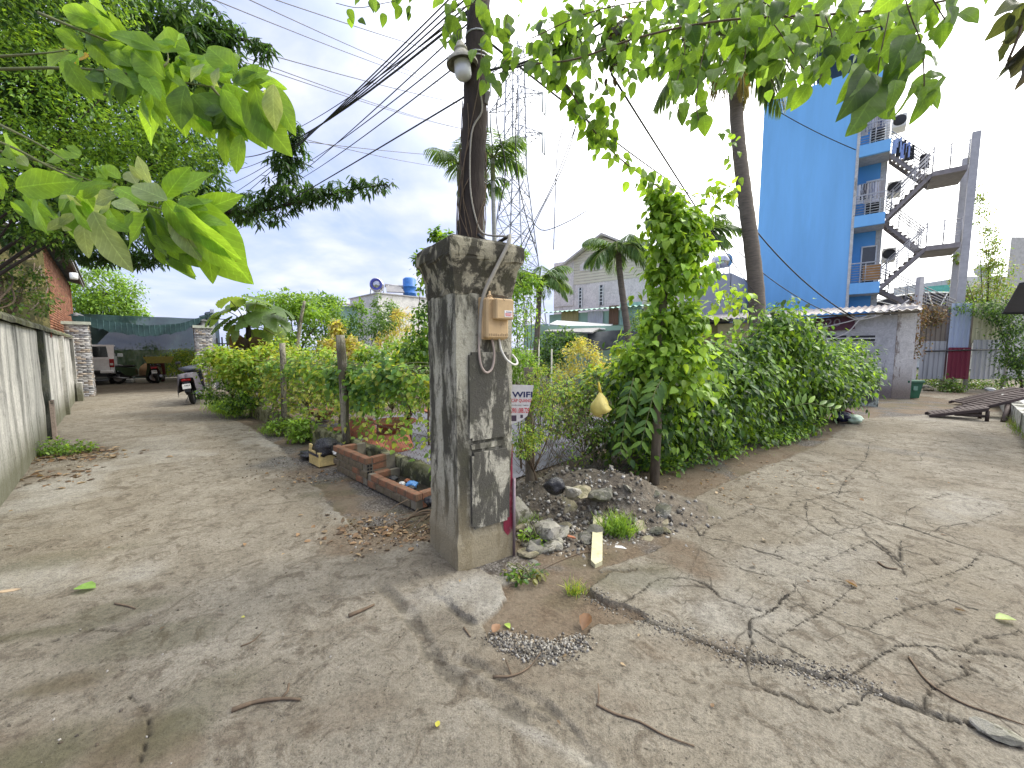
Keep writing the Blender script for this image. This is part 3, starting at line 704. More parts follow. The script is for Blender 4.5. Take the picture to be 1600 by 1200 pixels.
lc = YP(722, 98, POLE_Y-0.13)
lamp = empty('pole_lamp', lc, 'old lamp with weathered conical shade and frosted glass, fixed to the wooden pole', 'lamp')
tilt = Vector((-0.10, -0.05, 1)).normalized()
M_shade = simple('lichened_lamp_shade', (0.36, 0.34, 0.28), 0.75, var=0.25, sc=25, dirt=(0.13, 0.12, 0.08), dirt_amt=0.5)
q = MB(); q.lathe(lc, [(0.118,-0.015),(0.120,-0.005),(0.112,0.012),(0.060,0.060),(0.045,0.078),(0.044,0.085),(0.05,0.088),(0.05,0.098),(0.036,0.105),(0.03,0.13),(0.02,0.145),(0.0,0.147)], 28, tilt); q.lathe(lc, [(0.114,-0.015),(0.105,0.008),(0.05,0.055),(0.0,0.06)], 28, tilt); q.build('shade', M_shade, lamp)
m, t, p, out = node_mat('frosted_lamp_glass'); p.inputs['Base Color'].default_value = (0.62, 0.62, 0.66, 1); p.inputs['Roughness'].default_value = 0.3; p.inputs['Subsurface Weight'].default_value = 0.25; p.inputs['Subsurface Radius'].default_value = (0.03,0.03,0.03)
p.inputs['Coat Weight'].default_value = 0.4
q = MB(); q.lathe(lc, [(0.062,0.0),(0.064,-0.03),(0.064,-0.078),(0.058,-0.098),(0.042,-0.115),(0.02,-0.122),(0.0,-0.124)], 22, tilt); q.build('glass_globe', m, lamp)
q = MB()
for a in (-0.012, 0.0, 0.014):
    q.tube(smooth_path([lc+tilt*0.14+Vector((a,0,0)), lc+Vector((a*2-0.01,0.0,0.22)), lc+Vector((0.02+a,0.06,0.30)), lc+Vector((0.06,0.1,0.38))]), 0.003, 5)
q.build('supply_wires', M_cable, lamp)
q = MB(); q.tube([lc+tilt*0.10, lc+Vector((0.09,0.10,0.10))], 0.01, 6); q.build('arm', M_steel, lamp)

# ---------------------------------------------------------------- wifi sign behind the pillar
SY = 3.45
def sp(px, py): return YP(px, py, SY)
s0 = sp(797, 601); s1 = sp(834, 602); s2 = sp(824, 650); s3 = sp(796, 664)
sg = empty('paper_sign', s3, 'torn white internet advert sheet reading WIFI behind the pillar', 'sign')
m_paper = simple('weathered_vinyl', (0.62, 0.60, 0.62), 0.55, var=0.12, sc=18)
q = MB(); pts = [s0, s1, sp(833,608), sp(831,622), sp(828,634), s2, sp(815,657), s3]; q.prism(pts, (0, 0.004, 0)); q.build('sheet', m_paper, sg)
FONT = None
def text(body, loc, width, height, mat, parent, name='lettering', rot=(math.pi/2, 0, 0), shear=0.0, extr=0.0006, bold=0.0, align='LEFT'):
    cu = bpy.data.curves.new(name, 'FONT'); cu.body = body; cu.size = 1.0; cu.extrude = 0; cu.offset = bold; cu.shear = shear; cu.resolution_u = 2
    o = bpy.data.objects.new(name, cu); C.objects.link(o)
    bpy.context.view_layer.update()
    dg = bpy.context.evaluated_depsgraph_get(); me = bpy.data.meshes.new_from_object(o.evaluated_get(dg))
    bpy.data.objects.remove(o); bpy.data.curves.remove(cu)
    n = len(me.vertices); co = np.empty(n*3, np.float32); me.vertices.foreach_get('co', co); co = co.reshape(-1, 3)
    mn, mx = co.min(0), co.max(0); co[:, 0] = (co[:, 0]-mn[0])/(mx[0]-mn[0])*width; co[:, 1] = (co[:, 1]-mn[1])/(mx[1]-mn[1])*height
    me.vertices.foreach_set('co', co.ravel()); me.update()
    o = link_mesh(name, me, mat, parent)
    o.location = Vector(loc)-(WL[parent] if parent is not None else Vector((0,0,0))); o.rotation_euler = rot
    return o
pxm = SY/FPX*1.0
def stext(body, x0, x1, ytop, ybot, mat, bold=0.0):
    a = sp(x0, ybot); b = sp(x1, ytop)
    text(body, a+Vector((0,-0.0015,0)), b.x-a.x, b.z-a.z, mat, sg, bold=bold)
stext('WIFI', 800, 832, 612, 621, M_blueink, 0.03)
stext('CÁP QUANG', 799, 830, 621.8, 629.5, M_redink, 0.02)
stext('TRUYỀN HÌNH - CAMERA', 799, 826, 631.5, 634, M_blackink, 0.01)
stext('0901.088.729', 798.5, 827, 637, 645.5, M_redink, 0.02)
M_purp = simple('faded_purple_print', (0.07, 0.05, 0.08), 0.6)
for x0_, y0_, x1_, y1_ in ((798.5,658,807,649), (813,653,817,648)):
    a = sp(x0_, y0_); b = sp(x1_, y1_); MB().box(((a.x+b.x)/2, SY-0.001, (a.z+b.z)/2), (b.x-a.x, 0.001, b.z-a.z)).build('print_block', M_purp, sg)
q = MB(); a = sp(795, 590); b = sp(794, 720); q.tube([Vector((b.x, SY+0.02, -0.02)), Vector((a.x, SY+0.02, a.z))], 0.02, 6); o = q.build('stake', M_bark, base=(b.x, SY+0.02, 0)); tag(o, 'dark wooden stake holding the WIFI sheet behind the pillar', 'stake')

# ---------------------------------------------------------------- left boundary wall
A0 = G(0, 797); WD = (G(120, 625)-A0).normalized(); WN = Vector((-WD.y, WD.x, 0))     # WN points away from the road
if WN.x > 0: WN = -WN
def wp(t, z=0.0, off=0.0): return A0 + WD*t + WN*off + UP*z
wall = empty('boundary_wall', wp(4), 'long whitewashed boundary wall streaked with black mould along the left lane', 'wall')
tP = [4.45, 8.35, 11.9]
bays = [(-2.6, tP[0]-0.12), (tP[0]+0.12, tP[1]-0.12), (tP[1]+0.12, tP[2]-0.05)]
WH = 1.93
for a, b in bays:
    m = MB(); n = 14
    vs = []; fs = []
    rn = random.Random(int(a*10))
    for i in range(n+1):
        for j in range(7):
            vs.append(wp(a+(b-a)*i/n, -0.08+(WH+0.08)*j/6, rn.uniform(0, 0.018)))
    fs = [(i*7+j, (i+1)*7+j, (i+1)*7+j+1, i*7+j+1) for i in range(n) for j in range(6)]
    m.add(vs, fs, True); m.obox(wp(a, -0.08, 0.03), WD*(b-a), WN*0.12, UP*(WH+0.08))
    m.build('wall_panel', M_wallL, wall)
for k, t_ in enumerate(tP):
    MB().obox(wp(t_-0.13, -0.08, -0.06), WD*0.26, WN*0.25, UP*(WH+0.07)).build('pilaster', M_pilaster if k == 0 else M_wallL, wall)
m = MB(); n = 30; rn = random.Random(4); prof = [(-0.055,0.0),(-0.06,0.05),(-0.03,0.10),(0.08,0.125),(0.2,0.09),(0.21,0.0)]
vs = [wp(-2.6+(tP[2]+0.1+2.6)*i/n, WH+z+rn.uniform(-0.008,0.008), o) for i in range(n+1) for o, z in prof]; k = len(prof)
m.add(vs, [(i*k+j, (i+1)*k+j, (i+1)*k+j+1, i*k+j+1) for i in range(n) for j in range(k-1)]); m.build('coping', M_cope, wall)
MB().obox(wp(tP[2]-0.2, -0.05, -0.16), WD*0.5, WN*0.12, UP*0.62).build('buttress', M_wallL, wall)
MB().obox(wp(tP[0]-0.17, -0.05, -0.10), WD*0.2, WN*0.05, UP*0.75).build('broken_footing', stained('pink_footing', (0.4,0.32,0.27), amt=0.3), wall)
st = MB(); a = PL(80, 527, A0-WN*0.004, WD); st.obox(a, WD*0.16, -WN*0.003, UP*0.2); o = st.build('small_notice', simple('faded_red_paper', (0.42, 0.12, 0.09), 0.6), base=a); tag(o, 'small faded red notice stuck on the boundary wall', 'notice')

# ---------------------------------------------------------------- brick shed behind the wall
SO = 0.42
c0 = PL(78, 500, wp(0, 0, SO), WD); c1 = PL(113, 500, wp(0, 0, SO), WD); zt = PL(78, 398, wp(0, 0, SO), WD).z
c0.z = 0; c1.z = 0; slen = (c1-c0).length
shed = empty('brick_shed', c0, 'old shed with red brick side and dirty yellow gable behind the boundary wall', 'shed')
MB().obox(c0+WN*0.03, WD*slen, WN*4.0, UP*(zt-0.0)).build('core_wall', simple('mortar', (0.26, 0.22, 0.18), 0.95), shed)
brick_cols = [(0.30,0.13,0.07),(0.33,0.15,0.085),(0.26,0.11,0.06),(0.35,0.18,0.11),(0.22,0.095,0.06)]
def brick_field(name, o, dx, dz_, nrm, w_, h_, bw, bh, jit, parent, mat, z0=0.0, gap=0.012, cols=brick_cols, stuff=True):
    V = []; F = []; K = []; rn = random.Random(9); row = 0; z = z0
    while z+bh <= h_:
        x = -(bw/2 if row % 2 else 0)
        while x < w_:
            a, b = max(x, 0), min(x+bw-gap, w_)
            if b-a > 0.03:
                j = rn.uniform(0, jit); q = o+dx*a+dz_*z+nrm*(-0.02); e = [dx*(b-a), dz_*(bh-gap), nrm*(0.02+0.012+j)]
                vs = [q, q+e[0], q+e[0]+e[1], q+e[1], q+e[2], q+e[0]+e[2], q+e[0]+e[1]+e[2], q+e[1]+e[2]]; n0 = len(V); V += [tuple(p_) for p_ in vs]
                F += [[n0+i for i in f] for f in ((4,5,6,7),(0,1,5,4),(1,2,6,5),(2,3,7,6),(3,0,4,7))]
                c_ = rn.choice(cols); s_ = rn.uniform(0.75, 1.2); K += [[q_*s_ for q_ in c_]]*8
            x += bw
        z += bh; row += 1
    off = WL[parent]; me = np_mesh(name, np.array(V)-np.array(off), F, np.array(K))
    ob = link_mesh(name, me, mat, parent); WL[ob] = off
    if stuff: ob['kind'] = 'stuff'
    return ob
M_brickc = attr_mat('fired_brick', 0.9, 0.006, 30)
brick_field('brick_courses', c0, WD, UP, -WN, slen, zt, 0.2, 0.085, 0.008, shed, M_brickc, 1.6)
gab = [c0+WD*-0.01-WN*0.0, c0-WD*0.01+WN*4.0, c0-WD*0.01+WN*4.0+UP*(zt+0.9), c0-WD*0.01+WN*2+UP*(zt+1.4), c0-WD*0.01+UP*zt]
MB().prism(gab, -WD*0.08).build('gable_wall', stained('dirty_yellow_wall', (0.30, 0.25, 0.10), (0.03,0.03,0.015), 0.62, 2.2, 0.4, 0.5, (0.18,0.16,0.07), 40), shed)
def corrugated(o, along, down, n_len, pitch=0.076, amp=0.018, thick=0.004):
    """sheet: `along` spans the corrugations, `down` runs with them"""
    L_ = along.length; au = along.normalized(); nv = au.cross(down).normalized(); n = max(2, int(L_/pitch*4)); V = []
    for i in range(n+1):
        s_ = L_*i/n; h = amp*math.sin(2*math.pi*s_/pitch)
        for j in range(n_len+1): V.append(o+au*s_+down*(j/n_len)+nv*h)
    k = n_len+1; F = [(i*k+j, (i+1)*k+j, (i+1)*k+j+1, i*k+j+1) for i in range(n) for j in range(n_len)]
    return V, F
def corr_build(name, mat, parent, *a, base=None, **k):
    V, F = corrugated(*a, **k); m = MB(); m.add(V, F, True); return m.build(name, mat, parent, base=base, fix=False)
M_roof = simple('weathered_fibre_cement', (0.16, 0.135, 0.11), 0.85, var=0.35, sc=3, dirt=(0.07,0.06,0.045), dirt_amt=0.5)
corr_build('roof_sheet', M_roof, shed, c0-WD*0.35-WN*0.55+UP*(zt-0.02), WD*(slen+0.7), WN*3.2+UP*0.9, 2, pitch=0.17, amp=0.025)
MB().obox(c0-WD*0.3-WN*0.5+UP*(zt-0.13), WD*(slen+0.6), WN*0.06, UP*0.08).build('eave_board', simple('grey_board', (0.3,0.29,0.27), 0.8), shed)
MB().obox(c0+WD*(slen-0.28)-WN*0.05+UP*1.6, WD*0.28, WN*0.06, UP*(zt-1.7)).build('pilaster', M_brickc if False else simple('pier_brick', (0.30,0.12,0.06), 0.9, sc=14, var=0.35), shed)
wb = YP(115, 428, 12.0); m = MB(); m.lathe(wb-UP*0.16, [(0.0,0),(0.08,0.0),(0.09,0.06),(0.09,0.18),(0.08,0.19)], 12); o = m.build('white_bucket', M_white, base=wb-UP*0.16); tag(o, 'white plastic pot hung under the eave of the brick shed', 'pot')

# ---------------------------------------------------------------- stone-clad gate posts
GP1 = G(131, 619); GP2 = GP1 + Vector((0.74, 0.67, 0)).normalized()*3.35
M_clad = attr_mat('split_stone_cladding', 0.85, 0.006, 25)
gd = Vector((0.74, 0.67, 0)).normalized(); gdn = Vector((-gd.y, gd.x, 0))     # gdn: away from the camera, along the lane
def gate_post(c, w_, h_, label):
    e = empty('gate_post', Vector((c.x, c.y, 0)), label, 'gate post', 'stone gate posts of the shaded yard')
    o = Vector((c.x, c.y, 0))-gd*w_/2-gdn*w_/2
    MB().obox(o, gd*w_, gdn*w_, UP*h_).build('core', simple('grey_render', (0.3,0.3,0.3), 0.9), e)
    cols = [(0.42,0.41,0.40),(0.33,0.32,0.31),(0.50,0.47,0.43),(0.26,0.26,0.27),(0.38,0.32,0.26),(0.46,0.45,0.45)]
    brick_field('stone_strips', o, gd, UP, -gdn, w_, h_, 0.21, 0.062, 0.02, e, M_clad, 0, 0.006, cols)
    brick_field('stone_strips', o+gd*w_, gdn, UP, gd, w_, h_, 0.21, 0.062, 0.02, e, M_clad, 0, 0.006, cols)
    brick_field('stone_strips', o+gdn*w_, -gdn, UP, -gd, w_, h_, 0.21, 0.062, 0.02, e, M_clad, 0, 0.006, cols)
    M_c = simple('pale_green_cap', (0.42, 0.44, 0.36), 0.8)
    m = MB(); m.obox(o-gd*0.07-gdn*0.07+UP*h_, gd*(w_+0.14), gdn*(w_+0.14), UP*0.1); m.build('cap', M_c, e)
    lb = Vector((c.x, c.y, h_+0.1)); m = MB(); m.lathe(lb, [(0.11,0),(0.11,0.03),(0.08,0.04),(0.10,0.18),(0.19,0.19),(0.17,0.22),(0.05,0.29),(0.0,0.32)], 4); m.build('lantern', simple('grey_lantern', (0.12,0.12,0.125), 0.6), e)
    return e
gate_post(GP1, 0.52, 2.42, 'stone clad gate post beside the white pickup, joined to the boundary wall')
gate_post(GP2, 0.50, 2.42, 'stone clad gate post beside the black railing and fan palm')
# steel post and black railing right of the gate
rp0 = GP2+gd*0.42+gdn*0.1
rail = empty('black_railing', Vector((rp0.x, rp0.y, 0)), 'black metal bar railing right of the stone gate post', 'railing')
M_blk = plain('black_paint', (0.015,0.015,0.017), 0.45)
for k in range(12):
    p_ = rp0+gd*(0.17*k); m = MB(); m.obox(Vector((p_.x, p_.y, 0)), gd*0.05, gdn*0.05, UP*(2.05+0.05*math.sin(k))); m.build('bar', M_blk, rail)
for z_ in (0.3, 1.8): MB().obox(Vector((rp0.x, rp0.y, z_))-gdn*0.025, gd*2.1, gdn*0.02, UP*0.05).build('rail', M_blk, rail)
m = MB(); p_ = GP2+gd*0.30+gdn*0.2; p_.z = 0; m.obox(p_, gd*0.12, gdn*0.12, UP*3.2); o = m.build('net_post', simple('blue_grey_steel', (0.33,0.35,0.42), 0.5, 0.3), base=p_); tag(o, 'tall blue grey steel post holding the corner of the green net', 'post')
m = MB(); p_ = rp0+gd*0.8+gdn*1.2; p_.z = 0; m.obox(p_, gd*1.6, gdn*0.15, UP*1.9); o = m.build('orange_wall', simple('orange_brick_wall', (0.42,0.17,0.09), 0.9, sc=9, var=0.3), base=p_); tag(o, 'orange brick wall behind the black railing', 'wall')

# ---------------------------------------------------------------- green shade net over the yard
m_net, t, p, out = node_mat('green_shade_net')
v = coords(t, kind='Position'); n_ = noise(t, v, 3, 5); p.inputs['Roughness'].default_value = 0.8
t.links.new(ramp(t, n_, [(0.3, (0.010,0.036,0.038)), (0.7, (0.022,0.062,0.062))]), p.inputs['Base Color'])
tr_ = nn(t, 'ShaderNodeBsdfTransparent'); mx_ = nn(t, 'ShaderNodeMixShader', {0: 0.10, 1: p.outputs[0], 2: tr_.outputs[0]}); t.links.new(mx_.outputs[0], out.inputs[0])
net = empty('shade_net', GP1+UP*2.6, 'sagging dark green shade net stretched between the stone gate posts', 'shade net')
nL = GP1-gd*0.1+UP*2.75; nR = GP2+gd*0.35+UP*3.1
nx, ny = 26, 12; V = []; Dp = 12.5  # unseen rear of the roof runs deeper to shade the yard
for i in range(nx+1):
    s_ = i/nx
    for j in range(ny+1):
        q_ = j/ny; zf = 2.78+0.30*max(0, (s_-0.45)/0.55)**3-0.30*math.sin(math.pi*min(1, s_))*(1-0.4*q_)
        base = nL.lerp(nR, s_)+gdn*(Dp*q_-0.1); V.append(Vector((base.x, base.y, zf+0.25*q_+0.012*math.sin(i*0.9+j))))
k = ny+1; m = MB(); m.add(V, [(i*k+j, (i+1)*k+j, (i+1)*k+j+1, i*k+j+1) for i in range(nx) for j in range(ny)], True); m.build('roof_sheet', m_net, net, fix=False)
V = []
for i in range(nx+1):
    s_ = i/nx; f_ = Vector(m.v[i*k])-gdn*0.01; dr = 0.06+0.34*math.sin(math.pi*min(1, 0.10+s_*0.92))**0.7+0.03*math.sin(i*2.3)
    for j in range(4): V.append(f_-UP*(dr*j/3)-gdn*0.02*math.sin(j*1.2+i*0.8))
m2 = MB(); m2.add(V, [(i*4+j, (i+1)*4+j, (i+1)*4+j+1, i*4+j+1) for i in range(nx) for j in range(3)], True); m2.build('hanging_edge', m_net, net, fix=False)
m3 = MB()
for i in range(2, nx, 1): m3.tube([V[i*4]-gdn*0.012, V[i*4+1]-gdn*0.012, V[i*4+2]-gdn*0.012, V[i*4+3]-gdn*0.012], 0.005, 4)
m3.build('white_seams', simple('pale_green_thread', (0.09,0.17,0.17), 0.7), net)
# side and back curtains of the same net, full height to darken the yard
V = []
for i in range(nx+1):
    s_ = i/nx; b_ = nL.lerp(nR, s_*1.9-0.6)+gdn*9.2
    for j in range(6): V.append(Vector((b_.x, b_.y, 3.3*(1-j/5)+0.05))+gdn*0.12*math.sin(i*1.3+j*0.6))
MB().add(V, [(i*6+j, (i+1)*6+j, (i+1)*6+j+1, i*6+j+1) for i in range(nx) for j in range(5)], True).build('back_curtain', m_net, net, fix=False)
V = []
for i in range(13):
    b_ = nR+gdn*(0.5+i*0.68)
    for j in range(6): V.append(Vector((b_.x, b_.y, 3.1*(1-j/5)+0.1))+gd*0.1*math.sin(i*1.9+j*0.6))
MB().add(V, [(i*6+j, (i+1)*6+j, (i+1)*6+j+1, i*6+j+1) for i in range(12) for j in range(5)], True).build('side_curtain', m_net, net, fix=False)
V = []
for i in range(13):
    b_ = nL-gd*2.2+gdn*(0.5+i*0.68)
    for j in range(6): V.append(Vector((b_.x, b_.y, 3.3*(1-j/5)+0.1))+gd*0.1*math.sin(i*1.9+j*0.6))
MB().add(V, [(i*6+j, (i+1)*6+j, (i+1)*6+j+1, i*6+j+1) for i in range(12) for j in range(5)], True).build('side_curtain', m_net, net, fix=False)

# ---------------------------------------------------------------- copies helper
def copy_tree(o, parent=None):
    c = o.copy(); C.objects.link(c); c.parent = parent
    for ch in o.children: copy_tree(ch, c)
    return c
def local_root(name, label, cat, group=None):
    return empty(name, (0,0,0), label, cat, group)
def place(o, loc, rz, tilt=0.0):
    o.location = loc; o.rotation_euler = (tilt, 0, rz)

# ---------------------------------------------------------------- pickup truck (local: x forward, origin at rear axle line on the ground)
M_carw = plain('white_car_paint', (0.85,0.86,0.87), 0.25, 0.0, 0.6); M_glass = plain('dark_window_glass', (0.015,0.02,0.022), 0.08, 0.0, 0.8)
M_tyre = simple('tyre_rubber', (0.018,0.018,0.018), 0.85, var=0.3, sc=30); M_alloy = plain('alloy_rim', (0.4,0.4,0.42), 0.3, 0.8); M_tail = plain('red_tail_lens', (0.35,0.012,0.015), 0.2)
M_plate = plain('number_plate_white', (0.72,0.72,0.70), 0.5)
def wheel(c, r, wd, root, name='wheel'):
    c = Vector(c); e = MB(); ax = Vector((0,1,0))
    e.lathe(c-ax*wd/2, [(r*0.62,0),(r*0.9,0.0),(r*0.985,wd*0.15),(r,wd*0.35),(r,wd*0.65),(r*0.985,wd*0.85),(r*0.9,wd),(r*0.62,wd)], 24, ax); ty = e.build('tyre' if False else name, M_tyre, root)
    m = MB(); m.lathe(c-ax*wd*0.42, [(0,0),(r*0.2,0.0),(r*0.25,wd*0.1),(r*0.55,wd*0.15),(r*0.64,wd*0.05),(r*0.64,wd*0.8),(r*0.5,wd*0.72),(r*0.2,wd*0.84),(0,wd*0.84)], 20, ax); m.build('rim', M_alloy, ty)
    return ty
trk = local_root('pickup_truck', 'white pickup truck parked tail outwards under the green net', 'truck')
def sideprism(poly, y0, y1): m = MB(); m.prism([Vector((x, y0, z)) for x, z in poly], (0, y1-y0, 0)); return m
sideprism([(0.0,0.62),(0.0,1.17),(0.08,1.20),(1.55,1.20),(1.55,0.45),(1.35,0.45),(1.22,0.75),(0.98,0.86),(0.72,0.75),(0.6,0.5),(0.15,0.5)], -0.92, -0.80).build('bed_side', M_carw, trk)
sideprism([(0.0,0.62),(0.0,1.17),(0.08,1.20),(1.55,1.20),(1.55,0.45),(1.35,0.45),(1.22,0.75),(0.98,0.86),(0.72,0.75),(0.6,0.5),(0.15,0.5)], 0.80, 0.92).build('bed_side', M_carw, trk)
m = MB(); m.cbox((0.02,0,0.92), (0.08,1.58,0.54), 0.02); tg = m.build('tailgate', M_carw, trk)
m = MB(); m.cbox((-0.022,0,1.0), (0.03,0.3,0.09), 0.01); m.build('handle', M_dark, tg)
m = MB(); m.cbox((-0.024,0,0.80), (0.02,1.3,0.05), 0.008); m.build('crease', M_carw, tg)
MB().box((0.78,0,0.62), (1.5,1.6,0.1)).build('bed_floor', M_dark, trk)
sideprism([(1.56,0.45),(1.56,1.20),(1.62,1.22),(1.92,1.78),(2.1,1.82),(2.95,1.80),(3.55,1.28),(4.5,1.16),(4.75,1.0),(4.8,0.5),(4.45,0.42),(4.35,0.72),(4.1,0.86),(3.85,0.75),(3.7,0.42)], -0.86, 0.86).build('cab', M_carw, trk)
MB().add([(1.60,-0.66,1.24),(1.60,0.66,1.24),(1.875,0.60,1.74),(1.875,-0.60,1.74)], [(0,1,2,3)]).build('rear_window', M_glass, trk)
for s_ in (-1, 1):
    MB().add([(1.75,s_*0.866,1.24),(3.45,s_*0.866,1.26),(2.92,s_*0.866,1.73),(2.02,s_*0.866,1.74)], [(0,1,2,3)]).build('side_window', M_glass, trk)
    m = MB(); m.cbox((0.02, s_*0.845, 0.98), (0.1, 0.16, 0.38), 0.02); tl = m.build('tail_light', M_tail, trk)
    m = MB(); m.cbox((-0.033, s_*0.845, 0.93), (0.008, 0.10, 0.10), 0.003); m.build('reverse_lens', M_white, tl)
    wheel((0.98, s_*0.80, 0.37), 0.37, 0.25, trk); wheel((4.1, s_*0.80, 0.37), 0.37, 0.25, trk)
    MB().box((0.58, s_*0.8, 0.38), (0.02,0.26,0.36)).build('mudflap', M_dark, trk)
    m = MB(); m.cbox((3.25, s_*1.0, 1.3), (0.1,0.22,0.18), 0.03); m.build('wing_mirror', M_carw, trk)
m = MB(); m.cbox((-0.10,0,0.60), (0.16,1.0,0.14), 0.03); m.build('bumper', M_dark, trk)
for s_ in (-1, 1): m = MB(); m.cbox((-0.09, s_*0.66, 0.60), (0.17,0.5,0.13), 0.03); m.build('bumper_corner', M_carw, trk)
MB().box((-0.185,0,0.60), (0.012,0.33,0.13)).build('number_plate', M_plate, trk)
MB().box((-0.03,0,0.46), (0.1,1.4,0.16)).build('rear_underside', M_dark, trk)
tpos = G(181, 601); hd = math.atan2(gdn.y, gdn.x); tc_ = tpos-gd*0.92
place(trk, (tc_.x, tc_.y, 0), hd)

# ---------------------------------------------------------------- motor scooter (local: x forward)
def scooter(label, col, group='motorbikes parked in the lane and yard', lean=0.0):
    r_ = local_root('motor_scooter', label, 'motorbike', group)
    M_b = plain('scooter_paint_'+col[0], col[1], 0.25); 
    for x_, n_ in ((-0.62,'wheel'), (0.66,'wheel')):
        wheel((x_, 0, 0.275), 0.275, 0.10, r_)
    sideprism([(-0.98,0.74),(-0.93,0.84),(-0.4,0.76),(0.02,0.70),(0.05,0.42),(-0.1,0.34),(-0.38,0.40),(-0.5,0.60),(-0.75,0.62)], -0.13, 0.13).build('body', M_b, r_)
    m = MB(); m.cbox((-0.42,0,0.80), (0.78,0.27,0.10), 0.04, rot=Matrix.Rotation(-0.06,3,'Y')); m.build('seat', M_dark, r_)
    sideprism([(0.02,0.30),(0.5,0.30),(0.5,0.36),(0.02,0.36)], -0.15, 0.15).build('floorboard', M_dark, r_)
    sideprism([(0.40,0.34),(0.48,0.34),(0.62,0.70),(0.56,1.0),(0.46,1.03),(0.46,0.7)], -0.19, 0.19).build('leg_shield', M_b, r_)
    m = MB(); m.cbox((0.48,0,1.05), (0.22,0.3,0.13), 0.04); m.build('headlight_cowl', M_b, r_)
    m = MB(); m.tube([(0.42,-0.36,1.06),(0.46,-0.2,1.05),(0.48,0,1.05),(0.46,0.2,1.05),(0.42,0.36,1.06)], 0.016, 8); m.build('handlebar', M_dark, r_)
    for s_ in (-1,1):
        m = MB(); m.tube([(0.42,s_*0.26,1.06),(0.44,s_*0.30,1.20)], 0.007, 5); m.cbox((0.42,s_*0.33,1.23), (0.03,0.13,0.075), 0.014); m.build('mirror', M_dark, r_)
        m = MB(); m.tube([(0.66,s_*0.085,0.28),(0.54,s_*0.075,0.62)], 0.018, 6); m.build('fork', M_alloy, r_)
        m = MB(); m.tube([(-0.62,s_*0.1,0.3),(-0.72,s_*0.12,0.62)], 0.025, 6); m.build('shock_absorber', M_dark, r_)
        m = MB(); m.tube([(-0.9,s_*0.12,0.9),(-0.5,s_*0.15,0.87)], 0.014, 6); m.build('grab_rail', M_alloy, r_)
    m = MB(); m.cbox((-0.965,0,0.74), (0.06,0.22,0.07), 0.02); m.build('tail_light', M_tail, r_)
    sideprism([(-0.97,0.70),(-1.06,0.40),(-1.03,0.38),(-0.90,0.62)], -0.07, 0.07).build('rear_mudguard', M_dark, r_)
    m = MB(); m.box((-1.055,0,0.56), (0.008,0.19,0.14), rot=Matrix.Rotation(0.25,3,'Y')); pl_ = m.build('number_plate', M_plate, r_)
    rn = random.Random(len(label)); m = MB()
    for row, z_ in ((0, 0.585), (1, 0.53)):
        for kx in range(4 if row == 0 else 5): m.box((-1.0595-(0.56-z_)*-0.25*1.0, -0.07+kx*0.033+rn.uniform(0,0.004), z_), (0.003,0.017,0.035), rot=Matrix.Rotation(0.25,3,'Y'))
    mk = m.build('plate_marks', M_blackink, pl_); mk['kind'] = 'stuff'
    m = MB(); m.tube([(-0.2,-0.16,0.26),(-0.5,-0.17,0.26),(-0.95,-0.19,0.36)], [0.03,0.05,0.055], 10); m.build('exhaust', M_alloy, r_)
    m = MB(); m.cbox((-0.35,0.02,0.34), (0.4,0.24,0.2), 0.05); m.build('engine', M_dark, r_)
    m = MB(); m.tube([(-0.15,0.12,0.3),(-0.1,0.28,0.02)], 0.012, 5); m.build('kickstand', M_alloy, r_)
    m = MB(); m.lathe((0.66,-0.06,0.275), [(0.29,0.0),(0.31,0.03),(0.31,0.09),(0.29,0.12)], 20, (0,1,0)); m.build('front_fender', M_b, r_)
    return r_
sc1 = scooter('dark scooter draped with a grey jacket, parked by the garden bushes', ('charcoal', (0.03,0.032,0.038)))
sp_ = G(303, 631); sh = Vector((-0.50, 0.86, 0)); ha = math.atan2(sh.y, sh.x)
place(sc1, sp_+sh*0.62-UP*0.0+Vector((0,0,0.0)), ha, R(-7))
def on_scooter(x, y, z):
    c_, s_ = math.cos(R(-7)), math.sin(R(-7)); y2 = y*c_-z*s_; z2 = y*s_+z*c_
    return sp_+sh*0.62+Vector((math.cos(ha)*x-math.sin(ha)*y2, math.sin(ha)*x+math.cos(ha)*y2, z2))
V = []; rn = random.Random(12)
for i in range(15):
    for j in range(17):
        y_ = -0.36+0.72*j/16; x_ = -0.98+0.75*i/14; a_ = abs(y_)
        z_ = 0.895 if a_ < 0.13 else 0.895-(a_-0.13)*2.3
        yy = y_ if a_ < 0.13 else math.copysign(0.15+(a_-0.13)*0.42, y_)
        if i == 0: x_ -= 0.02; z_ -= 0.12
        V.append(on_scooter(x_+0.02*math.sin(j*1.7), yy+0.02*math.sin(i*1.9+j), z_+0.012*math.sin(i*1.3)*math.cos(j*1.1)+0.02))
m = MB(); m.add(V, [(i*17+j, (i+1)*17+j, (i+1)*17+j+1, i*17+j+1) for i in range(14) for j in range(16)], True)
o = m.build('draped_jacket', simple('mauve_grey_cloth', (0.11,0.10,0.115), 0.95, var=0.2, sc=14, bmp=0.006), base=on_scooter(0,0,0.9), fix=False); tag(o, 'grey jacket draped over the seat of the parked scooter', 'jacket')
m = MB(); c_ = on_scooter(-0.05,0,1.0)
V = []
for i in range(9):
    for j in range(12):
        th = math.pi*i/8; ph = 2*math.pi*j/12; rr2 = 1+0.18*math.sin(3*ph+i)*math.sin(th); V.append(c_+Vector((0.24*math.sin(th)*math.cos(ph)*rr2, 0.26*math.sin(th)*math.sin(ph)*rr2, 0.10*math.cos(th)*rr2)))
m.add(V, [(i*12+j, (i+1)*12+j, (i+1)*12+(j+1) % 12, i*12+(j+1) % 12) for i in range(8) for j in range(12)], True)
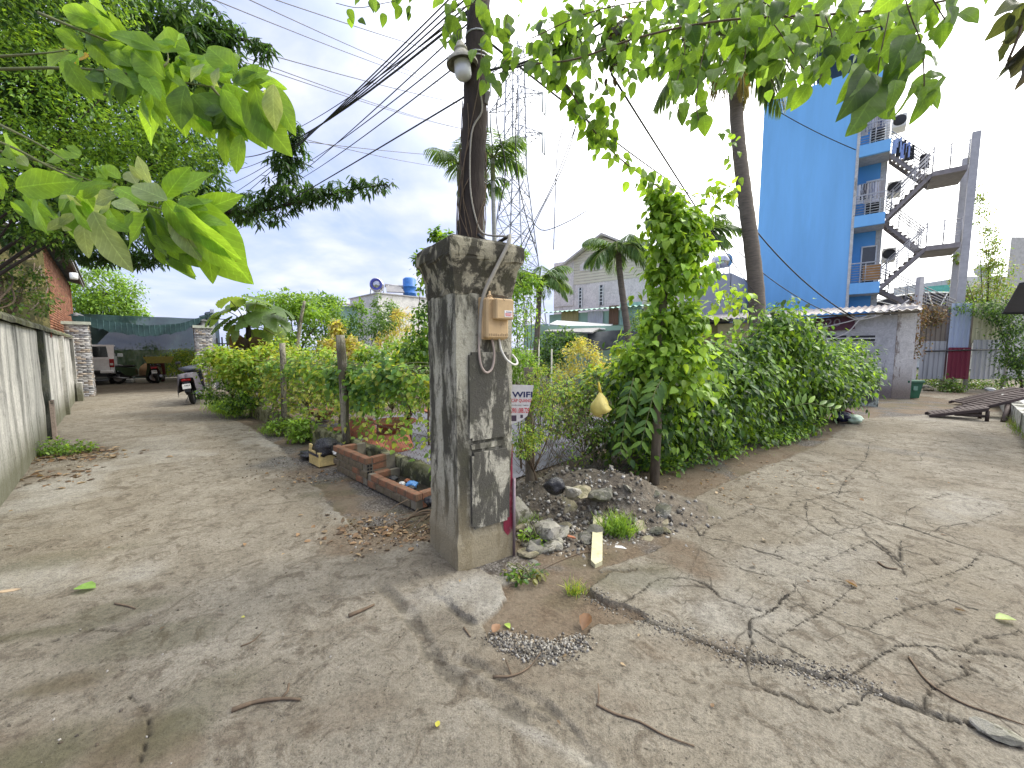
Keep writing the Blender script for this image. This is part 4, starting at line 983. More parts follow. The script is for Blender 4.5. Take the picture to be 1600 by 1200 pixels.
o = m.build('rain_cape', simple('navy_rain_cape', (0.035,0.04,0.055), 0.5, var=0.3, sc=16, bmp=0.01), base=c_); tag(o, 'crumpled navy rain cape bundled on the parked scooter', 'rain cape')
sc2 = scooter('green and black motorbike parked under the net beside the pickup', ('green', (0.03,0.06,0.025)))
p_ = G(213, 599); d_ = Vector((0.55,0.6,0)).normalized(); place(sc2, Vector((p_.x, p_.y, 0)), math.atan2(0.45, 0.9), R(-6))
sc3 = scooter('motorbike with a yellow basket on its rack, parked under the net', ('maroon', (0.10,0.02,0.02)))
p3_ = G(251, 598); place(sc3, Vector((p3_.x, p3_.y, 0))+gdn*0.3, hd-0.15, R(-4))
m = MB(); bk = Vector((p3_.x, p3_.y, 0.95))+gdn*-0.15
V = [bk+gd*(a*s1)+gdn*(b*s1)+UP*z for z, s1 in ((0,1.0),(0.3,1.3)) for a, b in ((-0.42,-0.28),(0.42,-0.28),(0.42,0.28),(-0.42,0.28))]
m.add(V, [(0,1,2,3),(0,1,5,4),(1,2,6,5),(2,3,7,6),(3,0,4,7)]); o = m.build('yellow_basket', simple('woven_yellow', (0.42,0.38,0.10), 0.7, sc=20), base=bk); tag(o, 'wide yellow woven basket on the back of the far motorbike', 'basket')
m = MB(); hc = G(224, 580, 0.85); m.lathe(YP(224, 577, 19.3), [(0.34,-0.05),(0.2,0.05),(0.03,0.16),(0,0.16)], 18, (-0.2,-1,0.4)); o = m.build('conical_hat', simple('straw', (0.42,0.3,0.17), 0.8, sc=25), base=YP(224,577,19.3)); tag(o, 'straw conical hat hanging on the green motorbike', 'hat')
m = MB(); c_ = G(202, 598); V = []
m.cbox(c_+UP*0.1, (0.4,0.3,0.2), 0.06, rz=0.4); o = m.build('white_sack', simple('white_sack', (0.6,0.6,0.58), 0.7), base=c_); tag(o, 'small white sack on the ground by the green motorbike', 'sack')

# ---------------------------------------------------------------- mossy curb, fence posts, chain link
B0 = Vector((-0.50, 3.93, 0)); CD = (G(392, 650)-Vector((-0.85, 4.25, 0))).normalized(); CN = Vector((CD.y, -CD.x, 0))
if CN.x < 0: CN = -CN
def cp(t, z=0.0, off=0.0): return B0+CD*t+CN*off+UP*z
curb = empty('low_garden_wall', cp(2), 'low mossy concrete wall under the garden fence along the left lane', 'low wall')
n = 60; prof = [(0.0,-0.1),(0.0,0.245),(0.012,0.27),(0.10,0.275),(0.12,0.25),(0.12,-0.1)]; rn = random.Random(3); k = len(prof)
def strip(t0, t1, n, name):
    m = MB(); V = []
    for i in range(n+1):
        for o_, z_ in prof: V.append(cp(t0+(t1-t0)*i/n, z_+(rn.uniform(-0.012,0.012) if z_ > 0 else 0), o_+rn.uniform(-0.006,0.006)))
    m.add(V, [(i*k+j, (i+1)*k+j, (i+1)*k+j+1, i*k+j+1) for i in range(n) for j in range(k-1)], True); m.build(name, M_curb, curb, fix=False)
strip(0.0, 4.6, 46, 'wall_section'); strip(4.66, 8.2, 30, 'wall_section')
MB().obox(cp(4.55, -0.05, -0.05), CD*0.16, CN*0.2, UP*0.3).build('pier', M_curb, curb)

fence = empty('garden_fence', cp(2.4, 0.27), 'chain link fence on old posts along the left side of the garden', 'fence')
def rough_post(path, r, name, mat, parent, n=7):
    m = MB(); rs = [r*(1+random.uniform(-0.12,0.12)) for _ in path]; m.tube(path, rs, n); return m.build(name, mat, parent)
def cpx(px, z): # point on the fence line at photo column px
    a = PL(px, 600, cp(0,0,0.06), CD); return Vector((a.x, a.y, z))
for px, h_, dx_, r_ in ((549,1.80,-0.03,0.062), (450,1.72,0.04,0.05), (386,1.62,0.02,0.055), (334,1.5,-0.02,0.05)):
    a = cpx(px, 0.1)-CN*0.10; rough_post([a+Vector((dx_*i/8+random.uniform(-.006,.006), random.uniform(-.006,.006), (h_-0.1)*i/8)) for i in range(9)], r_, 'post', M_post, fence)
def chain_link(P0, D_, ln, z0, z1, mat, parent, name='wire_mesh', s=0.075, r=0.0028, bul=0.05):
    V = []; F = []
    hgt = z1-z0; n = int(ln/s); nz = int(hgt/s)
    nrm = Vector((-D_.y, D_.x, 0))
    def pt(u, zz): return P0+D_*u+UP*(z0+zz)+nrm*(bul*math.sin(u*1.7)*math.sin(math.pi*zz/hgt))
    segs = []
    for i in range(n):
        for j in range(nz):
            u, z_ = i*s, j*s; c_ = pt(u+s/2, z_+s/2)
            segs += [(pt(u, z_+s/2), pt(u+s/2, z_)), (pt(u+s/2, z_), pt(u+s, z_+s/2))]
    for a, b in segs:
        d = (b-a).normalized(); x1 = d.cross(nrm).normalized()*r; x2 = nrm*r; n0 = len(V)
        for p_ in (a, b): V += [p_+x1, p_-x1*0.5+x2*0.87, p_-x1*0.5-x2*0.87]
        F += [(n0,n0+1,n0+4,n0+3),(n0+1,n0+2,n0+5,n0+4),(n0+2,n0,n0+3,n0+5)]
    off = WL[parent]; me = np_mesh(name, np.array(V)-np.array(off), F, smooth=True); o = link_mesh(name, me, mat, parent); o['kind'] = 'stuff'; WL[o] = off
    return o
chain_link(cp(0.1, 0, 0.06), CD, 7.8, 0.28, 1.42, M_rust, fence)
for z_ in (0.62, 1.42): MB().tube(sag(cp(0.0,z_,0.06), cp(8.2,z_,0.06), 0.04), 0.003, 4).build('strand', M_rust, fence)

# ---------------------------------------------------------------- brick planters
M_brick = simple('hollow_clay_brick', (0.27, 0.125, 0.07), 0.92, var=0.35, sc=11, bmp=0.008, dirt=(0.12,0.09,0.06), dirt_amt=0.85)
M_brickm = simple('mossy_brick', (0.15, 0.12, 0.082), 0.95, var=0.35, sc=9, bmp=0.008, dirt=(0.07,0.07,0.03), dirt_amt=0.6)
M_mortar = simple('old_mortar', (0.19,0.17,0.13), 0.95, sc=12)
bl, bt, bh = 0.185, 0.085, 0.083
bmesh_a = brick_mesh((bl-0.008, bt-0.004, bh-0.008)); bmesh_a.materials.append(M_brick)
bmesh_b = brick_mesh((bl-0.008, bt-0.004, bh-0.008)); bmesh_b.materials.append(M_brickm)
def planter(t0, t1, h_courses, label, wd=0.40):
    # front line parallel to the curb, offset -wd
    e = empty('brick_planter', cp((t0+t1)/2, 0, -wd/2), label, 'planter', 'brick planters along the low garden wall')
    ang = math.atan2(CD.y, CD.x)
    def put(p_, rz, clean):
        o = bpy.data.objects.new('brick', bmesh_a if clean else bmesh_b); C.objects.link(o); o.parent = e
        o.location = p_-WL[e]+Vector((random.uniform(-.004,.004), random.uniform(-.004,.004), random.uniform(-.002,.002))); o.rotation_euler = (random.uniform(-.02,.02), random.uniform(-.02,.02), rz+random.uniform(-.03,.03))
    for c_ in range(h_courses):
        z_ = bh*(c_+0.5); t_ = t0+(bl/2 if c_ % 2 == 0 else 0.0)+bl/2-(0.0 if c_ % 2 == 0 else 0.0)
        topc = c_ >= h_courses-1
        while t_ < t1-0.02:
            put(cp(t_, z_, -wd+bt/2), ang, topc or random.random() < 0.15); t_ += bl
        for tt in (t0+bt/2, t1-bt/2):
            u = -wd+bt+bl/2+0.004
            while u+bl/2 < 0.02: put(cp(tt, z_, u), ang+math.pi/2, topc or (tt < t0+0.2 and c_ > h_courses-3)); u += bl
    m = MB(); m.obox(cp(t0+0.012, 0, -wd+0.012), CD*(t1-t0-0.024), CN*(bt-0.024), UP*(bh*h_courses-0.012)); m.build('mortar_bed', M_mortar, e)
    for tt in (t0+0.012, t1-bt+0.012): MB().obox(cp(tt, 0, -wd+0.03), CD*(bt-0.024), CN*(wd-0.04), UP*(bh*h_courses-0.014)).build('mortar_bed', M_mortar, e)
    MB().obox(cp(t0+bt, 0, -wd+bt), CD*(t1-t0-2*bt), CN*(wd-bt-0.005), UP*0.06).build('soil', simple('dark_planter_soil', (0.06,0.05,0.035), 0.95, sc=30, bmp=0.02), e)
    return e
tA = (Vector((-0.99,3.78,0))-B0).dot(CD)
planter(tA, tA+1.02, 2, 'low brick planter full of litter, next to the pillar')
planter(tA+1.04, tA+1.04+0.86, 4, 'taller empty planter of hollow bricks beyond the low one')
hb = cp(tA+1.04, 0, -0.40)
hm = MB()
for zz in (0.27, 0.31, 0.19, 0.23):
    for oo in (0.018, 0.055): hm.obox(cp(tA+1.036, zz-0.09+0.0, -0.40+oo), CD*0.004, CN*0.022, UP*0.026)
o = hm.build('brick_hole_shade', M_dark); o['kind'] = 'stuff'  # flat black plates paint the shade inside the hollow bricks

# ================================================================ vegetation tools
M_leaf = leaf_material('leaf_blade', 0.45, 0.45)
M_leafbig = leaf_material('large_leaf_blade', 0.5, 0.4)
M_drydark = leaf_material('leaf_dry', 0.3, 0.6)
def tpl(stations, fold=0.18, curl=0.12):
    """leaf along +Y, unit length: stations (y, half width)"""
    V = [(0,0,0)]; F = []
    for y, w_ in stations: V += [(-w_, y, fold*w_-curl*y*y), (0, y, -curl*y*y), (w_, y, fold*w_-curl*y*y)]
    V.append((0, 1, -curl)); n = len(stations)
    F += [(0,2,1), (0,3,2)]
    for i in range(n-1):
        a = 1+3*i; b = a+3; F += [(a,a+1,b+1),(a,b+1,b),(a+1,a+2,b+2),(a+1,b+2,b+1)]
    a = 1+3*(n-1); t_ = len(V)-1; F += [(a,a+1,t_),(a+1,a+2,t_)]
    return np.array(V, np.float32), np.array(F, np.int32)
T_OV = tpl([(0.2,0.24),(0.55,0.27)], 0.25, 0.15)
T_HEART = tpl([(0.08,0.30),(0.35,0.40),(0.7,0.22)], 0.22, 0.18)
T_LANCE = tpl([(0.3,0.10),(0.65,0.09)], 0.3, 0.25)
T_WIDE = tpl([(0.12,0.28),(0.4,0.42),(0.75,0.30)], 0.15, 0.1)
T_DIA = (np.array([(0,0,0),(-0.26,0.5,0.05),(0.26,0.5,0.05),(0,1,-0.08)], np.float32), np.array([(0,2,3),(0,3,1)], np.int32))
T_BLADE = (np.array([(-0.018,0,0),(0.018,0,0),(0.015,0.5,0.02),(-0.015,0.5,0.02),(0,1,-0.12)], np.float32), np.array([(0,1,2),(0,2,3),(3,2,4)], np.int32))
def norm(a): return a/np.maximum(np.linalg.norm(a, axis=1, keepdims=True), 1e-9)
def scatter(T, pos, d, up, size, cols):
    tv, tf = T; N = len(pos); d = norm(d); x = norm(np.cross(d, up)); z = np.cross(x, d)
    s = size[:, None, None]
    V = pos[:, None, :]+s*(tv[None, :, 0:1]*x[:, None, :]+tv[None, :, 1:2]*d[:, None, :]+tv[None, :, 2:3]*z[:, None, :])
    F = tf[None]+(np.arange(N)*len(tv))[:, None, None]
    K = np.repeat(cols, len(tv), axis=0)
    return V.reshape(-1, 3), F.reshape(-1, 3), K
def pick(cols, n, jit=0.25):
    c = np.array(cols)[rng.integers(0, len(cols), n)]; return c*rng.uniform(1-jit, 1+jit, (n, 1))
def leaf_obj(name, parts, mat, parent=None, base=(0,0,0), kind=None):
    Vs = []; Fs = []; Ks = []; o_ = 0
    for V, F, K in parts: Vs.append(V); Fs.append(F+o_); Ks.append(K); o_ += len(V)
    off = WL[parent] if parent is not None else Vector(base)
    me = np_mesh(name, np.concatenate(Vs)-np.array(off), np.concatenate(Fs), np.concatenate(Ks))
    o = link_mesh(name, me, mat, parent, (0,0,0) if parent is not None else off); WL[o] = off
    if kind: o['kind'] = kind
    return o
def EL(px, py, d, rx, ry, rd):           # ellipsoid seen at a pixel: centre, radii (world axes x, y, z)
    c = YP(px, py, d); return (np.array(c), np.array((rx*d/FPX, rd, ry*d/FPX)))
def crown(els, n, size, T, cols, clumps=60, spread=0.22, droop=0.5, hollow=0.55, jit=0.3, flat=0.8, gravity=0.0):
    vol = np.array([np.prod(r_)**0.6 for _, r_ in els]); pr = vol/vol.sum()
    ci = rng.choice(len(els), clumps, p=pr)
    u = norm(rng.normal(size=(clumps, 3)))*(hollow+(1-hollow)*rng.random((clumps, 1))**0.6)
    cc = np.array([els[i][0] for i in ci])+u*np.array([els[i][1] for i in ci])
    cr = np.array([els[i][1].mean() for i in ci])
    k = rng.integers(0, clumps, n)
    off = rng.normal(size=(n, 3))*np.array((1,1,0.75))*(spread*cr[k])[:, None]
    pos = cc[k]+off
    d = norm(off)*0.8+rng.normal(size=(n, 3))*0.5+np.array((0,0,-droop)); up = rng.normal(size=(n, 3))*(1-flat)*1.2+np.array((0,0,1))+norm(off)*0.4
    tone = 0.8+0.45*rng.random(clumps)
    c = pick(cols, n, jit)*tone[k][:, None]
    return scatter(T, pos, d, up, size*rng.uniform(0.6, 1.25, n), c)
def limbs(base, tops, r0, mat, parent, name='trunk', bend=0.15, fork=0.35, n=7):
    m = MB(); base = Vector(base); cen = sum((Vector(t) for t in tops), Vector())/len(tops); hub = base.lerp(cen, fork)+Vector((random.uniform(-bend,bend), random.uniform(-bend,bend), 0))*0.3
    m.tube(smooth_path([base-UP*0.05, base.lerp(hub, 0.5)+Vector((random.uniform(-bend,bend)*0.3, 0, 0)), hub], 4), [r0*(1-0.3*i/8) for i in range(9)], n)
    for t in tops:
        t = Vector(t); md = hub.lerp(t, 0.5)+Vector((random.uniform(-bend,bend), random.uniform(-bend,bend), random.uniform(0,bend)))
        pp = smooth_path([hub-UP*0.02, md, t], 4); m.tube(pp, [max(0.004, r0*0.62*(1-0.85*i/(len(pp)-1))) for i in range(len(pp))], 5)
    return m.build(name, mat, parent)
def plant(name, label, cat, base, els, n, size, T, cols, r0=0.03, trunk=M_bark2, group=None, clumps=40, ntop=6, **kw):
    base = Vector(base); e = empty(name, base, label, cat, group)
    tops = [Vector(c+(rng.random(3)-0.5)*r_*0.9) for c, r_ in (els*6)[:max(ntop, len(els))]]
    limbs(base, tops, r0, trunk, e, 'trunk' if cat == 'tree' else 'stem')
    leaf_obj('crown' if cat == 'tree' else 'foliage', [crown(els, n, size, T, cols, clumps, **kw)], M_leaf, e)
    return e
GB = (0.23,0.38,0.05); GM = (0.135,0.25,0.04); GD = (0.055,0.125,0.03); GY_ = (0.38,0.43,0.08); YO = (0.46,0.41,0.12); GK = (0.034,0.075,0.024); OR = (0.42,0.31,0.10)

# ================================================================ trees of the left side
# big dark tree behind the boundary wall
e = empty('broad_tree', (-11.5, 5.6, 0), 'big dark-leaved tree arching over the boundary wall and left lane', 'tree')
tb = Vector((-11.5, 5.6, 0))
dk = [EL(20,60,6,140,120,1.2), EL(130,40,7,150,80,1.4), EL(40,230,6.5,110,120,1.2), EL(250,60,7.5,120,80,1.0), EL(150,330,8,110,60,1.2), EL(310,110,7.5,60,70,0.7), EL(60,340,6.5,100,45,1.0), EL(250,250,7.5,80,80,1.0), EL(330,320,8,60,30,0.7)]
arm = [EL(400,325,7.6,60,26,0.4), EL(455,300,7.6,45,22,0.4), EL(510,300,7.6,42,16,0.35), EL(570,288,7.6,45,11,0.3), EL(460,225,7.6,16,35,0.3), EL(445,250,7.6,20,30,0.3), EL(410,75,7.4,18,14,0.25), EL(345,50,7.4,30,30,0.3), EL(215,400,8,60,16,0.4), EL(150,395,8,60,20,0.5)]
limbs(tb, [Vector(c) for c, r_ in dk], 0.14, M_bark, e, 'trunk', 0.4, 0.8, 9)
for pts in ([(300,330),(400,330),(470,315),(540,298),(605,288)], [(400,328),(440,280),(462,215)], [(300,70),(360,60),(425,72)]):
    MB().tube(smooth_path([YP(a, b, 7.6) for a, b in pts], 4), [0.035-0.0015*i for i in range(len(pts)*4-3)], 6).build('limb', M_bark, e)
def rosettes(els, nclump, nleaf, size, cols, spread):
    """whorls of hanging narrow leaves"""
    w_ = np.array([np.prod(r_)**0.6 for _, r_ in els]); ci = rng.choice(len(els), nclump, p=w_/w_.sum())
    u = norm(rng.normal(size=(nclump, 3)))*rng.random((nclump, 1))**0.45
    cc = np.array([els[i][0] for i in ci])+u*np.array([els[i][1] for i in ci])
    pos = np.repeat(cc, nleaf, 0)+rng.normal(size=(nclump*nleaf, 3))*spread
    a = rng.uniform(0, 6.283, nclump*nleaf); d = np.stack([np.cos(a), np.sin(a), rng.uniform(-1.3, 0.1, len(a))], 1)
    up = np.tile(np.array((0,0,1.0)), (len(a), 1))+rng.normal(size=(len(a), 3))*0.25
    tone = np.repeat(0.7+0.6*rng.random(nclump), nleaf)
    return scatter(T_LANCE if size > 0.15 else T_DIA, pos, d, up, size*rng.uniform(0.7, 1.2, len(a)), pick(cols, len(a))*tone[:, None])
o = leaf_obj('crown', [rosettes(dk, 2900, 9, 0.20, [(0.075,0.15,0.05), GD, (0.10,0.18,0.07), GK], 0.03), rosettes(arm, 520, 9, 0.17, [GK, (0.05,0.10,0.035), GD], 0.02)], M_leaf, e)
# lighter feathery tree in front of it
plant('feathery_tree', 'light green small-leaved tree in front of the dark tree by the left lane', 'tree', (-10.2, 5.2, 0),
      [EL(60,150,5.6,110,90,0.8), EL(190,170,5.8,100,70,0.8), EL(230,230,5.8,80,50,0.7), EL(100,270,5.6,110,60,0.8), EL(230,300,6,70,45,0.6), EL(300,215,6,45,50,0.5), EL(80,20,5.6,120,60,0.8), EL(30,330,5.5,60,40,0.6)],
      22000, 0.062, T_DIA, [GB, GM, GM, (0.15,0.27,0.05), GD], 0.06, M_bark, clumps=260, spread=0.16, droop=0.3, ntop=8)
# dry stems tangled over the shed gable
m = MB()
for k_ in range(14):
    a = PL(random.uniform(-10,70), random.uniform(400,420), wp(0,0,0.3), WD); b = PL(random.uniform(-20,80), random.uniform(470,492), wp(0,0,0.2), WD); md = a.lerp(b, 0.5)+Vector((random.uniform(-.4,.4), random.uniform(-.3,.3), random.uniform(-.2,.2)))
    m.tube(smooth_path([a, md, b], 5), random.choice([0.008, 0.012, 0.03]), 5)
o = m.build('dry_creeper', M_twig); tag(o, 'tangle of dry creeper stems hanging over the shed gable', 'creeper'); o['kind'] = 'stuff'
plant('scrubby_bush', 'sparse creeper bush on top of the boundary wall by the shed', 'shrub', wp(3.4, WH, 0.25), [EL(35,470,6.2,50,22,0.3), EL(20,440,6.0,40,25,0.3)], 1500, 0.06, T_DIA, [GM, GD, (0.16,0.19,0.06)], 0.012, M_twig, clumps=40)
# tree behind the net yard
plant('rounded_tree', 'rounded light green tree behind the green net yard', 'tree', (-28, 25.5, 0), [EL(150,455,26,50,38,1.6), EL(185,480,27,40,22,1.5), EL(120,470,26,35,30,1.4), EL(205,488,27,20,10,0.8)], 9000, 0.22, T_DIA, [GB, GM, (0.16,0.28,0.06)], 0.3, M_bark, clumps=130, spread=0.2)
for k_, (px, d_, h_) in enumerate(((190,22,1.6),(232,23,1.9),(300,20.5,1.5),(280,22,1.5))):
    b_ = G(px, 546+1.6/d_*FPX)
    plant('yard_shrub', ['loose shrub under the net next to the pickup tail', 'tall shrub at the back of the net yard', 'yellowish shrub just inside the right gate post', 'low shrub behind the basket motorbike'][k_], 'shrub', b_, [(np.array((b_.x, b_.y, h_*0.6)), np.array((0.8,0.5,h_*0.45)))], 1500, 0.12, T_DIA, [GB, GM, GY_], 0.03, M_twig, clumps=40)

# ================================================================ fan palm (big round pleated leaves)
def fan_leaf(c, outd, r_, parent, cols, tilt=0.0, name='leaf'):
    """pleated near-circular blade, centre c, facing outd"""
    nrm = Vector(outd).normalized(); ax = nrm.orthogonal().normalized(); ay = nrm.cross(ax); V = []; K = []; n = 44; a_open = 0.9
    stem = Vector((0,0,-1)); stem = (stem-nrm*stem.dot(nrm)); stem = stem.normalized() if stem.length > 0.05 else ax
    sx = stem; sy = nrm.cross(sx)
    V.append(Vector(c)); base_c = np.array(random.choice(cols))
    for i in range(n+1):
        a = math.pi*(1-a_open)+(2*math.pi*a_open)*i/n
        for q_ in (0.5, 1.0):
            rr2 = r_*q_*(1-0.06*(i % 4 == 0)*(q_ == 1)); pl_ = 0.045*r_*q_*(1 if i % 2 else -1)
            V.append(Vector(c)+(sx*math.cos(a)+sy*math.sin(a))*rr2+nrm*(pl_-0.20*r_*q_*q_))
    F = []
    for i in range(n):
        b = 1+2*i; F += [(0,b,b+2),(b,b+1,b+3),(b,b+3,b+2)]
    K = np.tile(base_c, (len(V),1))*np.repeat(np.array([1]+[0.85,1.1]*(n+1))[:,None], 1, 1)
    off = WL[parent]; me = np_mesh(name, np.array([tuple(p_-off) for p_ in V]), np.array(F), K); o = link_mesh(name, me, M_leafbig, parent); WL[o] = off
    return o
fb0 = YP(385, 600, 10.6); fb0.z = 0
fp = empty('fan_palm', fb0, 'fan palm with big round pleated dark leaves by the stone gate post', 'palm')
hub = YP(388, 512, 10.6)
m = MB(); m.tube([fb0, fb0.lerp(hub, 0.5)+Vector((0.05,0,0)), hub], [0.09,0.08,0.06], 8); m.build('trunk', M_bark, fp)
fans = [(384,474,0.46,(0.1,-0.35,0.95)),(350,484,0.36,(-0.45,-0.3,0.85)),(412,494,0.42,(0.35,-0.6,0.75)),(372,500,0.40,(-0.15,-0.6,0.8)),(342,506,0.34,(-0.6,-0.4,0.7)),(434,502,0.34,(0.6,-0.4,0.7)),(444,486,0.28,(0.6,-0.1,0.8)),(404,466,0.36,(0.3,0.1,0.95)),(398,530,0.30,(0.2,-1,0.25)),(360,522,0.27,(-0.4,-0.9,0.25)),(428,522,0.28,(0.5,-0.9,0.3)),(360,470,0.32,(-0.4,0.2,0.9)),(330,498,0.26,(-0.8,-0.2,0.6))]
for px, py, r_, nd in fans:
    c_ = YP(px, py, 10.6+random.uniform(-0.4,0.3)); fan_leaf(c_, nd, r_*1.05, fp, [(0.15,0.24,0.06),(0.11,0.19,0.05),(0.19,0.28,0.08)])
    m = MB(); m.tube(smooth_path([hub, hub.lerp(c_, 0.5)+UP*0.08, c_], 4), 0.012, 5); m.build('leaf_stalk', M_stem, fp)
for px, py in ((370,538),(385,545),(402,542),(378,552)):
    fan_leaf(YP(px, py, 10.5), (random.uniform(-.5,.5), -0.9, -0.3), 0.26, fp, [(0.10,0.065,0.04),(0.07,0.045,0.03)], name='dead_leaf')

# ================================================================ feather palms
def frond(base, d, length, parent, cols, droop=0.8, nl=46, lw=0.42, name='frond', mat=None, curl=0.0, dry=False):
    base = Vector(base); d = Vector(d).normalized(); side = d.cross(UP); side = side.normalized() if side.length > 0.02 else Vector((1,0,0)); pts = []; p_ = base.copy(); dd = d.copy(); n = 14
    for i in range(n+1):
        pts.append(p_.copy()); p_ = p_+dd*(length/n); dd = (dd-UP*droop/n*(0.5+1.2*i/n)).normalized()
    P = np.array([tuple(q_) for q_ in pts]); tt = np.linspace(0.12, 0.99, nl); idx = tt*n; i0 = np.minimum(idx.astype(int), n-1); fr = (idx-i0)[:, None]
    pos = P[i0]*(1-fr)+P[i0+1]*fr; tang = norm(P[i0+1]-P[i0]); sv = np.array(side)[None]
    ln = length*lw*np.sin(np.pi*(0.18+0.78*tt))**0.8
    parts = []
    for s_ in (-1, 1):
        dl = sv*s_+tang*(0.75)+np.array((0,0,-0.45))+rng.normal(size=(nl,3))*0.10
        parts.append(scatter(tpl([(0.25,0.045),(0.6,0.04)], 0.3, 0.35), pos, dl, np.tile(np.array((0,0,1.0)),(nl,1))+sv*0.2*s_, ln, pick(cols, nl, 0.2)))
    o = leaf_obj(name, parts, mat or M_leaf, parent)
    m = MB(); m.tube(pts, [0.022*length*(1-0.85*i/n) for i in range(n+1)], 5); m.build('rachis', M_stem, parent if False else o)
    return o
def feather_palm(name, label, base, hub, nf, length, cols, r0, lean=None, droop=1.2, up=0.5, group=None, trunk_mat=None, lw=0.42, rings=True, nl=46, crownshaft=None):
    base = Vector(base); hub = Vector(hub); e = empty(name, base, label, 'palm', group)
    pts = bez(base, base+UP*(hub.z-base.z)*0.35+(lean or Vector()), hub-UP*(hub.z-base.z)*0.3+(lean or Vector())*0.5, hub, 40)
    m = MB(); m.tube(pts, [r0*(1.15-0.35*i/40)*(1+(0.035 if i % 2 else -0.02) if rings else 1) for i in range(41)], 12); m.build('trunk', trunk_mat or M_ptrunk, e)
    if crownshaft: m = MB(); m.tube([hub-UP*crownshaft, hub-UP*crownshaft*0.5, hub+UP*0.1], [r0*0.9, r0*1.1, r0*0.5], 10); m.build('crownshaft', M_stem, e)
    for k_ in range(nf):
        a = 2.399*k_+random.uniform(-.2,.2); el = up+0.9*(1-k_/nf)-0.35*(k_/nf)
        frond(hub, (math.cos(a), math.sin(a), el), length*random.uniform(0.85,1.1), e, cols, droop*random.uniform(0.85,1.2), lw=lw, nl=nl)
    return e
M_ptrunk = simple('ringed_palm_trunk', (0.15,0.125,0.10), 0.9, var=0.35, sc=9, bmp=0.012, stretch=(0.6,0.6,3.0))
GP = [(0.12,0.21,0.07),(0.15,0.25,0.075),(0.08,0.155,0.05)]
def gbase(px, d_): p_ = YP(px, 546, d_); return Vector((p_.x, d_, -0.05))
feather_palm('garden_palm', 'young palm with drooping fronds in front of the pale gable house', gbase(986,11.5), YP(966,392,11.5), 14, 1.22, GP, 0.10, droop=1.9, up=0.35, lean=Vector((0.15,0,0)))
feather_palm('garden_palm', 'bushy drooping palm next to the pillar before the mint shed', gbase(835,12.5), YP(843,440,12.5), 14, 1.25, [(0.10,0.19,0.055),(0.13,0.23,0.06)], 0.09, droop=2.0, up=0.4)
feather_palm('garden_palm', 'palm half hidden behind the vine-covered post', gbase(1092,12.5), YP(1090,372,12.5), 11, 1.3, GP, 0.10, droop=1.6, up=0.35)
AG = [(0.06,0.12,0.04),(0.09,0.17,0.05),(0.13,0.22,0.05)]
feather_palm('areca_palm', 'slender tall palm behind the wooden pole, pale trunk showing beside it', gbase(778,17), YP(770,248,17), 9, 1.75, AG, 0.10, droop=1.7, up=0.7, crownshaft=0.9, trunk_mat=simple('pale_palm_trunk',(0.3,0.3,0.27),0.8,stretch=(1,1,3)), group='slender palms behind the wooden pole', nl=26, lw=0.5)
feather_palm('areca_palm', 'slender tall palm behind the wooden pole, crown to its left', gbase(735,18.5), YP(717,258,18.5), 9, 1.8, AG, 0.10, droop=1.7, up=0.7, crownshaft=0.9, trunk_mat=simple('pale_palm_trunk',(0.3,0.3,0.27),0.8,stretch=(1,1,3)), group='slender palms behind the wooden pole', nl=26, lw=0.5)
feather_palm('areca_palm', 'lower slender palm with drooping crown right behind the wooden pole', gbase(757,17.5), YP(754,292,17.5), 8, 1.3, AG, 0.09, droop=2.0, up=0.2, crownshaft=0.7, trunk_mat=simple('pale_palm_trunk',(0.3,0.3,0.27),0.8,stretch=(1,1,3)), group='slender palms behind the wooden pole', nl=26, lw=0.5)
# tall coconut palm before the blue house
cpb = gbase(1184, 11.8); chub = YP(1145, 55, 11.8)
coco = empty('coconut_palm', cpb, 'tall coconut palm with leaning ringed trunk in front of the blue house', 'palm')
pts = smooth_path([cpb, YP(1183,490,11.8), YP(1176,400,11.8), YP(1163,300,11.8), YP(1152,200,11.8), chub], 8)
m = MB(); nP = len(pts); m.tube(pts, [0.235*(1-0.34*i/(nP-1))*(1+(0.03 if i % 2 else -0.015)) for i in range(nP)], 14); m.build('trunk', M_ptrunk, coco)
for k_, (tx, ty, ln, dr) in enumerate([(1040,150,2.6,1.5),(1230,170,2.6,1.5),(1010,40,2.8,1.1),(1270,60,2.8,1.2),(1090,-60,2.6,0.9),(1200,-60,2.6,0.9),(1100,200,2.2,1.9),(1190,220,2.0,2.0),(1240,110,2.7,1.4),(1060,90,2.7,1.5),(1150,-80,2.6,0.6),(1165,190,2.0,1.8),(1130,210,2.0,1.8)]):
    tgt = YP(tx, ty, 11.8+random.uniform(-1.2,1.2)); dv = tgt-chub; dv.z += 0.9
    frond(chub, dv, ln, coco, [(0.085,0.15,0.05),(0.12,0.19,0.06)] if k_ not in (6,7,11,12) else [(0.26,0.22,0.08),(0.2,0.19,0.07)], dr, lw=0.36, nl=52)
for a in range(5): MB().lathe(chub+Vector((0.22*math.cos(a*1.3),0.22*math.sin(a*1.3),-0.25)), [(0,-0.13),(0.08,-0.1),(0.11,0),(0.08,0.1),(0,0.13)], 10).build('coconut', simple('green_coconut',(0.16,0.17,0.05),0.5), coco)

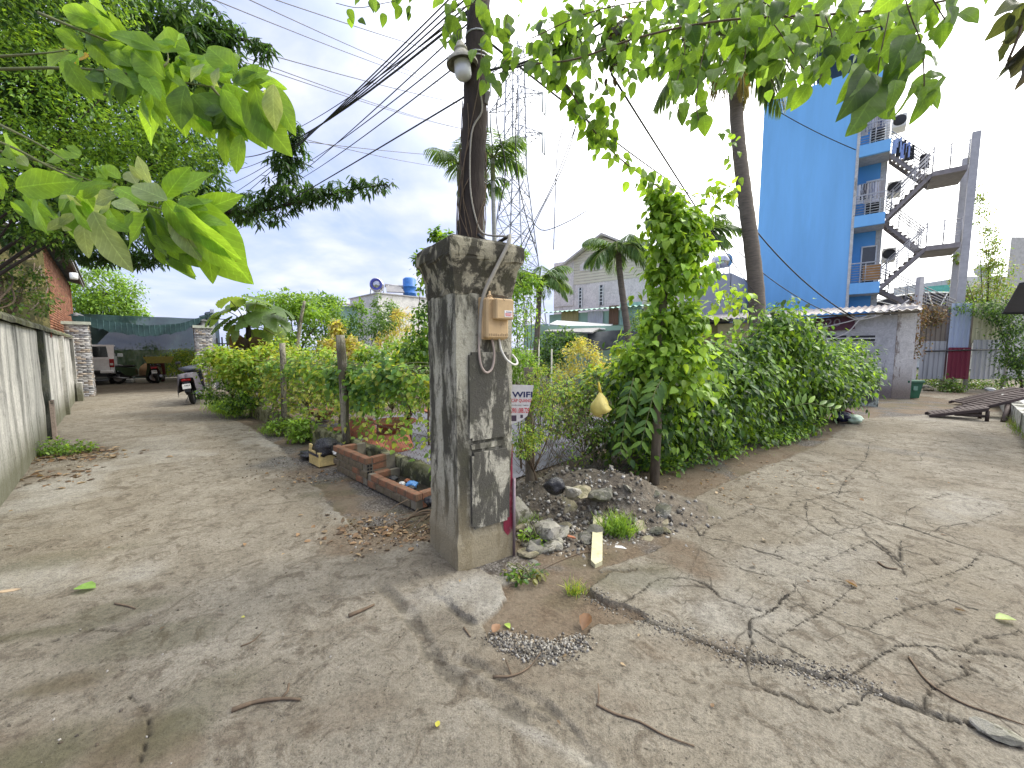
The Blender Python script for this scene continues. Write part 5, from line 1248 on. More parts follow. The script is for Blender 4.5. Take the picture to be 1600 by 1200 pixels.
# ================================================================ garden plants left of the pillar
fence_d = 6.0
SHR = [
 ('garden_shrub','pale leafy shrub filling the gap behind the second fence post',478,8.6,[EL(475,585,8.6,40,40,0.45),EL(500,565,8.4,30,24,0.4),EL(455,610,8.8,30,30,0.4)],2600,0.085,T_OV,[GB,GY_,(0.26,0.40,0.09),GM]),
 ('garden_shrub','light green shrub spreading behind the chain link beside the potted one',610,7.6,[EL(605,555,7.6,42,24,0.45),EL(575,610,7.4,34,34,0.4),EL(645,545,7.4,30,18,0.4)],2400,0.08,T_OV,[GB,(0.26,0.40,0.09),GM]),
 # name,label,px,base depth,ellipsoids,n,size,T,cols
 ('potted_shrub','leafy green shrub growing in the terracotta bowl behind the fence',640,6.6,[EL(640,600,6.5,42,42,0.35),EL(615,580,6.6,30,28,0.3),EL(660,580,6.5,28,30,0.3)],2600,0.085,T_OV,[GB,GM,GY_,(0.20,0.32,0.09)]),
 ('garden_shrub','green shrub with bare lower stems between two fence posts',585,7.2,[EL(590,590,7.2,34,34,0.4),EL(570,570,7.4,26,24,0.4)],1900,0.085,T_OV,[GM,GB,GY_]),
 ('garden_shrub','yellowing shrub behind the tallest fence post',525,8.3,[EL(515,600,8.3,42,34,0.5),EL(545,620,8,30,30,0.4)],2200,0.09,T_OV,[GY_,GB,GM,(0.3,0.3,0.09)]),
 ('garden_shrub','yellow green shrub behind the second fence post',430,9.8,[EL(430,570,9.8,44,36,0.6),EL(400,590,9.6,30,30,0.5)],2600,0.10,T_OV,[GY_,GB,(0.28,0.36,0.08)]),
 ('yellow_sapling','sapling with drooping yellow orange leaves in front of the white house',637,11,[EL(632,500,11,16,20,0.3),EL(640,530,11,40,20,0.5),EL(620,480,11,10,9,0.2),EL(645,550,11,36,16,0.5),EL(605,535,11,20,10,0.3)],1300,0.14,T_LANCE,[YO,GY_,OR,(0.40,0.38,0.10)]),
 ('yellow_shrub','shrub with golden brown leaves left of the yellow sapling',530,11.5,[EL(528,535,11.5,26,18,0.5),EL(522,515,11.5,14,10,0.3),EL(545,545,11.5,26,12,0.4)],1300,0.12,T_OV,[YO,GY_,(0.36,0.30,0.10)]),
 ('dark_shrub','dark green shrub behind the yellowing shrubs',560,14.5,[EL(520,510,14.5,50,20,0.8),EL(570,515,14.5,40,22,0.8),EL(600,500,14,24,24,0.5)],3000,0.13,T_DIA,[GM,GD,(0.07,0.15,0.05)]),
 ('green_shrub','mid green shrub under the papaya crown',470,13,[EL(470,540,13,60,18,0.7),EL(440,535,12.5,40,14,0.6)],2400,0.11,T_DIA,[GM,GB]),
 ('leafy_bush','bright yellow green bush spilling over the fence end by the scooter',352,9.7,[EL(350,570,9.7,36,26,0.5),EL(385,575,9.5,34,30,0.4),EL(335,555,10,22,14,0.4),EL(400,560,9.5,22,16,0.4)],2800,0.10,T_OV,[GB,GY_,(0.26,0.40,0.07)]),
 ('roadside_bush','dense green bush at the lane edge under the leafy bush',372,9.6,[EL(350,610,9.7,34,20,0.4),EL(395,605,9.2,26,30,0.35),EL(380,630,9.3,30,14,0.4)],2600,0.085,T_DIA,[GM,GB,GD]),
 ('back_shrub','pale green feathery shrub beside the white house wall',610,17,[EL(606,495,17,16,26,0.5),EL(590,470,17,10,10,0.3)],900,0.14,T_DIA,[GM,(0.14,0.24,0.08)]),
 ('pillar_shrub','tall shrub whose leaves show on the left edge of the pillar',668,6.5,[EL(668,520,6.5,22,50,0.4),EL(676,440,6.3,16,50,0.3),EL(655,560,6.4,24,30,0.4),EL(690,370,6.3,14,12,0.2),EL(664,400,6.3,12,20,0.2)],2300,0.085,T_OV,[GB,GM,GD]),
]
for nm, lb, px, d_, els, n_, sz, T_, cl in SHR:
    plant(nm, lb, 'shrub', gbase(px, d_)+UP*0.05, els, n_, sz, T_, cl, 0.022, M_twig, clumps=max(26, n_//38), spread=0.2, droop=0.5, ntop=9)
plant('papaya_tree', 'light green umbrella-crowned tree behind the fan palm', 'tree', gbase(455,13.2)+UP*0.05, [EL(440,478,13.2,50,16,0.9),EL(480,482,13.4,44,16,0.9),EL(420,492,13,28,14,0.7),EL(500,500,13,34,14,0.7),EL(455,466,13.2,40,8,0.8)], 5200, 0.13, T_DIA, [GB,(0.22,0.36,0.07),GM], 0.09, M_post, clumps=150, spread=0.16, droop=0.25)
plant('papaya_tree', 'small pale leaved tree standing above the dark shrub', 'tree', gbase(512,15)+UP*0.05, [EL(512,470,15,26,9,0.5),EL(505,485,15,16,10,0.4),EL(560,482,15,10,12,0.3)], 900, 0.16, T_DIA, [(0.12,0.25,0.07),GB], 0.05, M_post, clumps=30, spread=0.2, droop=0.3)
# leaning bare stem
m = MB(); m.tube(smooth_path([gbase(455,11)+UP*0.3, YP(462,560,11), YP(470,500,11), YP(476,470,11)], 4), [0.06-0.002*i for i in range(13)], 7); o = m.build('leaning_trunk', M_post, base=gbase(455,11)); tag(o, 'leaning bare pale trunk behind the second fence post', 'trunk')
# climber along the fence top
cl_e = empty('fence_climber', cp(2.5, 1.3, 0.06), 'heart-leaved green climber trailing along the fence wire', 'climber')
m = MB()
for k_ in range(4):
    pts = [cp(0.2+i*0.45, 1.38+0.07*math.sin(i*1.1+k_)-0.02*k_, 0.05+0.05*math.sin(i+k_*2)) for i in range(16)]; m.tube(smooth_path(pts, 3), 0.005, 4)
m.build('stem', M_stem, cl_e)
def line_leaves(n, t0, t1, zf, spread, size, T, cols):
    tt = rng.uniform(t0, t1, n); pos = np.array([tuple(cp(a, 0, 0)) for a in tt]); pos[:, 2] = zf(tt)+rng.normal(size=n)*spread; pos += np.array(CN)[None]*rng.normal(size=(n,1))*0.08+np.array(CN)[None]*0.08
    d = rng.normal(size=(n,3))*0.6+np.array((-0.2,-0.5,-0.5)); up = np.array((0,-0.4,1))+rng.normal(size=(n,3))*0.4
    return scatter(T, pos, d, up, size*rng.uniform(0.6,1.3,n), pick(cols, n))
leaf_obj('foliage', [line_leaves(2100, 0.3, 6.8, lambda a: 1.33-0.10*np.sin(a*2.1)**2-0.12*(rng.random(len(a))**2), 0.07, 0.08, T_HEART, [GB,GM,GY_,(0.14,0.27,0.07),GM]),
                     line_leaves(700, 1.2, 3.2, lambda a: 1.12+0.15*np.sin(a*5), 0.12, 0.09, T_HEART, [GM,GD,(0.10,0.22,0.06)]),
                     line_leaves(560, 0.1, 3.4, lambda a: 0.35+0.8*rng.random(len(a)), 0.1, 0.07, T_HEART, [GB,GM,GY_]),
                     line_leaves(700, 3.4, 7.6, lambda a: 0.35+0.8*rng.random(len(a)), 0.1, 0.09, T_OV, [GB,GM,GY_,(0.3,0.3,0.1)])], M_leaf, cl_e)

# ================================================================ right of the pillar: feathery shrubs and the vine hedge
SHR2 = [
 ('feathery_shrub','bright feathery shrub rising right behind the pillar above the WIFI sheet',815,5.2,[EL(815,490,5.2,24,50,0.3),EL(830,440,5.2,16,20,0.2),EL(812,570,5,22,30,0.3),EL(808,400,5.2,12,18,0.2)],3000,0.05,T_DIA,[GB,(0.16,0.30,0.05),GM]),
 ('feathery_weed','tall feathery weeds by the WIFI sheet in front of the garden',836,4.1,[EL(835,640,4.1,24,60,0.2),EL(850,600,4.2,24,40,0.2),EL(820,690,4.0,20,30,0.2)],2600,0.035,T_DIA,[GB,GY_,GM]),
 ('dark_garden_tree','small dark green tree behind the feathery shrub',860,9,[EL(868,545,9,32,26,0.5),EL(845,560,9,26,26,0.5),EL(880,525,9,20,14,0.4)],2600,0.09,T_DIA,[GD,GM,GK]),
 ('yellow_garden_shrub','pale yellow shrub standing left of the hanging yellow bag',905,7.5,[EL(905,560,7.5,30,24,0.4),EL(915,540,7.5,20,12,0.3),EL(885,580,7.3,20,20,0.3),EL(940,575,7.2,20,16,0.3)],2400,0.06,T_DIA,[GY_,YO,(0.42,0.40,0.14)]),
 ('wispy_shrub','wispy grey green shrub against the mint shed beside the vine post',1010,13.5,[EL(1010,505,13.5,26,20,0.6),EL(1030,480,13.5,18,16,0.5)],1500,0.11,T_DIA,[(0.12,0.19,0.08),GM]),
 ('garden_thicket','sunlit thicket of mixed leaves behind the bag and vine post',960,6.2,[EL(960,590,6.2,50,22,0.4),EL(920,610,6,40,30,0.4),EL(990,570,6.2,40,18,0.4),EL(880,640,5.6,34,40,0.3)],4200,0.075,T_OV,[GB,GM,GD,GY_]),
]
for nm, lb, px, d_, els, n_, sz, T_, cl in SHR2:
    plant(nm, lb, 'shrub' if 'tree' not in nm else 'tree', gbase(px, d_)+UP*0.05, els, n_, sz, T_, cl, 0.016, M_twig, clumps=max(26, n_//36), spread=0.2, droop=0.4, ntop=9)
HD0 = G(930, 760); HD1 = G(1330, 655); HDd = (HD1-HD0).normalized(); HDn = Vector((-HDd.y, HDd.x, 0)); HLEN = (HD1-HD0).length
rfence = empty('lane_fence', HD0, 'rusty chain link fence carrying the vines beside the right lane', 'fence')
chain_link(HD0-HDd*0.95+HDn*0.25, HDd, 3.2, 0.02, 1.35, M_rust, rfence, bul=0.04)
for t_, h_ in ((-0.75,1.45),(1.05,1.5),(3.2,1.5),(5.2,1.5),(7.2,1.5)):
    b_ = HD0+HDd*t_+HDn*0.28; rough_post([b_+UP*(-0.05+h_*i/6)+Vector((random.uniform(-.01,.01),0,0)) for i in range(7)], 0.055, 'post', M_bark2, rfence)
hedge = empty('vine_hedge', HD0+HDd*3, 'thick dark green vine hedge smothering the fence beside the right lane', 'hedge')
def hp(t, off, z): return np.array(HD0+HDd*t+HDn*off)+np.array((0,0,z))
hels = []
for i in range(26):
    t_ = 0.75+i*(HLEN-0.9)/25; f_ = i/25
    htop = 1.5+0.12*math.sin(i*1.3)+(0.75*math.exp(-((f_-0.50)/0.16)**2))+0.1*random.random()
    bot = 0.05 if f_ < 0.55 else 0.10+0.25*(f_-0.55)
    th = 0.42+0.12*math.sin(i*2.2)
    for zz, rz_ in ((bot+0.35, 0.36), ((htop+bot)/2+0.1, 0.4), (htop-0.32, 0.34)):
        hels.append((hp(t_, 0.32-0.28*(zz > 0.7)+random.uniform(-.1,.1), zz), np.array((0.36, 0.36, rz_))*random.uniform(0.85,1.15)))
hparts = [crown(hels, 26000, 0.098, T_OV, [GB,GM,GM,GD,GD,GK], 620, spread=0.42, droop=0.75, hollow=0.45, jit=0.35),
          crown(hels, 2600, 0.16, T_LANCE, [GM,GD,(0.15,0.26,0.06)], 160, spread=0.4, droop=0.9, hollow=0.8)]
leaf_obj('foliage', hparts, M_leaf, hedge)
lows = [(hp(0.9+i*0.33, -0.05+0.05*math.sin(i*3), 0.12+0.05*math.sin(i)), np.array((0.26,0.24,0.12))) for i in range(15)]
leaf_obj('creeping_foliage', [crown(lows, 2600, 0.07, T_OV, [GM,GD,GB], 120, spread=0.35, droop=0.3)], M_leaf, hedge)
# dry twigs inside the fence left of the hedge
V = []; m = MB()
for k_ in range(190):
    a = HD0+HDd*random.uniform(-0.9,1.5)+HDn*random.uniform(0.1,0.7)+UP*random.uniform(0.0,0.6); b = a+Vector((random.uniform(-.5,.6), random.uniform(-.3,.4), random.uniform(0.1,0.8)))
    m.tube(smooth_path([a, a.lerp(b,0.5)+Vector((random.uniform(-.12,.12), random.uniform(-.1,.1), random.uniform(-.12,.12))), b], 3), random.choice([0.002,0.003,0.004]), 3, cap=False)
o = m.build('dry_brush', simple('grey_brown_twig', (0.13,0.105,0.075), 0.9, sc=20), fix=False); tag(o, 'tangle of dry brown twigs behind the rubble heap', 'twigs', kind='stuff')
bels = [(hp(-0.5+i*0.25, 0.35+random.uniform(-.1,.2), 0.6+random.uniform(-.2,.55)), np.array((0.28,0.25,0.3))) for i in range(9)]
o = plant('tangled_shrub', 'thin tangled shrub with small leaves behind the yellow bag', 'shrub', HD0+HDn*0.5, bels, 2400, 0.055, T_DIA, [GM,GB,GD,(0.2,0.22,0.08)], 0.012, M_twig, clumps=90, spread=0.3)
# big pinnate sprays hanging on the hedge face
def spray(base, tip, n, lsize, cols, parent, bendz=0.2):
    base, tip = Vector(base), Vector(tip); md = base.lerp(tip, 0.45)+UP*bendz; pts = smooth_path([base, md, tip], 8)
    m = MB(); m.tube(pts, [0.006*(1-0.7*i/(len(pts)-1)) for i in range(len(pts))], 5); st = m.build('spray_stem', M_stem, parent)
    off = WL[parent]
    for i in range(n):
        f_ = 0.12+0.86*i/(n-1); p_ = pts[int(f_*(len(pts)-1))]; tg = (pts[min(int(f_*(len(pts)-1))+1, len(pts)-1)]-pts[max(int(f_*(len(pts)-1))-1,0)]).normalized()
        for s_ in (-1, 1):
            sd = tg.cross(Vector((0,-1,0.3))).normalized()*s_; d_ = (sd*0.9+tg*0.55-UP*0.35).normalized()
            V, F, K = scatter(tpl([(0.2,0.13),(0.5,0.15),(0.8,0.08)],0.3,0.2), np.array([tuple(p_)]), np.array([tuple(d_)]), np.array([(0.1*s_,-0.75,0.65)]), np.array([lsize*(1-0.35*abs(f_-0.4))]), pick(cols, 1))
            me = np_mesh('leaflet', V-np.array(off), F, K); o = link_mesh('leaflet', me, M_leaf, parent)
sp_e = empty('leaf_spray', YP(1028,592,4.25), 'large arching spray of paired leaves hanging in front of the vine hedge', 'plant')
spray(YP(1035,590,4.3), YP(1000,700,4.0), 9, 0.19, [GM,(0.10,0.2,0.05)], sp_e, 0.12)
sp_e2 = empty('leaf_spray', YP(985,595,4.3), 'drooping dark spray of long leaves beside the yellow bag', 'plant')
spray(YP(990,590,4.35), YP(968,712,4.1), 10, 0.16, [GD,GM], sp_e2, 0.08)
sp_e3 = empty('leaf_spray', YP(1240,620,5.8), 'spray of long glossy leaves sticking out of the hedge over the lane', 'plant')
spray(YP(1225,640,6.3), YP(1310,640,6.2), 7, 0.22, [GM,GB], sp_e3, 0.1)
# vine-covered post
vp0 = G(1018, 760); vp0 = Vector((1.70, 4.62, 0))
vpost = empty('vine_post', vp0, 'tall post completely wrapped in bright green vine above the hedge', 'vine post')
vt = YP(1045, 290, 4.75)
MB().tube([vp0, vp0.lerp(vt,0.5), vt], [0.06,0.05,0.04], 8).build('post', M_bark2, vpost)
vels = [EL(1030,300,4.7,16,14,0.08),EL(1045,322,4.7,26,16,0.12),EL(1055,352,4.7,40,24,0.18),EL(1060,390,4.7,40,26,0.2),EL(1058,430,4.7,44,26,0.2),EL(1050,470,4.7,36,26,0.18),EL(1048,510,4.7,42,26,0.2),EL(1045,550,4.7,56,28,0.26),EL(1045,590,4.7,70,26,0.3),EL(1085,335,4.7,26,16,0.12),EL(1010,570,4.7,36,18,0.2)]
leaf_obj('foliage', [crown(vels, 4200, 0.095, T_HEART, [GB,GB,(0.30,0.46,0.07),(0.26,0.42,0.06),GM], 200, spread=0.36, droop=0.9, hollow=0.4)], M_leaf, vpost)
vs_ = leaf_obj('side_shoots', [crown([EL(1010,455,4.7,30,14,0.1),EL(1110,300,4.7,30,12,0.1),EL(985,545,4.6,26,16,0.15),EL(1145,470,5.2,40,30,0.2)], 260, 0.085, T_HEART, [GB,(0.30,0.42,0.07)], 26, spread=0.3, droop=0.9)], M_leaf, vpost, kind='stuff')
# roadside weeds and grasses
def grass(name, label, c, rx, ry, n, h, cols, rot=0.0, kind='stuff', cat='grass'):
    c = Vector(c); q_ = rng.normal(size=(n,2))*0.5; ca, sa = math.cos(rot), math.sin(rot)
    X = c.x+q_[:,0]*rx*ca-q_[:,1]*ry*sa; Y_ = c.y+q_[:,0]*rx*sa+q_[:,1]*ry*ca
    pos = np.stack([X, Y_, np.array([ground_z(a, b) for a, b in zip(X, Y_)])], 1); d = rng.normal(size=(n,3))*0.45; d[:,2] = 1
    up = rng.normal(size=(n,3)); up[:,2] = 0.2
    o = leaf_obj(name, [scatter((T_BLADE[0]*np.array((1.2,1,2.8),np.float32), T_BLADE[1]), pos, d, up, h*rng.uniform(0.5,1.2,n), pick(cols, n))], M_leaf, base=c)
    return tag(o, label, cat, kind=kind)
def weed(name, label, c, els, n, sz, cols, T=T_OV):
    return plant(name, label, 'weed', c, els, n, sz, T, cols, 0.006, M_stem, clumps=max(10, n//22), spread=0.25, ntop=5, droop=0.3)
grass('grass_strip', 'lush grass and weeds along the lane edge by the garden wall', G(355,640), 1.3, 0.35, 1500, 0.26, [GB,GM,(0.24,0.38,0.06)], 2.3)
grass('grass_tuft', 'grass tuft growing beside the white concrete stake', G(965,832), 0.12, 0.09, 330, 0.20, [GB,(0.26,0.4,0.08),GM], 0)
grass('grass_tuft', 'small grass tuft growing out of the pothole dirt', G(898,925), 0.07, 0.05, 120, 0.10, [GM,GY_], 0)
grass('grass_tuft', 'thin grass on the rubble beside the metal rod', G(825,820), 0.12, 0.10, 160, 0.14, [GB,GM], 0)
grass('grass_tuft', 'sparse grass at the road-side foot of the mossy garden wall', G(415,675), 0.4, 0.12, 220, 0.12, [GB,GM], 2.3)
c_ = G(468,690); weed('roadside_weed', 'bright leafy weed against the low mossy wall', c_, [(np.array((c_.x,c_.y,0.2)), np.array((0.22,0.15,0.2)))], 520, 0.07, [GB,(0.24,0.4,0.08)])
c_ = G(440,680); weed('roadside_weed', 'leafy weed at the wall foot, further along from the bright one', c_, [(np.array((c_.x,c_.y,0.16)), np.array((0.25,0.14,0.16)))], 420, 0.065, [GM,GB])
c_ = G(95,708); weed('wall_weed', 'low green weed patch with dry leaves at the foot of the boundary wall', c_, [(np.array((c_.x,c_.y,0.07)), np.array((0.42,0.25,0.07)))], 700, 0.055, [GM,GB,(0.12,0.2,0.05)])
c_ = G(520,722); weed('roadside_weed', 'small weed beside the corner of the taller planter', c_, [(np.array((c_.x,c_.y,0.12)), np.array((0.10,0.1,0.12)))], 120, 0.06, [GB,GM])
c_ = G(832,850); weed('rubble_weed', 'small leafy weed at the pillar foot next to the rod', c_, [(np.array((c_.x,c_.y,0.06)), np.array((0.10,0.08,0.06)))], 120, 0.045, [GB,GM])
c_ = G(820,905); weed('rubble_weed', 'low weed between the corner slab and the rubble', c_, [(np.array((c_.x,c_.y,0.03)), np.array((0.14,0.07,0.03)))], 120, 0.04, [GM,GD,(0.2,0.2,0.06)])

# ================================================================ buildings of the background
def vis(d): return Vector((d.x, d.y, 0)).normalized()
EB = vis(ray(81, 546)); UB = -EB; NB = Vector((-EB.y, EB.x, 0))      # facade direction, its rightward direction, inward normal
if NB.y < 0: NB = -NB
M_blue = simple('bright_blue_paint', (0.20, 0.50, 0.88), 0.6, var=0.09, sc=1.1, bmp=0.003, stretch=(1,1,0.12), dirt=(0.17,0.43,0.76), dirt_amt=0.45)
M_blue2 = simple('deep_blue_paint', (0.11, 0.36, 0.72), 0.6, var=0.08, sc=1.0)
M_whitew = stained('white_render', (0.66,0.65,0.62), (0.2,0.18,0.15), 0.28, 1.5, 0.25, 0, None, 50)
M_grey = simple('grey_painted_steel', (0.42,0.41,0.41), 0.5, 0.3, var=0.15, sc=6); M_stair = simple('dark_stair_steel', (0.25,0.225,0.22), 0.6, 0.3, var=0.25, sc=5)
M_ceil = simple('grey_ceiling', (0.42,0.41,0.40), 0.8)
AB = YP(1338, 300, 19.0)
def FB(px, py): return PL(px, py, AB, EB)
pL = FB(1182, 400); pM = FB(1338, 300); pR = FB(1386, 300)
for q_ in (pL, pM, pR): q_.z = -0.05
ztop = FB(1190, 160).z; blue = empty('blue_house', pM, 'tall narrow bright blue house with laundry balconies', 'house')
W1 = (pM-pL).length; W2_ = (pR-pM).length
MB().obox(pL, UB*W1, NB*12, UP*ztop).build('main_wall', M_blue, blue)
zl = [FB(1350, 457).z, FB(1350, 352).z, FB(1350, 243).z]; st_h = zl[1]-zl[0]; zl = [zl[0]-st_h]+zl+[zl[2]+st_h]
REC = 1.35
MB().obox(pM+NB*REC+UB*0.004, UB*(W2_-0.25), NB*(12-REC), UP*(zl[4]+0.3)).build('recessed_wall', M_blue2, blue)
MB().obox(pM+NB*REC*1.02+UB*(W2_-0.24), UB*0.22, NB*9, UP*(zl[4]+0.3)).build('side_wall', M_whitew, blue)
MB().obox(pM-NB*0.03-UB*0.10, UB*0.11, NB*0.12, UP*(zl[4]+0.4)).build('corner_pipe', M_whitew, blue)
for k_, z_ in enumerate(zl[1:], 1):
    MB().obox(pM+UP*z_+UB*0.003-NB*0.05, UB*W2_, NB*0.14, UP*0.5).build('balcony_band', M_blue, blue)
    MB().obox(pM+UP*(z_+0.02)+UB*0.003+NB*0.1, UB*W2_, NB*(REC-0.1), UP*0.16).build('balcony_slab', M_ceil, blue)
    if k_ < 4:
        rl = MB().obox(pM+UP*(z_+1.38)-NB*0.02, UB*W2_, NB*0.05, UP*0.05).build('railing', M_steel, blue)
        for j in range(7): MB().tube([pM+UP*(z_+0.58+j*0.115), pM+UP*(z_+0.58+j*0.115)+UB*W2_], 0.014, 5).build('rail_bar', M_steel, rl)
        for j in range(3): MB().tube([pM+UP*(z_+0.5)+UB*(W2_*j/2), pM+UP*(z_+1.4)+UB*(W2_*j/2)], 0.018, 5).build('rail_post', M_steel, rl)
        dz = z_+0.18; d0 = pM+NB*(REC-0.03)+UB*0.32+UP*dz
        dr = MB().obox(d0, UB*(W2_*0.55), NB*0.02, UP*2.15).build('door', M_glass, blue)
        for a, b, c, d in ((0,0,0.05,2.2),(W2_*0.55-0.05,0,0.05,2.2),(0,2.15,W2_*0.55,0.06)): MB().obox(d0-NB*0.03+UB*a+UP*b, UB*c, NB*0.04, UP*d).build('door_frame', M_white, dr)
    # air conditioners on the side
    ac = MB(); ac.cbox(pM+UB*(W2_+0.30)+NB*(REC+1.2)+UP*(z_+2.2-3.2), (0.5,0.8,0.6), 0.03, rz=math.atan2(UB.y, UB.x)); a_ = ac.build('air_conditioner', M_white, blue)
    fan = MB(); fan.lathe(pM+UB*(W2_+0.30)+NB*(REC+0.79)+UP*(z_+2.2-3.2), [(0.0,0),(0.2,0),(0.22,-0.01),(0.24,0.0)], 16, -NB); fan.build('fan_grille', M_dark, a_)
# roof terrace: rail and dark roof sheet
rl = MB().obox(pL+UP*(ztop+0.75), UB*(W1+W2_), NB*0.04, UP*0.04).build('terrace_rail', M_steel, blue)
for j in range(9): MB().tube([pL+UP*ztop+UB*((W1+W2_)*j/8), pL+UP*(ztop+0.78)+UB*((W1+W2_)*j/8)], 0.02, 5).build('rail_post', M_steel, rl)
M_droof = simple('dark_metal_roof', (0.045,0.045,0.055), 0.8, 0.0, spec=0.2)
corr_build('terrace_roof', M_droof, blue, pL+UB*1.8+UP*(ztop+2.3)+NB*0.2, UB*(W1-1.0), NB*6-UP*0.6, 2, pitch=0.5, amp=0.04)
for j in range(3): MB().tube([pL+UB*(2.0+j*1.2)+NB*0.4+UP*ztop, pL+UB*(2.0+j*1.2)+NB*0.4+UP*(ztop+2.25)], 0.04, 6).build('roof_post', M_steel, blue)
# laundry
lnames = ['white','black','beige','slate blue','pale grey','taupe','navy']
lcols = [(0.7,0.7,0.72),(0.03,0.03,0.04),(0.55,0.52,0.5),(0.25,0.27,0.33),(0.6,0.6,0.65),(0.42,0.38,0.36),(0.1,0.12,0.2)]
def garment(p_, wdt, ht, col, label, group):
    m = MB(); V = []; n = 6
    for i in range(n+1):
        for j in range(4): V.append(p_+UB*(wdt*(i/n-0.5)*(1+0.12*j/3))-UP*(ht*j/3)+NB*0.035*math.sin(i*1.9+j*0.7))
    m.add(V, [(i*4+j, (i+1)*4+j, (i+1)*4+j+1, i*4+j+1) for i in range(n) for j in range(3)], True)
    o = m.build('hanging_garment', plain('cloth_%d' % int(col[0]*1000+col[2]*77), col, 0.9), base=p_, fix=False); tag(o, label, 'garment', group)
for z_, nm in ((zl[3], 'top'), (zl[2], 'middle')):
    MB().tube([pM+NB*0.3+UP*(z_+2.0), pM+NB*0.3+UP*(z_+2.0)+UB*W2_], 0.015, 5).build('drying_bar', M_steel, blue)
    for k_ in range(6): garment(pM+NB*0.3+UB*(0.12+k_*(W2_-0.2)/6)+UP*(z_+1.98), 0.24, random.uniform(0.6,0.95), lcols[(k_+(nm == 'top')*2) % 7], lnames[(k_+(nm == 'top')*2) % 7]+' garment drying on the '+('upper' if nm == 'top' else 'lower')+' laundry balcony of the blue house', 'clothes on the '+nm+' balcony')
m = MB(); m.cbox(pM+UB*(W2_*0.7)+NB*0.1+UP*(zl[1]+0.95), (0.6,0.05,0.7), 0.01, rz=math.atan2(UB.y, UB.x)); o = m.build('wooden_crate', simple('orange_wood',(0.45,0.24,0.09),0.7), base=pM+UP*zl[1]); tag(o, 'wooden panel standing on the lowest visible balcony of the blue house', 'panel')

# ---------------------------------------------------------------- outside steel staircase
stair = empty('steel_staircase', pR+UB*1.3, 'outside zigzag steel staircase with landings beside the blue house', 'staircase')
s_a = 0.02; s_b = 1.36; s_c = 2.35
def SP(s_, n_, z_): return pR+UB*s_+NB*n_+UP*z_
def flight(sa, za, sb, zb, n0, n1):
    for nn_ in (n0, n1):
        a, b = SP(sa, nn_, za), SP(sb, nn_, zb); m = MB(); m.obox(a-UP*0.2, b-a, NB*0.06, UP*0.2); sg_ = m.build('stringer', M_stair, stair)
        for h_ in (0.95, 0.82): MB().tube([a+UP*h_, b+UP*h_], 0.022, 5).build('handrail', M_grey, sg_)
        for h_ in (0.3, 0.45, 0.6): MB().tube([a+UP*h_, b+UP*h_], 0.010, 4).build('guard_bar', M_grey, sg_)
        for j in range(4): p_ = a.lerp(b, (j+0.5)/4); MB().tube([p_, p_+UP*0.95], 0.018, 4).build('baluster', M_grey, sg_)
    n = 9
    for j in range(n):
        p_ = SP(sa, n0, za).lerp(SP(sb, n0, zb), (j+0.5)/n); MB().obox(p_-UB*0.11, UB*0.22, NB*(n1-n0), UP*0.03).build('tread', M_stair, stair)
def landing(z_):
    MB().obox(SP(s_b, -0.05, z_-0.2), UB*(s_c-s_b), NB*1.95, UP*0.2).build('landing', M_stair, stair)
    for h_ in (0.95, 0.78, 0.6, 0.45, 0.3): MB().tube([SP(s_b, -0.03, z_+h_), SP(s_c, -0.03, z_+h_)], 0.02 if h_ > 0.9 else 0.012, 5).build('landing_rail', M_grey, stair)
    for j in range(3): MB().tube([SP(s_b+(s_c-s_b)*j/2, -0.03, z_), SP(s_b+(s_c-s_b)*j/2, -0.03, z_+1)], 0.025, 5).build('landing_post', M_grey, stair)
for z_ in zl[1:3]:
    zm = z_+0.3+st_h/2
    flight(s_a, z_+0.3, s_b, zm, 0.0, 0.8); flight(s_b, zm, s_a, z_+0.3+st_h, 0.95, 1.75); landing(zm)
flight(s_b+1.2, zl[0]+1.6, s_a, zl[1]+0.3, 0.95, 1.75)
for nn_ in (0.0, 1.8): MB().obox(SP(s_c+0.05, nn_, -0.05), UB*0.24, NB*0.16, UP*(zl[2]+0.3+st_h/2+1.3-0.4*(nn_ > 0))).build('column', M_grey, stair)
for k_, (px, col) in enumerate(((1400,(0.35,0.45,0.7)),(1408,(0.02,0.02,0.025)),(1416,(0.3,0.4,0.75)),(1424,(0.03,0.03,0.03)),(1452,(0.025,0.02,0.02)))):
    f_ = (px-1388)/75; p_ = SP(s_a+(s_b-s_a)*f_*1.0, 0.93, zl[3]+0.3-st_h/2*f_*0.9+0.7); garment(p_, 0.3, 0.65, col, ['pale blue garment hung on the top flight next to the blue house','black garment hung between two blue ones on the stair','bright blue garment hung on the top flight of the stair','black garment hung beside the bright blue one on the stair','dark brown garment hung near the top stair landing'][k_], 'clothes on the staircase')

# ---------------------------------------------------------------- white lane house with long tin roof
Q0 = G(1392, 621); E1w = Vector((-0.722, 0.692, 0)).normalized(); E2w = Vector((E1w.y, -E1w.x, 0))
if E2w.y < 0: E2w = -E2w
def FW(px, py): return PL(px, py, Q0, E1w)
M_tin = simple('sun_bleached_tin', (0.36,0.33,0.31), 0.6, 0.3, var=0.2, sc=2, dirt=(0.18,0.11,0.07), dirt_amt=0.4)
M_housew = stained('pale_grey_lane_wall', (0.52,0.52,0.53), (0.1,0.09,0.08), 0.22, 1.4, 0.4, 0, None, 60, (0.7,(0.16,0.12,0.10)))
zw = FW(1388, 492).z; lane = empty('lane_house', Q0, 'low white lane house with slit vents under a long tin roof', 'house')
wl = (FW(1240, 520)-FW(1392, 520)).length
MB().obox(Q0+UP*-0.05, E1w*wl, E2w*3.6, UP*(zw+0.05)).build('front_wall', M_housew, lane)
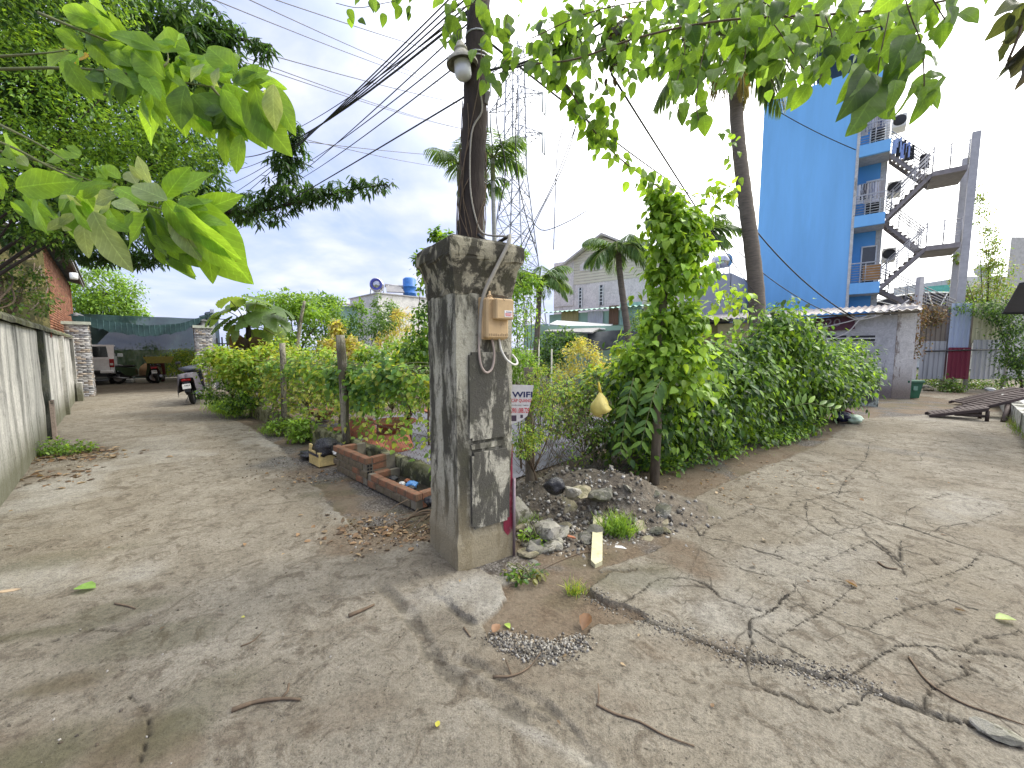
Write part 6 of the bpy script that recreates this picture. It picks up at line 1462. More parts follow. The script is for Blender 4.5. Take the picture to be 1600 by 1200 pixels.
MB().obox(Q0-E1w*0.45+E2w*0.02+UP*-0.05, E1w*0.447, E2w*3.4, UP*(zw+0.30)).build('end_wall', stained('flaking_white_wall', (0.70,0.67,0.62), (0.16,0.13,0.11), 0.3, 1.8, 0.25, 0, None, 64, (0.9,(0.20,0.15,0.11))), lane)
for x0, x1 in ((1271,1322),(1329,1367)):
    a = FW(x1, 533); b = FW(x0, 525); w_ = (Vector((b.x,b.y,0))-Vector((a.x,a.y,0))).length
    vt_ = MB().obox(a-E2w*0.006, E1w*w_, E2w*0.03, UP*abs(FW(x1,524).z-a.z)).build('vent_slot', M_dark, lane)
    MB().obox(a-E2w*0.02+UP*abs(FW(x1,524).z-a.z)*0.42, E1w*w_, E2w*0.02, UP*0.035).build('vent_bar', M_white, vt_)
for x0, x1 in ((1268,1296),(1312,1362)):
    a = FW(x1, 600); a.z = 0; b = FW(x0, 600); w_ = (Vector((b.x,b.y,0))-a).length; zt_ = FW(x1, 549).z
    dr = MB().obox(a-E2w*0.02, E1w*w_, E2w*0.04, UP*zt_).build('door_frame', simple('grey_door_frame',(0.36,0.35,0.34),0.7), lane)
    MB().obox(a-E2w*0.03+E1w*0.1, E1w*(w_-0.2), E2w*0.02, UP*(zt_-0.1)).build('door_leaf', simple('cream_door',(0.50,0.47,0.40),0.7), dr)
corr_build('roof_sheet', M_tin, lane, Q0-E1w*0.55-E2w*0.55+UP*(zw+0.10), E1w*(wl+6.8), E2w*4.6+UP*0.55, 2, pitch=0.2, amp=0.03)
MB().obox(Q0-E1w*0.5-E2w*0.42+UP*(zw+0.0), E1w*(wl+6.6), E2w*0.05, UP*0.06).build('roof_purlin', M_bark2, lane)
# tan sheet and yellow wall under the roof further along
def FW2(px, py): return PL(px, py, Q0-E2w*0.05, E1w)
a = FW2(1182, 544); b = FW2(1122, 548); c_ = FW2(1122, 507); d_ = FW2(1182, 503)
m = MB(); V = []
for i in range(11):
    for j in range(6):
        p_ = b.lerp(a, i/10).lerp(c_.lerp(d_, i/10), j/5); V.append(p_-E2w*(0.05+0.05*math.sin(i*1.2)*math.sin(j*0.9)))
m.add(V, [(i*6+j, (i+1)*6+j, (i+1)*6+j+1, i*6+j+1) for i in range(10) for j in range(5)], True)
o = m.build('tan_sheet', simple('tan_tarpaulin', (0.50,0.40,0.24), 0.8, var=0.12, sc=3), base=b, fix=False); tag(o, 'tan tarpaulin sheet hanging under the long tin roof', 'tarpaulin')
a = FW2(1195, 600); a.z = 0; b = FW2(1085, 600); b.z = 0
yw = empty('lean_to', a, 'yellowish lean-to wall below the tan sheet, behind the hedge', 'shed')
MB().obox(a+E2w*0.2, E1w*(b-a).length, E2w*2.5, UP*(zw-0.05)).build('wall', stained('yellow_lean_wall', (0.46,0.36,0.18), amt=0.25), yw)
p_ = FW2(1164, 540); MB().obox(p_+E2w*0.17, E1w*0.25, E2w*0.04, UP*0.6).build('window', M_glass, yw)
p_ = FW2(1178, 600); p_.z = 0; MB().obox(p_-E2w*0.05, E1w*0.09, E2w*0.09, UP*zw).build('white_post', M_white, yw)
# banner, cables
bn = MB(); bn.add([FW(1272,498)-E2w*0.06, FW(1336,492)-E2w*0.06, FW(1336,514)-E2w*0.1, FW(1272,520)-E2w*0.12], [(0,1,2,3)])
o = bn.build('maroon_banner', simple('dusty_maroon', (0.11,0.045,0.065), 0.8, var=0.25, sc=3), base=FW(1272,520)); tag(o, 'dusty maroon banner with faded number hanging under the tin roof', 'banner')
tm = text('20', FW(1290,511)-E2w*0.125, 0.42, 0.28, simple('faded_banner_ink', (0.26,0.22,0.24), 0.8), None, rot=(math.pi/2,0,math.atan2(-E1w.y,-E1w.x)))
tm.parent = o; tm.location = tm.location-WL[o]; WL[tm] = Vector()
M_wcab = simple('white_cable', (0.62,0.60,0.58), 0.6)
for k_, pts in enumerate(([(1235,508),(1275,513),(1320,505),(1350,496),(1370,490)], [(1255,534),(1290,532),(1325,520),(1345,500),(1372,488)], [(1310,487),(1340,500),(1370,494),(1400,478)], [(1318,488),(1350,499),(1395,486),(1420,470)])):
    m = MB(); m.tube(smooth_path([FW(a, b)-E2w*0.35 for a, b in pts], 6), 0.018, 5); o = m.build('white_cable', M_wcab, base=FW(*pts[0])); tag(o, 'thick white cable looping under the eave of the lane house', 'cable', 'white cables on the lane house')
# peeling garden wall stub with blue paper
sA = G(1372, 635); stub = empty('peeling_wall', sA, 'short peeling wall stub with blue paper in front of the lane house', 'wall')
MB().obox(sA+UP*-0.05, E1w*1.25, E2w*0.14, UP*1.14).build('wall', stained('peeling_mint_wall', (0.55,0.62,0.56), (0.06,0.06,0.055), 0.7, 2.6, 0.5, 0, (0.36,0.37,0.33), 70), stub)
bp = PL(1358, 588, sA-E2w*0.006, E1w); MB().obox(bp, E1w*0.42, -E2w*0.004, UP*0.22).build('blue_paper', simple('blue_poster', (0.08,0.33,0.62), 0.6), stub)
plant('wall_creeper', 'loose creeper draped over the peeling wall stub', 'climber', sA+E2w*0.2+E1w*0.6, [EL(1340,570,10.8,32,12,0.3),EL(1310,590,10.2,20,30,0.3),EL(1360,585,11,14,18,0.2),EL(1335,545,11.2,20,18,0.3)], 1500, 0.085, T_DIA, [GM,GB,GD], 0.012, M_twig, clumps=50)
# ---------------------------------------------------------------- patchwork tin wall
TY = 15.7
def FT(px, py): return YP(px, py, TY)
tin = empty('tin_wall', FT(1495, 592), 'patchwork fence of grey, blue, cream and maroon corrugated sheets', 'fence')
def tin_sheet(x0, x1, y0, y1, col, dy, dirt=None, name='tin_sheet'):
    a, b = FT(x0, y0), FT(x1, y1); V = []; wdt = b.x-a.x; n = int(wdt/0.02); 
    for i in range(n+1):
        s_ = wdt*i/n; ph = (s_ % 0.19)/0.19; h = 0.03 if ph < 0.14 else 0.0
        for z_ in (a.z, b.z): V.append(Vector((a.x+s_, TY-dy-h, z_)))
    m = MB(); m.add(V, [(2*i, 2*i+2, 2*i+3, 2*i+1) for i in range(n)])
    m.build(name, simple('tin_%d_%d' % (x0, y0), col, 0.55, 0.2, var=0.15, sc=1.6, stretch=(1,1,0.3), dirt=dirt or tuple(q*0.5 for q in col), dirt_amt=0.3), tin, fix=False)
tin_sheet(1422,1481,540,478,(0.17,0.145,0.12),0.0,(0.14,0.075,0.04)); tin_sheet(1477,1518,552,474,(0.34,0.40,0.52),0.04); tin_sheet(1515,1570,536,474,(0.52,0.50,0.34),0.02)
tin_sheet(1430,1476,592,533,(0.30,0.31,0.33),0.07); tin_sheet(1472,1513,592,543,(0.17,0.022,0.045),0.10,(0.10,0.02,0.03)); tin_sheet(1510,1570,592,531,(0.46,0.46,0.48),0.08)
MB().tube([FT(1440,549)-Vector((0,0.16,0)), FT(1570,545)-Vector((0,0.16,0))], 0.03, 6).build('rail', M_dark, tin)
for px in (1425, 1475, 1512, 1572): p_ = FT(px, 592); MB().obox(Vector((p_.x, TY+0.06, -0.05)), (0.1,0,0), (0,0.1,0), UP*3.3).build('post', M_stair, tin)
p_ = YP(1427, 560, 15.2); m = MB(); m.obox(Vector((p_.x, 15.2, -0.05)), (0.16,0,0), (0,0.16,0), UP*(YP(1427,430,15.2).z)); o = m.build('grey_post', M_grey, base=(p_.x,15.2,0)); tag(o, 'tall grey steel post standing at the left end of the tin wall', 'post')
o = leaf_obj('dry_ivy', [crown([EL(1428,510,15.1,9,50,0.2),EL(1445,492,15.5,30,20,0.12)], 1600, 0.10, T_DIA, [(0.20,0.12,0.06),(0.15,0.09,0.05),(0.12,0.11,0.04)], 60, spread=0.3, droop=0.9)], M_drydark, base=FT(1428,540)); tag(o, 'dry brown ivy hanging on the left end of the tin wall', 'ivy')
ivy = [EL(1545,478,15.4,50,12,0.3),EL(1580,500,15,26,28,0.4),EL(1590,540,14.6,24,36,0.4),EL(1578,575,14.8,20,26,0.4),EL(1560,490,15.3,24,16,0.25),EL(1600,490,14.5,34,28,0.5),EL(1612,560,14.3,30,40,0.5)]
plant('ivy_bush', 'ivy bush spilling over the right end of the tin wall', 'climber', Vector((19.4,15.0,0)), ivy, 6500, 0.10, T_DIA, [GD,GM,(0.06,0.12,0.04),GK], 0.05, M_bark, clumps=160, spread=0.28, droop=0.8)
plant('vine_tower', 'tapering column of climbing vine rising above the tin wall', 'climber', Vector((25.6,21.2,0)), [EL(1530,300,21,4,16,0.2),EL(1537,335,21,6,20,0.25),EL(1543,370,21,9,22,0.3),EL(1549,400,21,12,22,0.35),EL(1555,430,21,17,22,0.5),EL(1550,460,21,30,20,0.7),EL(1510,455,21,16,8,0.3),EL(1498,438,21,8,10,0.2),EL(1495,400,18,4,10,0.2)], 4600, 0.13, T_DIA, [(0.20,0.26,0.07),GM,GB,(0.26,0.25,0.10)], 0.04, M_bark, clumps=170, spread=0.35, droop=0.8)
for k_, (px, py, rx) in enumerate(((1450,592,24),(1540,596,26),(1480,600,12))):
    b_ = G(px, py+12); plant('low_weed', ['low weeds at the foot of the grey tin sheet','low weeds under the cream tin sheet','small weeds before the maroon tin sheet'][k_], 'weed', b_, [(np.array((b_.x,b_.y,0.2)), np.array((rx*b_.y/FPX,0.5,0.25)))], 700, 0.11, T_DIA, [GM,GD,(0.14,0.18,0.06)], 0.01, M_stem, clumps=40, spread=0.3)
# arched canopy behind
arch = empty('arched_canopy', YP(1450,480,24), 'black arched canopy with white radiating ribs behind the tin wall', 'canopy')
ctr = YP(1462, 492, 24); Rx = 115*24/FPX; Rz = 34*24/FPX; V = []
for i in range(25):
    a = math.pi*i/24; p_ = ctr+Vector((math.cos(a)*Rx, 0, math.sin(a)*Rz)); V += [p_, p_+Vector((0.5,4,0))]
MB().add(V, [(2*i,2*i+1,2*i+3,2*i+2) for i in range(24)]).build('cover', M_droof, arch, fix=False)
V2 = [ctr+Vector((0,0.06,0))]+[V[2*i]+Vector((0,0.06,0)) for i in range(25)]; MB().add(V2, [(0,i,i+1) for i in range(1,25)]).build('end_panel', M_droof, arch, fix=False)
for i in range(1, 24, 2): MB().tube([ctr, V[2*i]], 0.035, 5).build('rib', M_white, arch)
MB().tube([V[2*i] for i in range(25)], 0.05, 5).build('rim', M_white, arch)
m = MB(); p_ = YP(1446,463,30); m.prism([p_, YP(1500,458,30), YP(1500,443,30), YP(1446,448,30)], (0,0.05,0)); o = m.build('green_mesh_screen', simple('mint_mesh', (0.12,0.45,0.38), 0.7), base=p_); tag(o, 'mint green mesh screen on a far roof behind the arched canopy', 'screen')
hb_ = YP(1520, 470, 32); far = empty('far_house', Vector((hb_.x,32,0)), 'pale far house with satellite dish behind the staircase column', 'house'); a = YP(1503,500,32); b = YP(1575,432,32)
MB().obox(Vector((a.x,32,0)), (b.x-a.x,0,0), (0,6,0), UP*b.z).build('wall', M_whitew, far)
MB().lathe(YP(1537,423,32), [(0,0.12),(0.3,0.08),(0.52,0.0),(0.55,-0.02),(0.5,0.02),(0,0.16)], 18, (-0.5,-0.8,0.35)).build('satellite_dish', M_ceil, far)
# far right: grey block, dark tin eave, low wall
rb = YP(1577, 400, 23); rblk = empty('grey_block', Vector((rb.x,23,0)), 'plain grey concrete block building at the end of the right lane', 'house')
MB().obox(Vector((rb.x,23,-0.05)), (5,0.0,0), (7.2,5,0), UP*YP(1577,369,23).z).build('wall', M_ceil, rblk)
re_ = empty('tin_eave', YP(1590,470,8.5), 'dark tin eave jutting out over the right edge of the lane', 'roof')
a, b, c_, d_ = YP(1567,489,8.8), YP(1680,489,7.6), YP(1690,425,6.0), YP(1592,445,7.0)
MB().prism([a,b,c_,d_], (0,0,0.03)).build('sheet', M_droof, re_); MB().tube([a,b], 0.03, 6).build('edge_rail', M_dark, re_)
MB().obox(Vector((b.x+0.6,b.y,-0.05)), (0.12,0,0), (0,0.12,0), UP*2.5).build('post', M_grey, re_)
R0 = G(1600, 684); R1 = G(1567, 642); rd_ = (R1-R0).normalized(); rn_ = Vector((rd_.y,-rd_.x,0))
lw_ = empty('low_white_wall', R0, 'low mossy white wall along the right edge of the lane', 'low wall')
MB().obox(R0-rd_*3+UP*-0.05, rd_*((R1-R0).length+4.5), rn_*0.18, UP*0.42).build('wall', stained('low_wall_white', (0.55,0.54,0.5), amt=0.45, moss=0.4), lw_)
MB().obox(R0-rd_*3+rn_*0.181+UP*-0.05, rd_*12, rn_*3, UP*0.4).build('terrace', M_ceil, lw_)
c_ = R0+rd_*1.2; grass('grass_strip', 'thin weeds along the foot of the low white wall', c_, 1.6, 0.12, 260, 0.18, [GM,(0.2,0.22,0.08)], math.atan2(rd_.y, rd_.x))

# ---------------------------------------------------------------- pale gable house, mint sheds, other roofs
AG_ = YP(940, 450, 23.0); EG = vis(ray(60, 546)); UG = -EG; NG = Vector((-EG.y, EG.x, 0)); 
if NG.y < 0: NG = -NG
def FG(px, py): return PL(px, py, AG_, EG)
M_pink = stained('pale_pink_render', (0.82,0.74,0.71), (0.45,0.4,0.38), 0.10, 0.8, 0.3, 0, None, 80)
gh = empty('gable_house', FG(940,546), 'pale pink gable house with cream boarded gable and louvred vent', 'house')
ga = FG(866,410); ap = FG(938,372); gb = FG(1036,405); zE = min(ga.z, gb.z)
gl0 = Vector((ga.x,ga.y,-0.05)); glen = (Vector((gb.x,gb.y,0))-Vector((ga.x,ga.y,0))).length
MB().prism([gl0, gl0+UG*glen, gl0+UG*glen+UP*(zE+0.05), gl0+UP*(zE+0.05)], NG*9).build('wall', M_pink, gh)
apu = glen*0.5; apz = ap.z-zE
MB().prism([gl0+UP*(zE+0.052), gl0+UG*glen+UP*(zE+0.052), gl0+UG*apu+UP*(zE+0.05+apz)], NG*9).build('gable', M_pink, gh)
M_cream = simple('cream_boards', (0.66,0.60,0.47), 0.7, var=0.06, sc=2)
nb = 14; z_lo = zE-0.75
for i in range(nb):
    z0 = z_lo+(zE+apz-0.1-z_lo)*i/nb; z1 = z_lo+(zE+apz-0.1-z_lo)*(i+1)/nb-0.035
    f0 = max(0, (z0-zE)/apz); u0 = apu*f0; u1 = glen-(glen-apu)*f0
    f1 = max(0, (z1-zE)/apz); v0 = apu*f1; v1 = glen-(glen-apu)*f1
    if u1-u0 < 0.1: continue
    o_ = gl0-NG*0.035; o_.z = 0; m = MB(); m.prism([o_+UG*u0+UP*z0, o_+UG*u1+UP*z0, o_+UG*v1+UP*z1, o_+UG*v0+UP*z1], NG*0.033); m.build('board', M_cream, gh)
for s0, s1 in ((0, 1), (1, 0)):
    a_ = gl0+UP*(zE+0.07)-UG*0.3-UP*0.2 if s0 == 0 else gl0+UG*(glen+0.3)+UP*(zE-0.13); b_ = gl0+UG*apu+UP*(zE+0.12+apz)
    MB().prism([a_-NG*0.35, b_-NG*0.35, b_-NG*0.35+UP*0.12, a_-NG*0.35+UP*0.12], NG*9.5).build('roof_slope', simple('pale_roof', (0.5,0.45,0.42), 0.7), gh)
vtp = FG(924,423); vt_ = MB(); vt_.prism([FG(907,424)-NG*0.06, FG(942,421)-NG*0.06, FG(942,412)-NG*0.06, FG(924,403)-NG*0.06, FG(907,414)-NG*0.06], NG*0.04); v_ = vt_.build('vent_frame', M_pink, gh)
for i in range(5): a_ = FG(917,420-i*2.6)-NG*0.10; MB().obox(a_, UG*(0.6-0.05*i), NG*0.04, UP*0.06).build('louvre', simple('white_louvre',(0.6,0.58,0.56),0.6), v_)
for x0, x1, y0, y1 in ((904,910,481,450),(936,943,477,446)):
    a_ = FG(x0,y0); w_ = (FG(x1,y0)-a_).length; h_ = FG(x0,y1).z-a_.z; wn_ = MB().obox(a_-NG*0.03, UG*w_, NG*0.05, UP*h_).build('window', M_glass, gh)
    for fx in (0, w_-0.05): MB().obox(a_-NG*0.06+UG*fx, UG*0.05, NG*0.03, UP*h_).build('frame', M_white, wn_)
    for j in range(1, 6): MB().obox(a_-NG*0.055+UP*(h_*j/6), UG*w_, NG*0.02, UP*0.03).build('grille', M_white, wn_)
MB().obox(FG(866,480)-NG*0.06, UG*1.4, NG*0.05, UP*(FG(866,412).z-FG(866,480).z)).build('corner_pier', M_pink, gh)
# mint shed row in front
AM = YP(940, 500, 17.5)
def FM(px, py): return PL(px, py, AM, EG)
M_mint = simple('mint_paint', (0.36,0.55,0.45), 0.65, var=0.1, sc=1.2, dirt=(0.26,0.36,0.30), dirt_amt=0.4)
ms = empty('mint_shed', FM(940,546), 'row of mint green sheds patched with tin and boards before the gable house', 'shed')
a_ = FM(858,546); b_ = FM(1045,546); a_.z = -0.05; ml = (Vector((b_.x,b_.y,0))-Vector((a_.x,a_.y,0))).length; zm_ = FM(950,484).z
MB().obox(a_, UG*ml, NG*3.5, UP*zm_).build('wall', M_mint, ms)
corr_build('roof_sheet', M_mint, ms, a_-NG*0.4-UG*0.2+UP*(zm_+0.08), UG*(ml+0.4), NG*4.4+UP*0.5, 2, pitch=0.25, amp=0.03)
for x0, x1, y0, y1, col, nm in ((878,905,503,487,(0.42,0.36,0.17),'tin_patch'),(919,943,510,487,(0.55,0.57,0.62),'door'),(952,967,508,478,(0.16,0.09,0.055),'board_panel'),(969,1003,508,474,(0.33,0.52,0.46),'tin_patch'),(1006,1028,508,472,(0.50,0.47,0.30),'tin_patch'),(820,858,545,508,(0.36,0.55,0.47),'side_wall')):
    p0_ = FM(x0,y0); p1_ = FM(x1,y0); h_ = FM(x0,y1).z-p0_.z
    V, F = corrugated(p0_-NG*0.06, UG*(p1_-p0_).length, UP*h_, 1, pitch=0.15, amp=0.012); MB().add(V, F, False).build(nm, simple('patch_%d' % x0, col, 0.7, var=0.2, sc=3, stretch=(1,1,0.3), dirt=tuple(q*0.5 for q in col), dirt_amt=0.35), ms, fix=False)
def lean_roof(name, label, pts, mat, sagz=0.0):
    m = MB(); m.prism(pts, (0,0,0.04)); o = m.build(name, mat, base=pts[0]); return tag(o, label, 'roof')
M_pt = simple('pale_tin', (0.48,0.49,0.49), 0.6, 0.2, var=0.12, sc=2)
lean_roof('lean_roof', 'pale tin lean-to roof in front of the mint sheds', [YP(858,508,15),YP(945,516,13.6),YP(958,508,16.8),YP(870,502,17.2)], M_pt)
lean_roof('lean_roof', 'lower grey tin canopy beside the black tarpaulin', [YP(850,519,13.4),YP(925,521,12.8),YP(940,513,14),YP(862,514,14.6)], simple('grey_tin_b',(0.3,0.29,0.28),0.6,0.2))
o = MB(); p_ = YP(928,530,13); V = []
for i in range(9):
    for j in range(5):
        q_ = YP(918+i*10, 517+j*7.5+3*math.sin(i)*0.4, 13.2+0.2*math.sin(i*1.1+j)-j*0.1); V.append(q_)
o.add(V, [(i*5+j, (i+1)*5+j, (i+1)*5+j+1, i*5+j+1) for i in range(8) for j in range(4)], True)
o = o.build('black_tarpaulin', simple('slate_tarpaulin', (0.045,0.052,0.06), 0.6, var=0.2, sc=2), base=p_, fix=False); tag(o, 'sagging slate black tarpaulin under the tin roofs behind the yellow shrub', 'tarpaulin')
o = MB().box(YP(905,545,14), (3.2,0.2,1.6)).build('mint_garden_wall', M_mint, base=Vector((YP(905,545,14).x,14,0))); tag(o, 'low mint wall glimpsed between the garden shrubs', 'wall')
# grey blue house with tank
GBc = YP(1140, 470, 20); gbh = empty('slate_house', Vector((GBc.x,20,0)), 'blue grey house with sheet-clad side and silver roof tank', 'house')
M_slate = simple('blue_grey_render', (0.27,0.29,0.35), 0.7, var=0.1, sc=1.5); zg = YP(1140,425,20).z
g1 = Vector((GBc.x,20,-0.05)); MB().obox(g1, -Vector((0.95,-0.3,0))*1.7, E2w*3.0, UP*zg).build('wall', M_slate, gbh)
V, F = corrugated(g1+UP*0.0+Vector((0.02,-0.02,0)), E2w*4.2, UP*zg, 1, pitch=0.3, amp=0.02); MB().add(V, F, False).build('clad_side', M_slate, gbh, fix=False)
p_ = YP(1150,490,20.3); MB().obox(p_-E2w*0.0+Vector((0.02,-0.05,0)), E2w*0.3, Vector((0.02,-0.02,0)), UP*0.9).build('window', M_glass, gbh)
tk = YP(1128,408,21)
def tank_stand(c_, r_, ln, axis, label, legz, mat):
    e = empty('water_tank', c_-UP*legz, label, 'water tank')
    MB().lathe(c_-Vector(axis)*ln/2, [(0,0),(r_*0.7,0.02),(r_,0.12),(r_,ln*0.3),(r_*1.02,ln*0.32),(r_,ln*0.34),(r_,ln-0.12),(r_*0.7,ln-0.02),(0,ln)], 20, axis).build('tank', mat, e)
    for sx in (-1,1):
        for sy in (-1,1):
            b_ = c_+Vector((sx*r_*0.8, sy*r_*0.8, -legz)); MB().tube([b_, c_+Vector((sx*r_*0.7, sy*r_*0.7, -r_*0.6))], 0.03, 5).build('leg', M_steel, e)
    return e
M_inox = plain('stainless_tank', (0.55,0.55,0.57), 0.22, 1.0)
tank_stand(tk, 0.36, 0.9, Vector((0.5,-0.85,0)).normalized(), 'silver water tank on a stand above the slate house', 0.8, M_inox)
# white block house with tanks (left)
WB = YP(592, 500, 24); wb_ = empty('white_block_house', Vector((WB.x,24,0)), 'plain white block house with stained wall and rooftop tanks', 'house'); zb = YP(592,457,24).z
M_wb = stained('stained_white_block', (0.78,0.76,0.71), (0.4,0.38,0.34), 0.15, 1.2, 0.2, 0, None, 90)
wx = PL(668,500,WB,E2w); w0 = Vector((WB.x,24,-0.05)); MB().obox(w0, E2w*(Vector((wx.x,wx.y,0))-Vector((WB.x,24,0))).length*1.15, E1*4.0, UP*zb).build('wall', M_wb, wb_)
MB().obox(w0-E2w*0.08-E1*0.08+UP*zb, E2w*((wx-WB).length*1.15+0.1), E1*4.2, UP*0.06).build('roof_edge', M_ceil, wb_)
tc1 = YP(589,446,25.5); te = tank_stand(tc1, 0.42, 1.0, Vector((0.25,-0.97,0)).normalized(), 'silver round-ended water tank with blue emblem on the white house roof', tc1.z-zb, M_inox)
em = MB(); em.lathe(tc1-Vector((-0.13,0.53,0)), [(0.24,0),(0.30,0.02),(0.36,0)], 18, Vector((0.25,-0.97,0))); em.build('blue_emblem', plain('emblem_blue',(0.05,0.06,0.3),0.4), te)
tb_ = YP(640,447,26); m = MB(); m.lathe(Vector((tb_.x,26,zb)), [(0.0,0),(0.42,0),(0.42,0.2),(0.44,0.22),(0.42,0.24),(0.42,0.6),(0.44,0.62),(0.42,0.64),(0.42,1.1),(0.3,1.2),(0,1.22)], 20); o = m.build('blue_tank', simple('blue_plastic_tank',(0.03,0.15,0.45),0.45), base=(tb_.x,26,zb)); tag(o, 'blue plastic water drum on the white house roof', 'water tank')
so = empty('solar_heater', Vector((YP(612,452,25).x,25,zb)), 'sloping solar water heater between the tanks on the white house', 'solar heater'); a_ = YP(604,457,25); b_ = YP(632,458,25)
MB().prism([a_, b_, YP(626,449,25.8), YP(603,447,25.8)], (0,0,0.06)).build('panel', simple('solar_tubes',(0.22,0.21,0.21),0.4,0.2), so); MB().tube([YP(602,446,25.9), YP(632,449,25.9)], 0.12, 10).build('cylinder', M_ceil, so)
# mint roof beyond the shrubs, left
gr_ = empty('mint_roof_shed', YP(545,546,26), 'distant shed with mint green wall and pale roof behind the garden', 'shed'); a_ = YP(524,546,26); b_ = YP(572,546,26)
MB().obox(Vector((a_.x,26,0)), (b_.x-a_.x,0,0), (0,4,0), UP*YP(540,478,26).z).build('wall', M_mint, gr_); MB().prism([YP(520,475,25.6),YP(572,480,25.6),YP(572,477,30),YP(520,472,30)], (0,0,0.08)).build('roof', M_tin, gr_)

# ================================================================ lattice pylon and power lines
M_pyl = plain('galvanised_pylon', (0.30,0.32,0.37), 0.5, 0.3)
PD = 74.0; pc = YP(805, 546, PD); pyl = empty('power_pylon', Vector((pc.x, PD, -0.05)), 'tall steel lattice power pylon with three arms a side behind the palms', 'pylon')
ar = Vector((0.86, -0.5, 0)); br = Vector((0.5, 0.86, 0)); P0_ = Vector((pc.x, PD, 0))
def hw(z): return 5.0-(5.0-1.55)*min(z, 33)/33 if z < 33 else 1.55-0.45*(z-33)/21
def leg(z, i, j): return P0_+ar*(hw(z)*i)+br*(hw(z)*j)+UP*z
lv = [0,6,11.5,16.5,21,25,29,33,36,39,42,45,48,51,54]
for i in (-1,1):
    for j in (-1,1): MB().tube([leg(z,i,j) for z in lv], 0.13, 4).build('leg', M_pyl, pyl)
m = MB()
for z0, z1 in zip(lv[:-1], lv[1:]):
    for a, b in (((-1,-1),(1,-1)),((1,-1),(1,1)),((1,1),(-1,1)),((-1,1),(-1,-1))):
        m.tube([leg(z0,*a), leg(z1,*b)], 0.085, 3); m.tube([leg(z0,*b), leg(z1,*a)], 0.085, 3); m.tube([leg(z1,*a), leg(z1,*b)], 0.06, 3)
        if z0 < 30:
            zm_ = (z0+z1)/2; m.tube([leg(zm_,*a), leg(zm_,*b)], 0.045, 3); q_ = (leg(z0,*a)+leg(z0,*b))/2; m.tube([q_, leg(zm_,*a)], 0.045, 3); m.tube([q_, leg(zm_,*b)], 0.045, 3)
br_ = m.build('bracing', M_pyl, pyl, fix=False); br_['kind'] = 'stuff'
tips = {}
for z_ in (51.0, 44.5, 38.0):
    for s_ in (-1, 1):
        tip = P0_+ar*(s_*5.6)+UP*(z_+0.3); m = MB()
        for j in (-1, 1): m.tube([leg(z_, s_, j), tip], 0.08, 4); m.tube([leg(z_+2.2, s_, j), tip], 0.08, 4)
        for f_ in (0.3, 0.55, 0.78):
            a_ = [leg(z_, s_, j).lerp(tip, f_) for j in (-1,1)]; b_ = [leg(z_+2.2, s_, j).lerp(tip, f_) for j in (-1,1)]
            m.tube([a_[0], a_[1]], 0.05, 3); m.tube([a_[0], b_[0]], 0.05, 3); m.tube([a_[1], b_[1]], 0.05, 3); m.tube([b_[0], b_[1]], 0.05, 3); m.tube([a_[0], leg(z_+2.2, s_, -1).lerp(tip, max(0,f_-0.25))], 0.05, 3)
        arm_ = m.build('cross_arm', M_pyl, pyl, fix=False)
        for w_ in (-0.5, 0.5):
            q_ = MB(); q_.tube([tip+br*w_, tip+br*w_-UP*3.3], 0.13, 6); q_.build('insulator', simple('insulator_glass',(0.2,0.24,0.24),0.4), arm_)
        MB().tube([tip-br*0.7-UP*3.3, tip+br*0.7-UP*3.3], 0.09, 4).build('yoke', M_pyl, arm_)
        tips[(z_, s_)] = tip-UP*3.4
MB().tube([P0_+UP*54-ar*2.5, P0_+UP*56.5, P0_+UP*54+ar*2.5], 0.08, 4).build('peak', M_pyl, pyl)
left_t = [(-1,51.0,(416,0,20)),(-1,51.0,(450,-5,20)),(-1,44.5,(368,60,20)),(-1,44.5,(395,62,20)),(-1,38.0,(470,190,24)),(1,51.0,(470,-20,20)),(1,44.5,(470,70,22)),(1,38.0,(500,200,26))]
for s_, z_, (px, py, d_) in left_t:
    a = tips[(z_, s_)]; b = YP(px, py, d_); b = a.lerp(b, 1.35)
    m = MB(); m.tube(sag(a, b, 1.2, 20), 0.024, 4); o = m.build('power_line', M_wire, base=a); tag(o, 'high voltage line running from the pylon over the left side of the garden', 'power line', 'high voltage lines of the pylon towards the lane')
for s_, z_, (px, py) in ((1,51.0,(1010,300)),(1,51.0,(990,270)),(1,44.5,(1040,380)),(1,38.0,(1000,400)),(-1,44.5,(980,420)),(-1,38.0,(960,440))):
    a = tips[(z_, s_)]; b = YP(px, py, 190)
    m = MB(); m.tube(sag(a, b, 4.0, 20), [0.03+0.03*i/20 for i in range(21)], 4); o = m.build('power_line', M_wire, base=a); tag(o, 'high voltage line sinking away behind the pale gable house', 'power line', 'high voltage lines of the pylon away from the lane')
# ---------------------------------------------------------------- lane cables
ptop = Vector((polept(-60).x, POLE_Y, polept(-60).z))
def cable(a, b, sg_, r_, label, group=None, mat=M_cable, n=18):
    m = MB(); m.tube(sag(a, b, sg_, n), r_, 5); o = m.build('overhead_cable', mat, base=a); return tag(o, label, 'cable', group)
tgt = YP(345, 290, 13)
for k_ in range(5):
    cable(polept(-50+k_*14, 0.0, 0.0), tgt+Vector((0.1*k_, 0, 0.42*k_-0.8)), 0.10+0.07*k_, 0.007 if k_ < 4 else 0.011, 'thick black cable of the bundle from the wooden pole to the left tree', 'black cable bundle from the pole to the left tree')
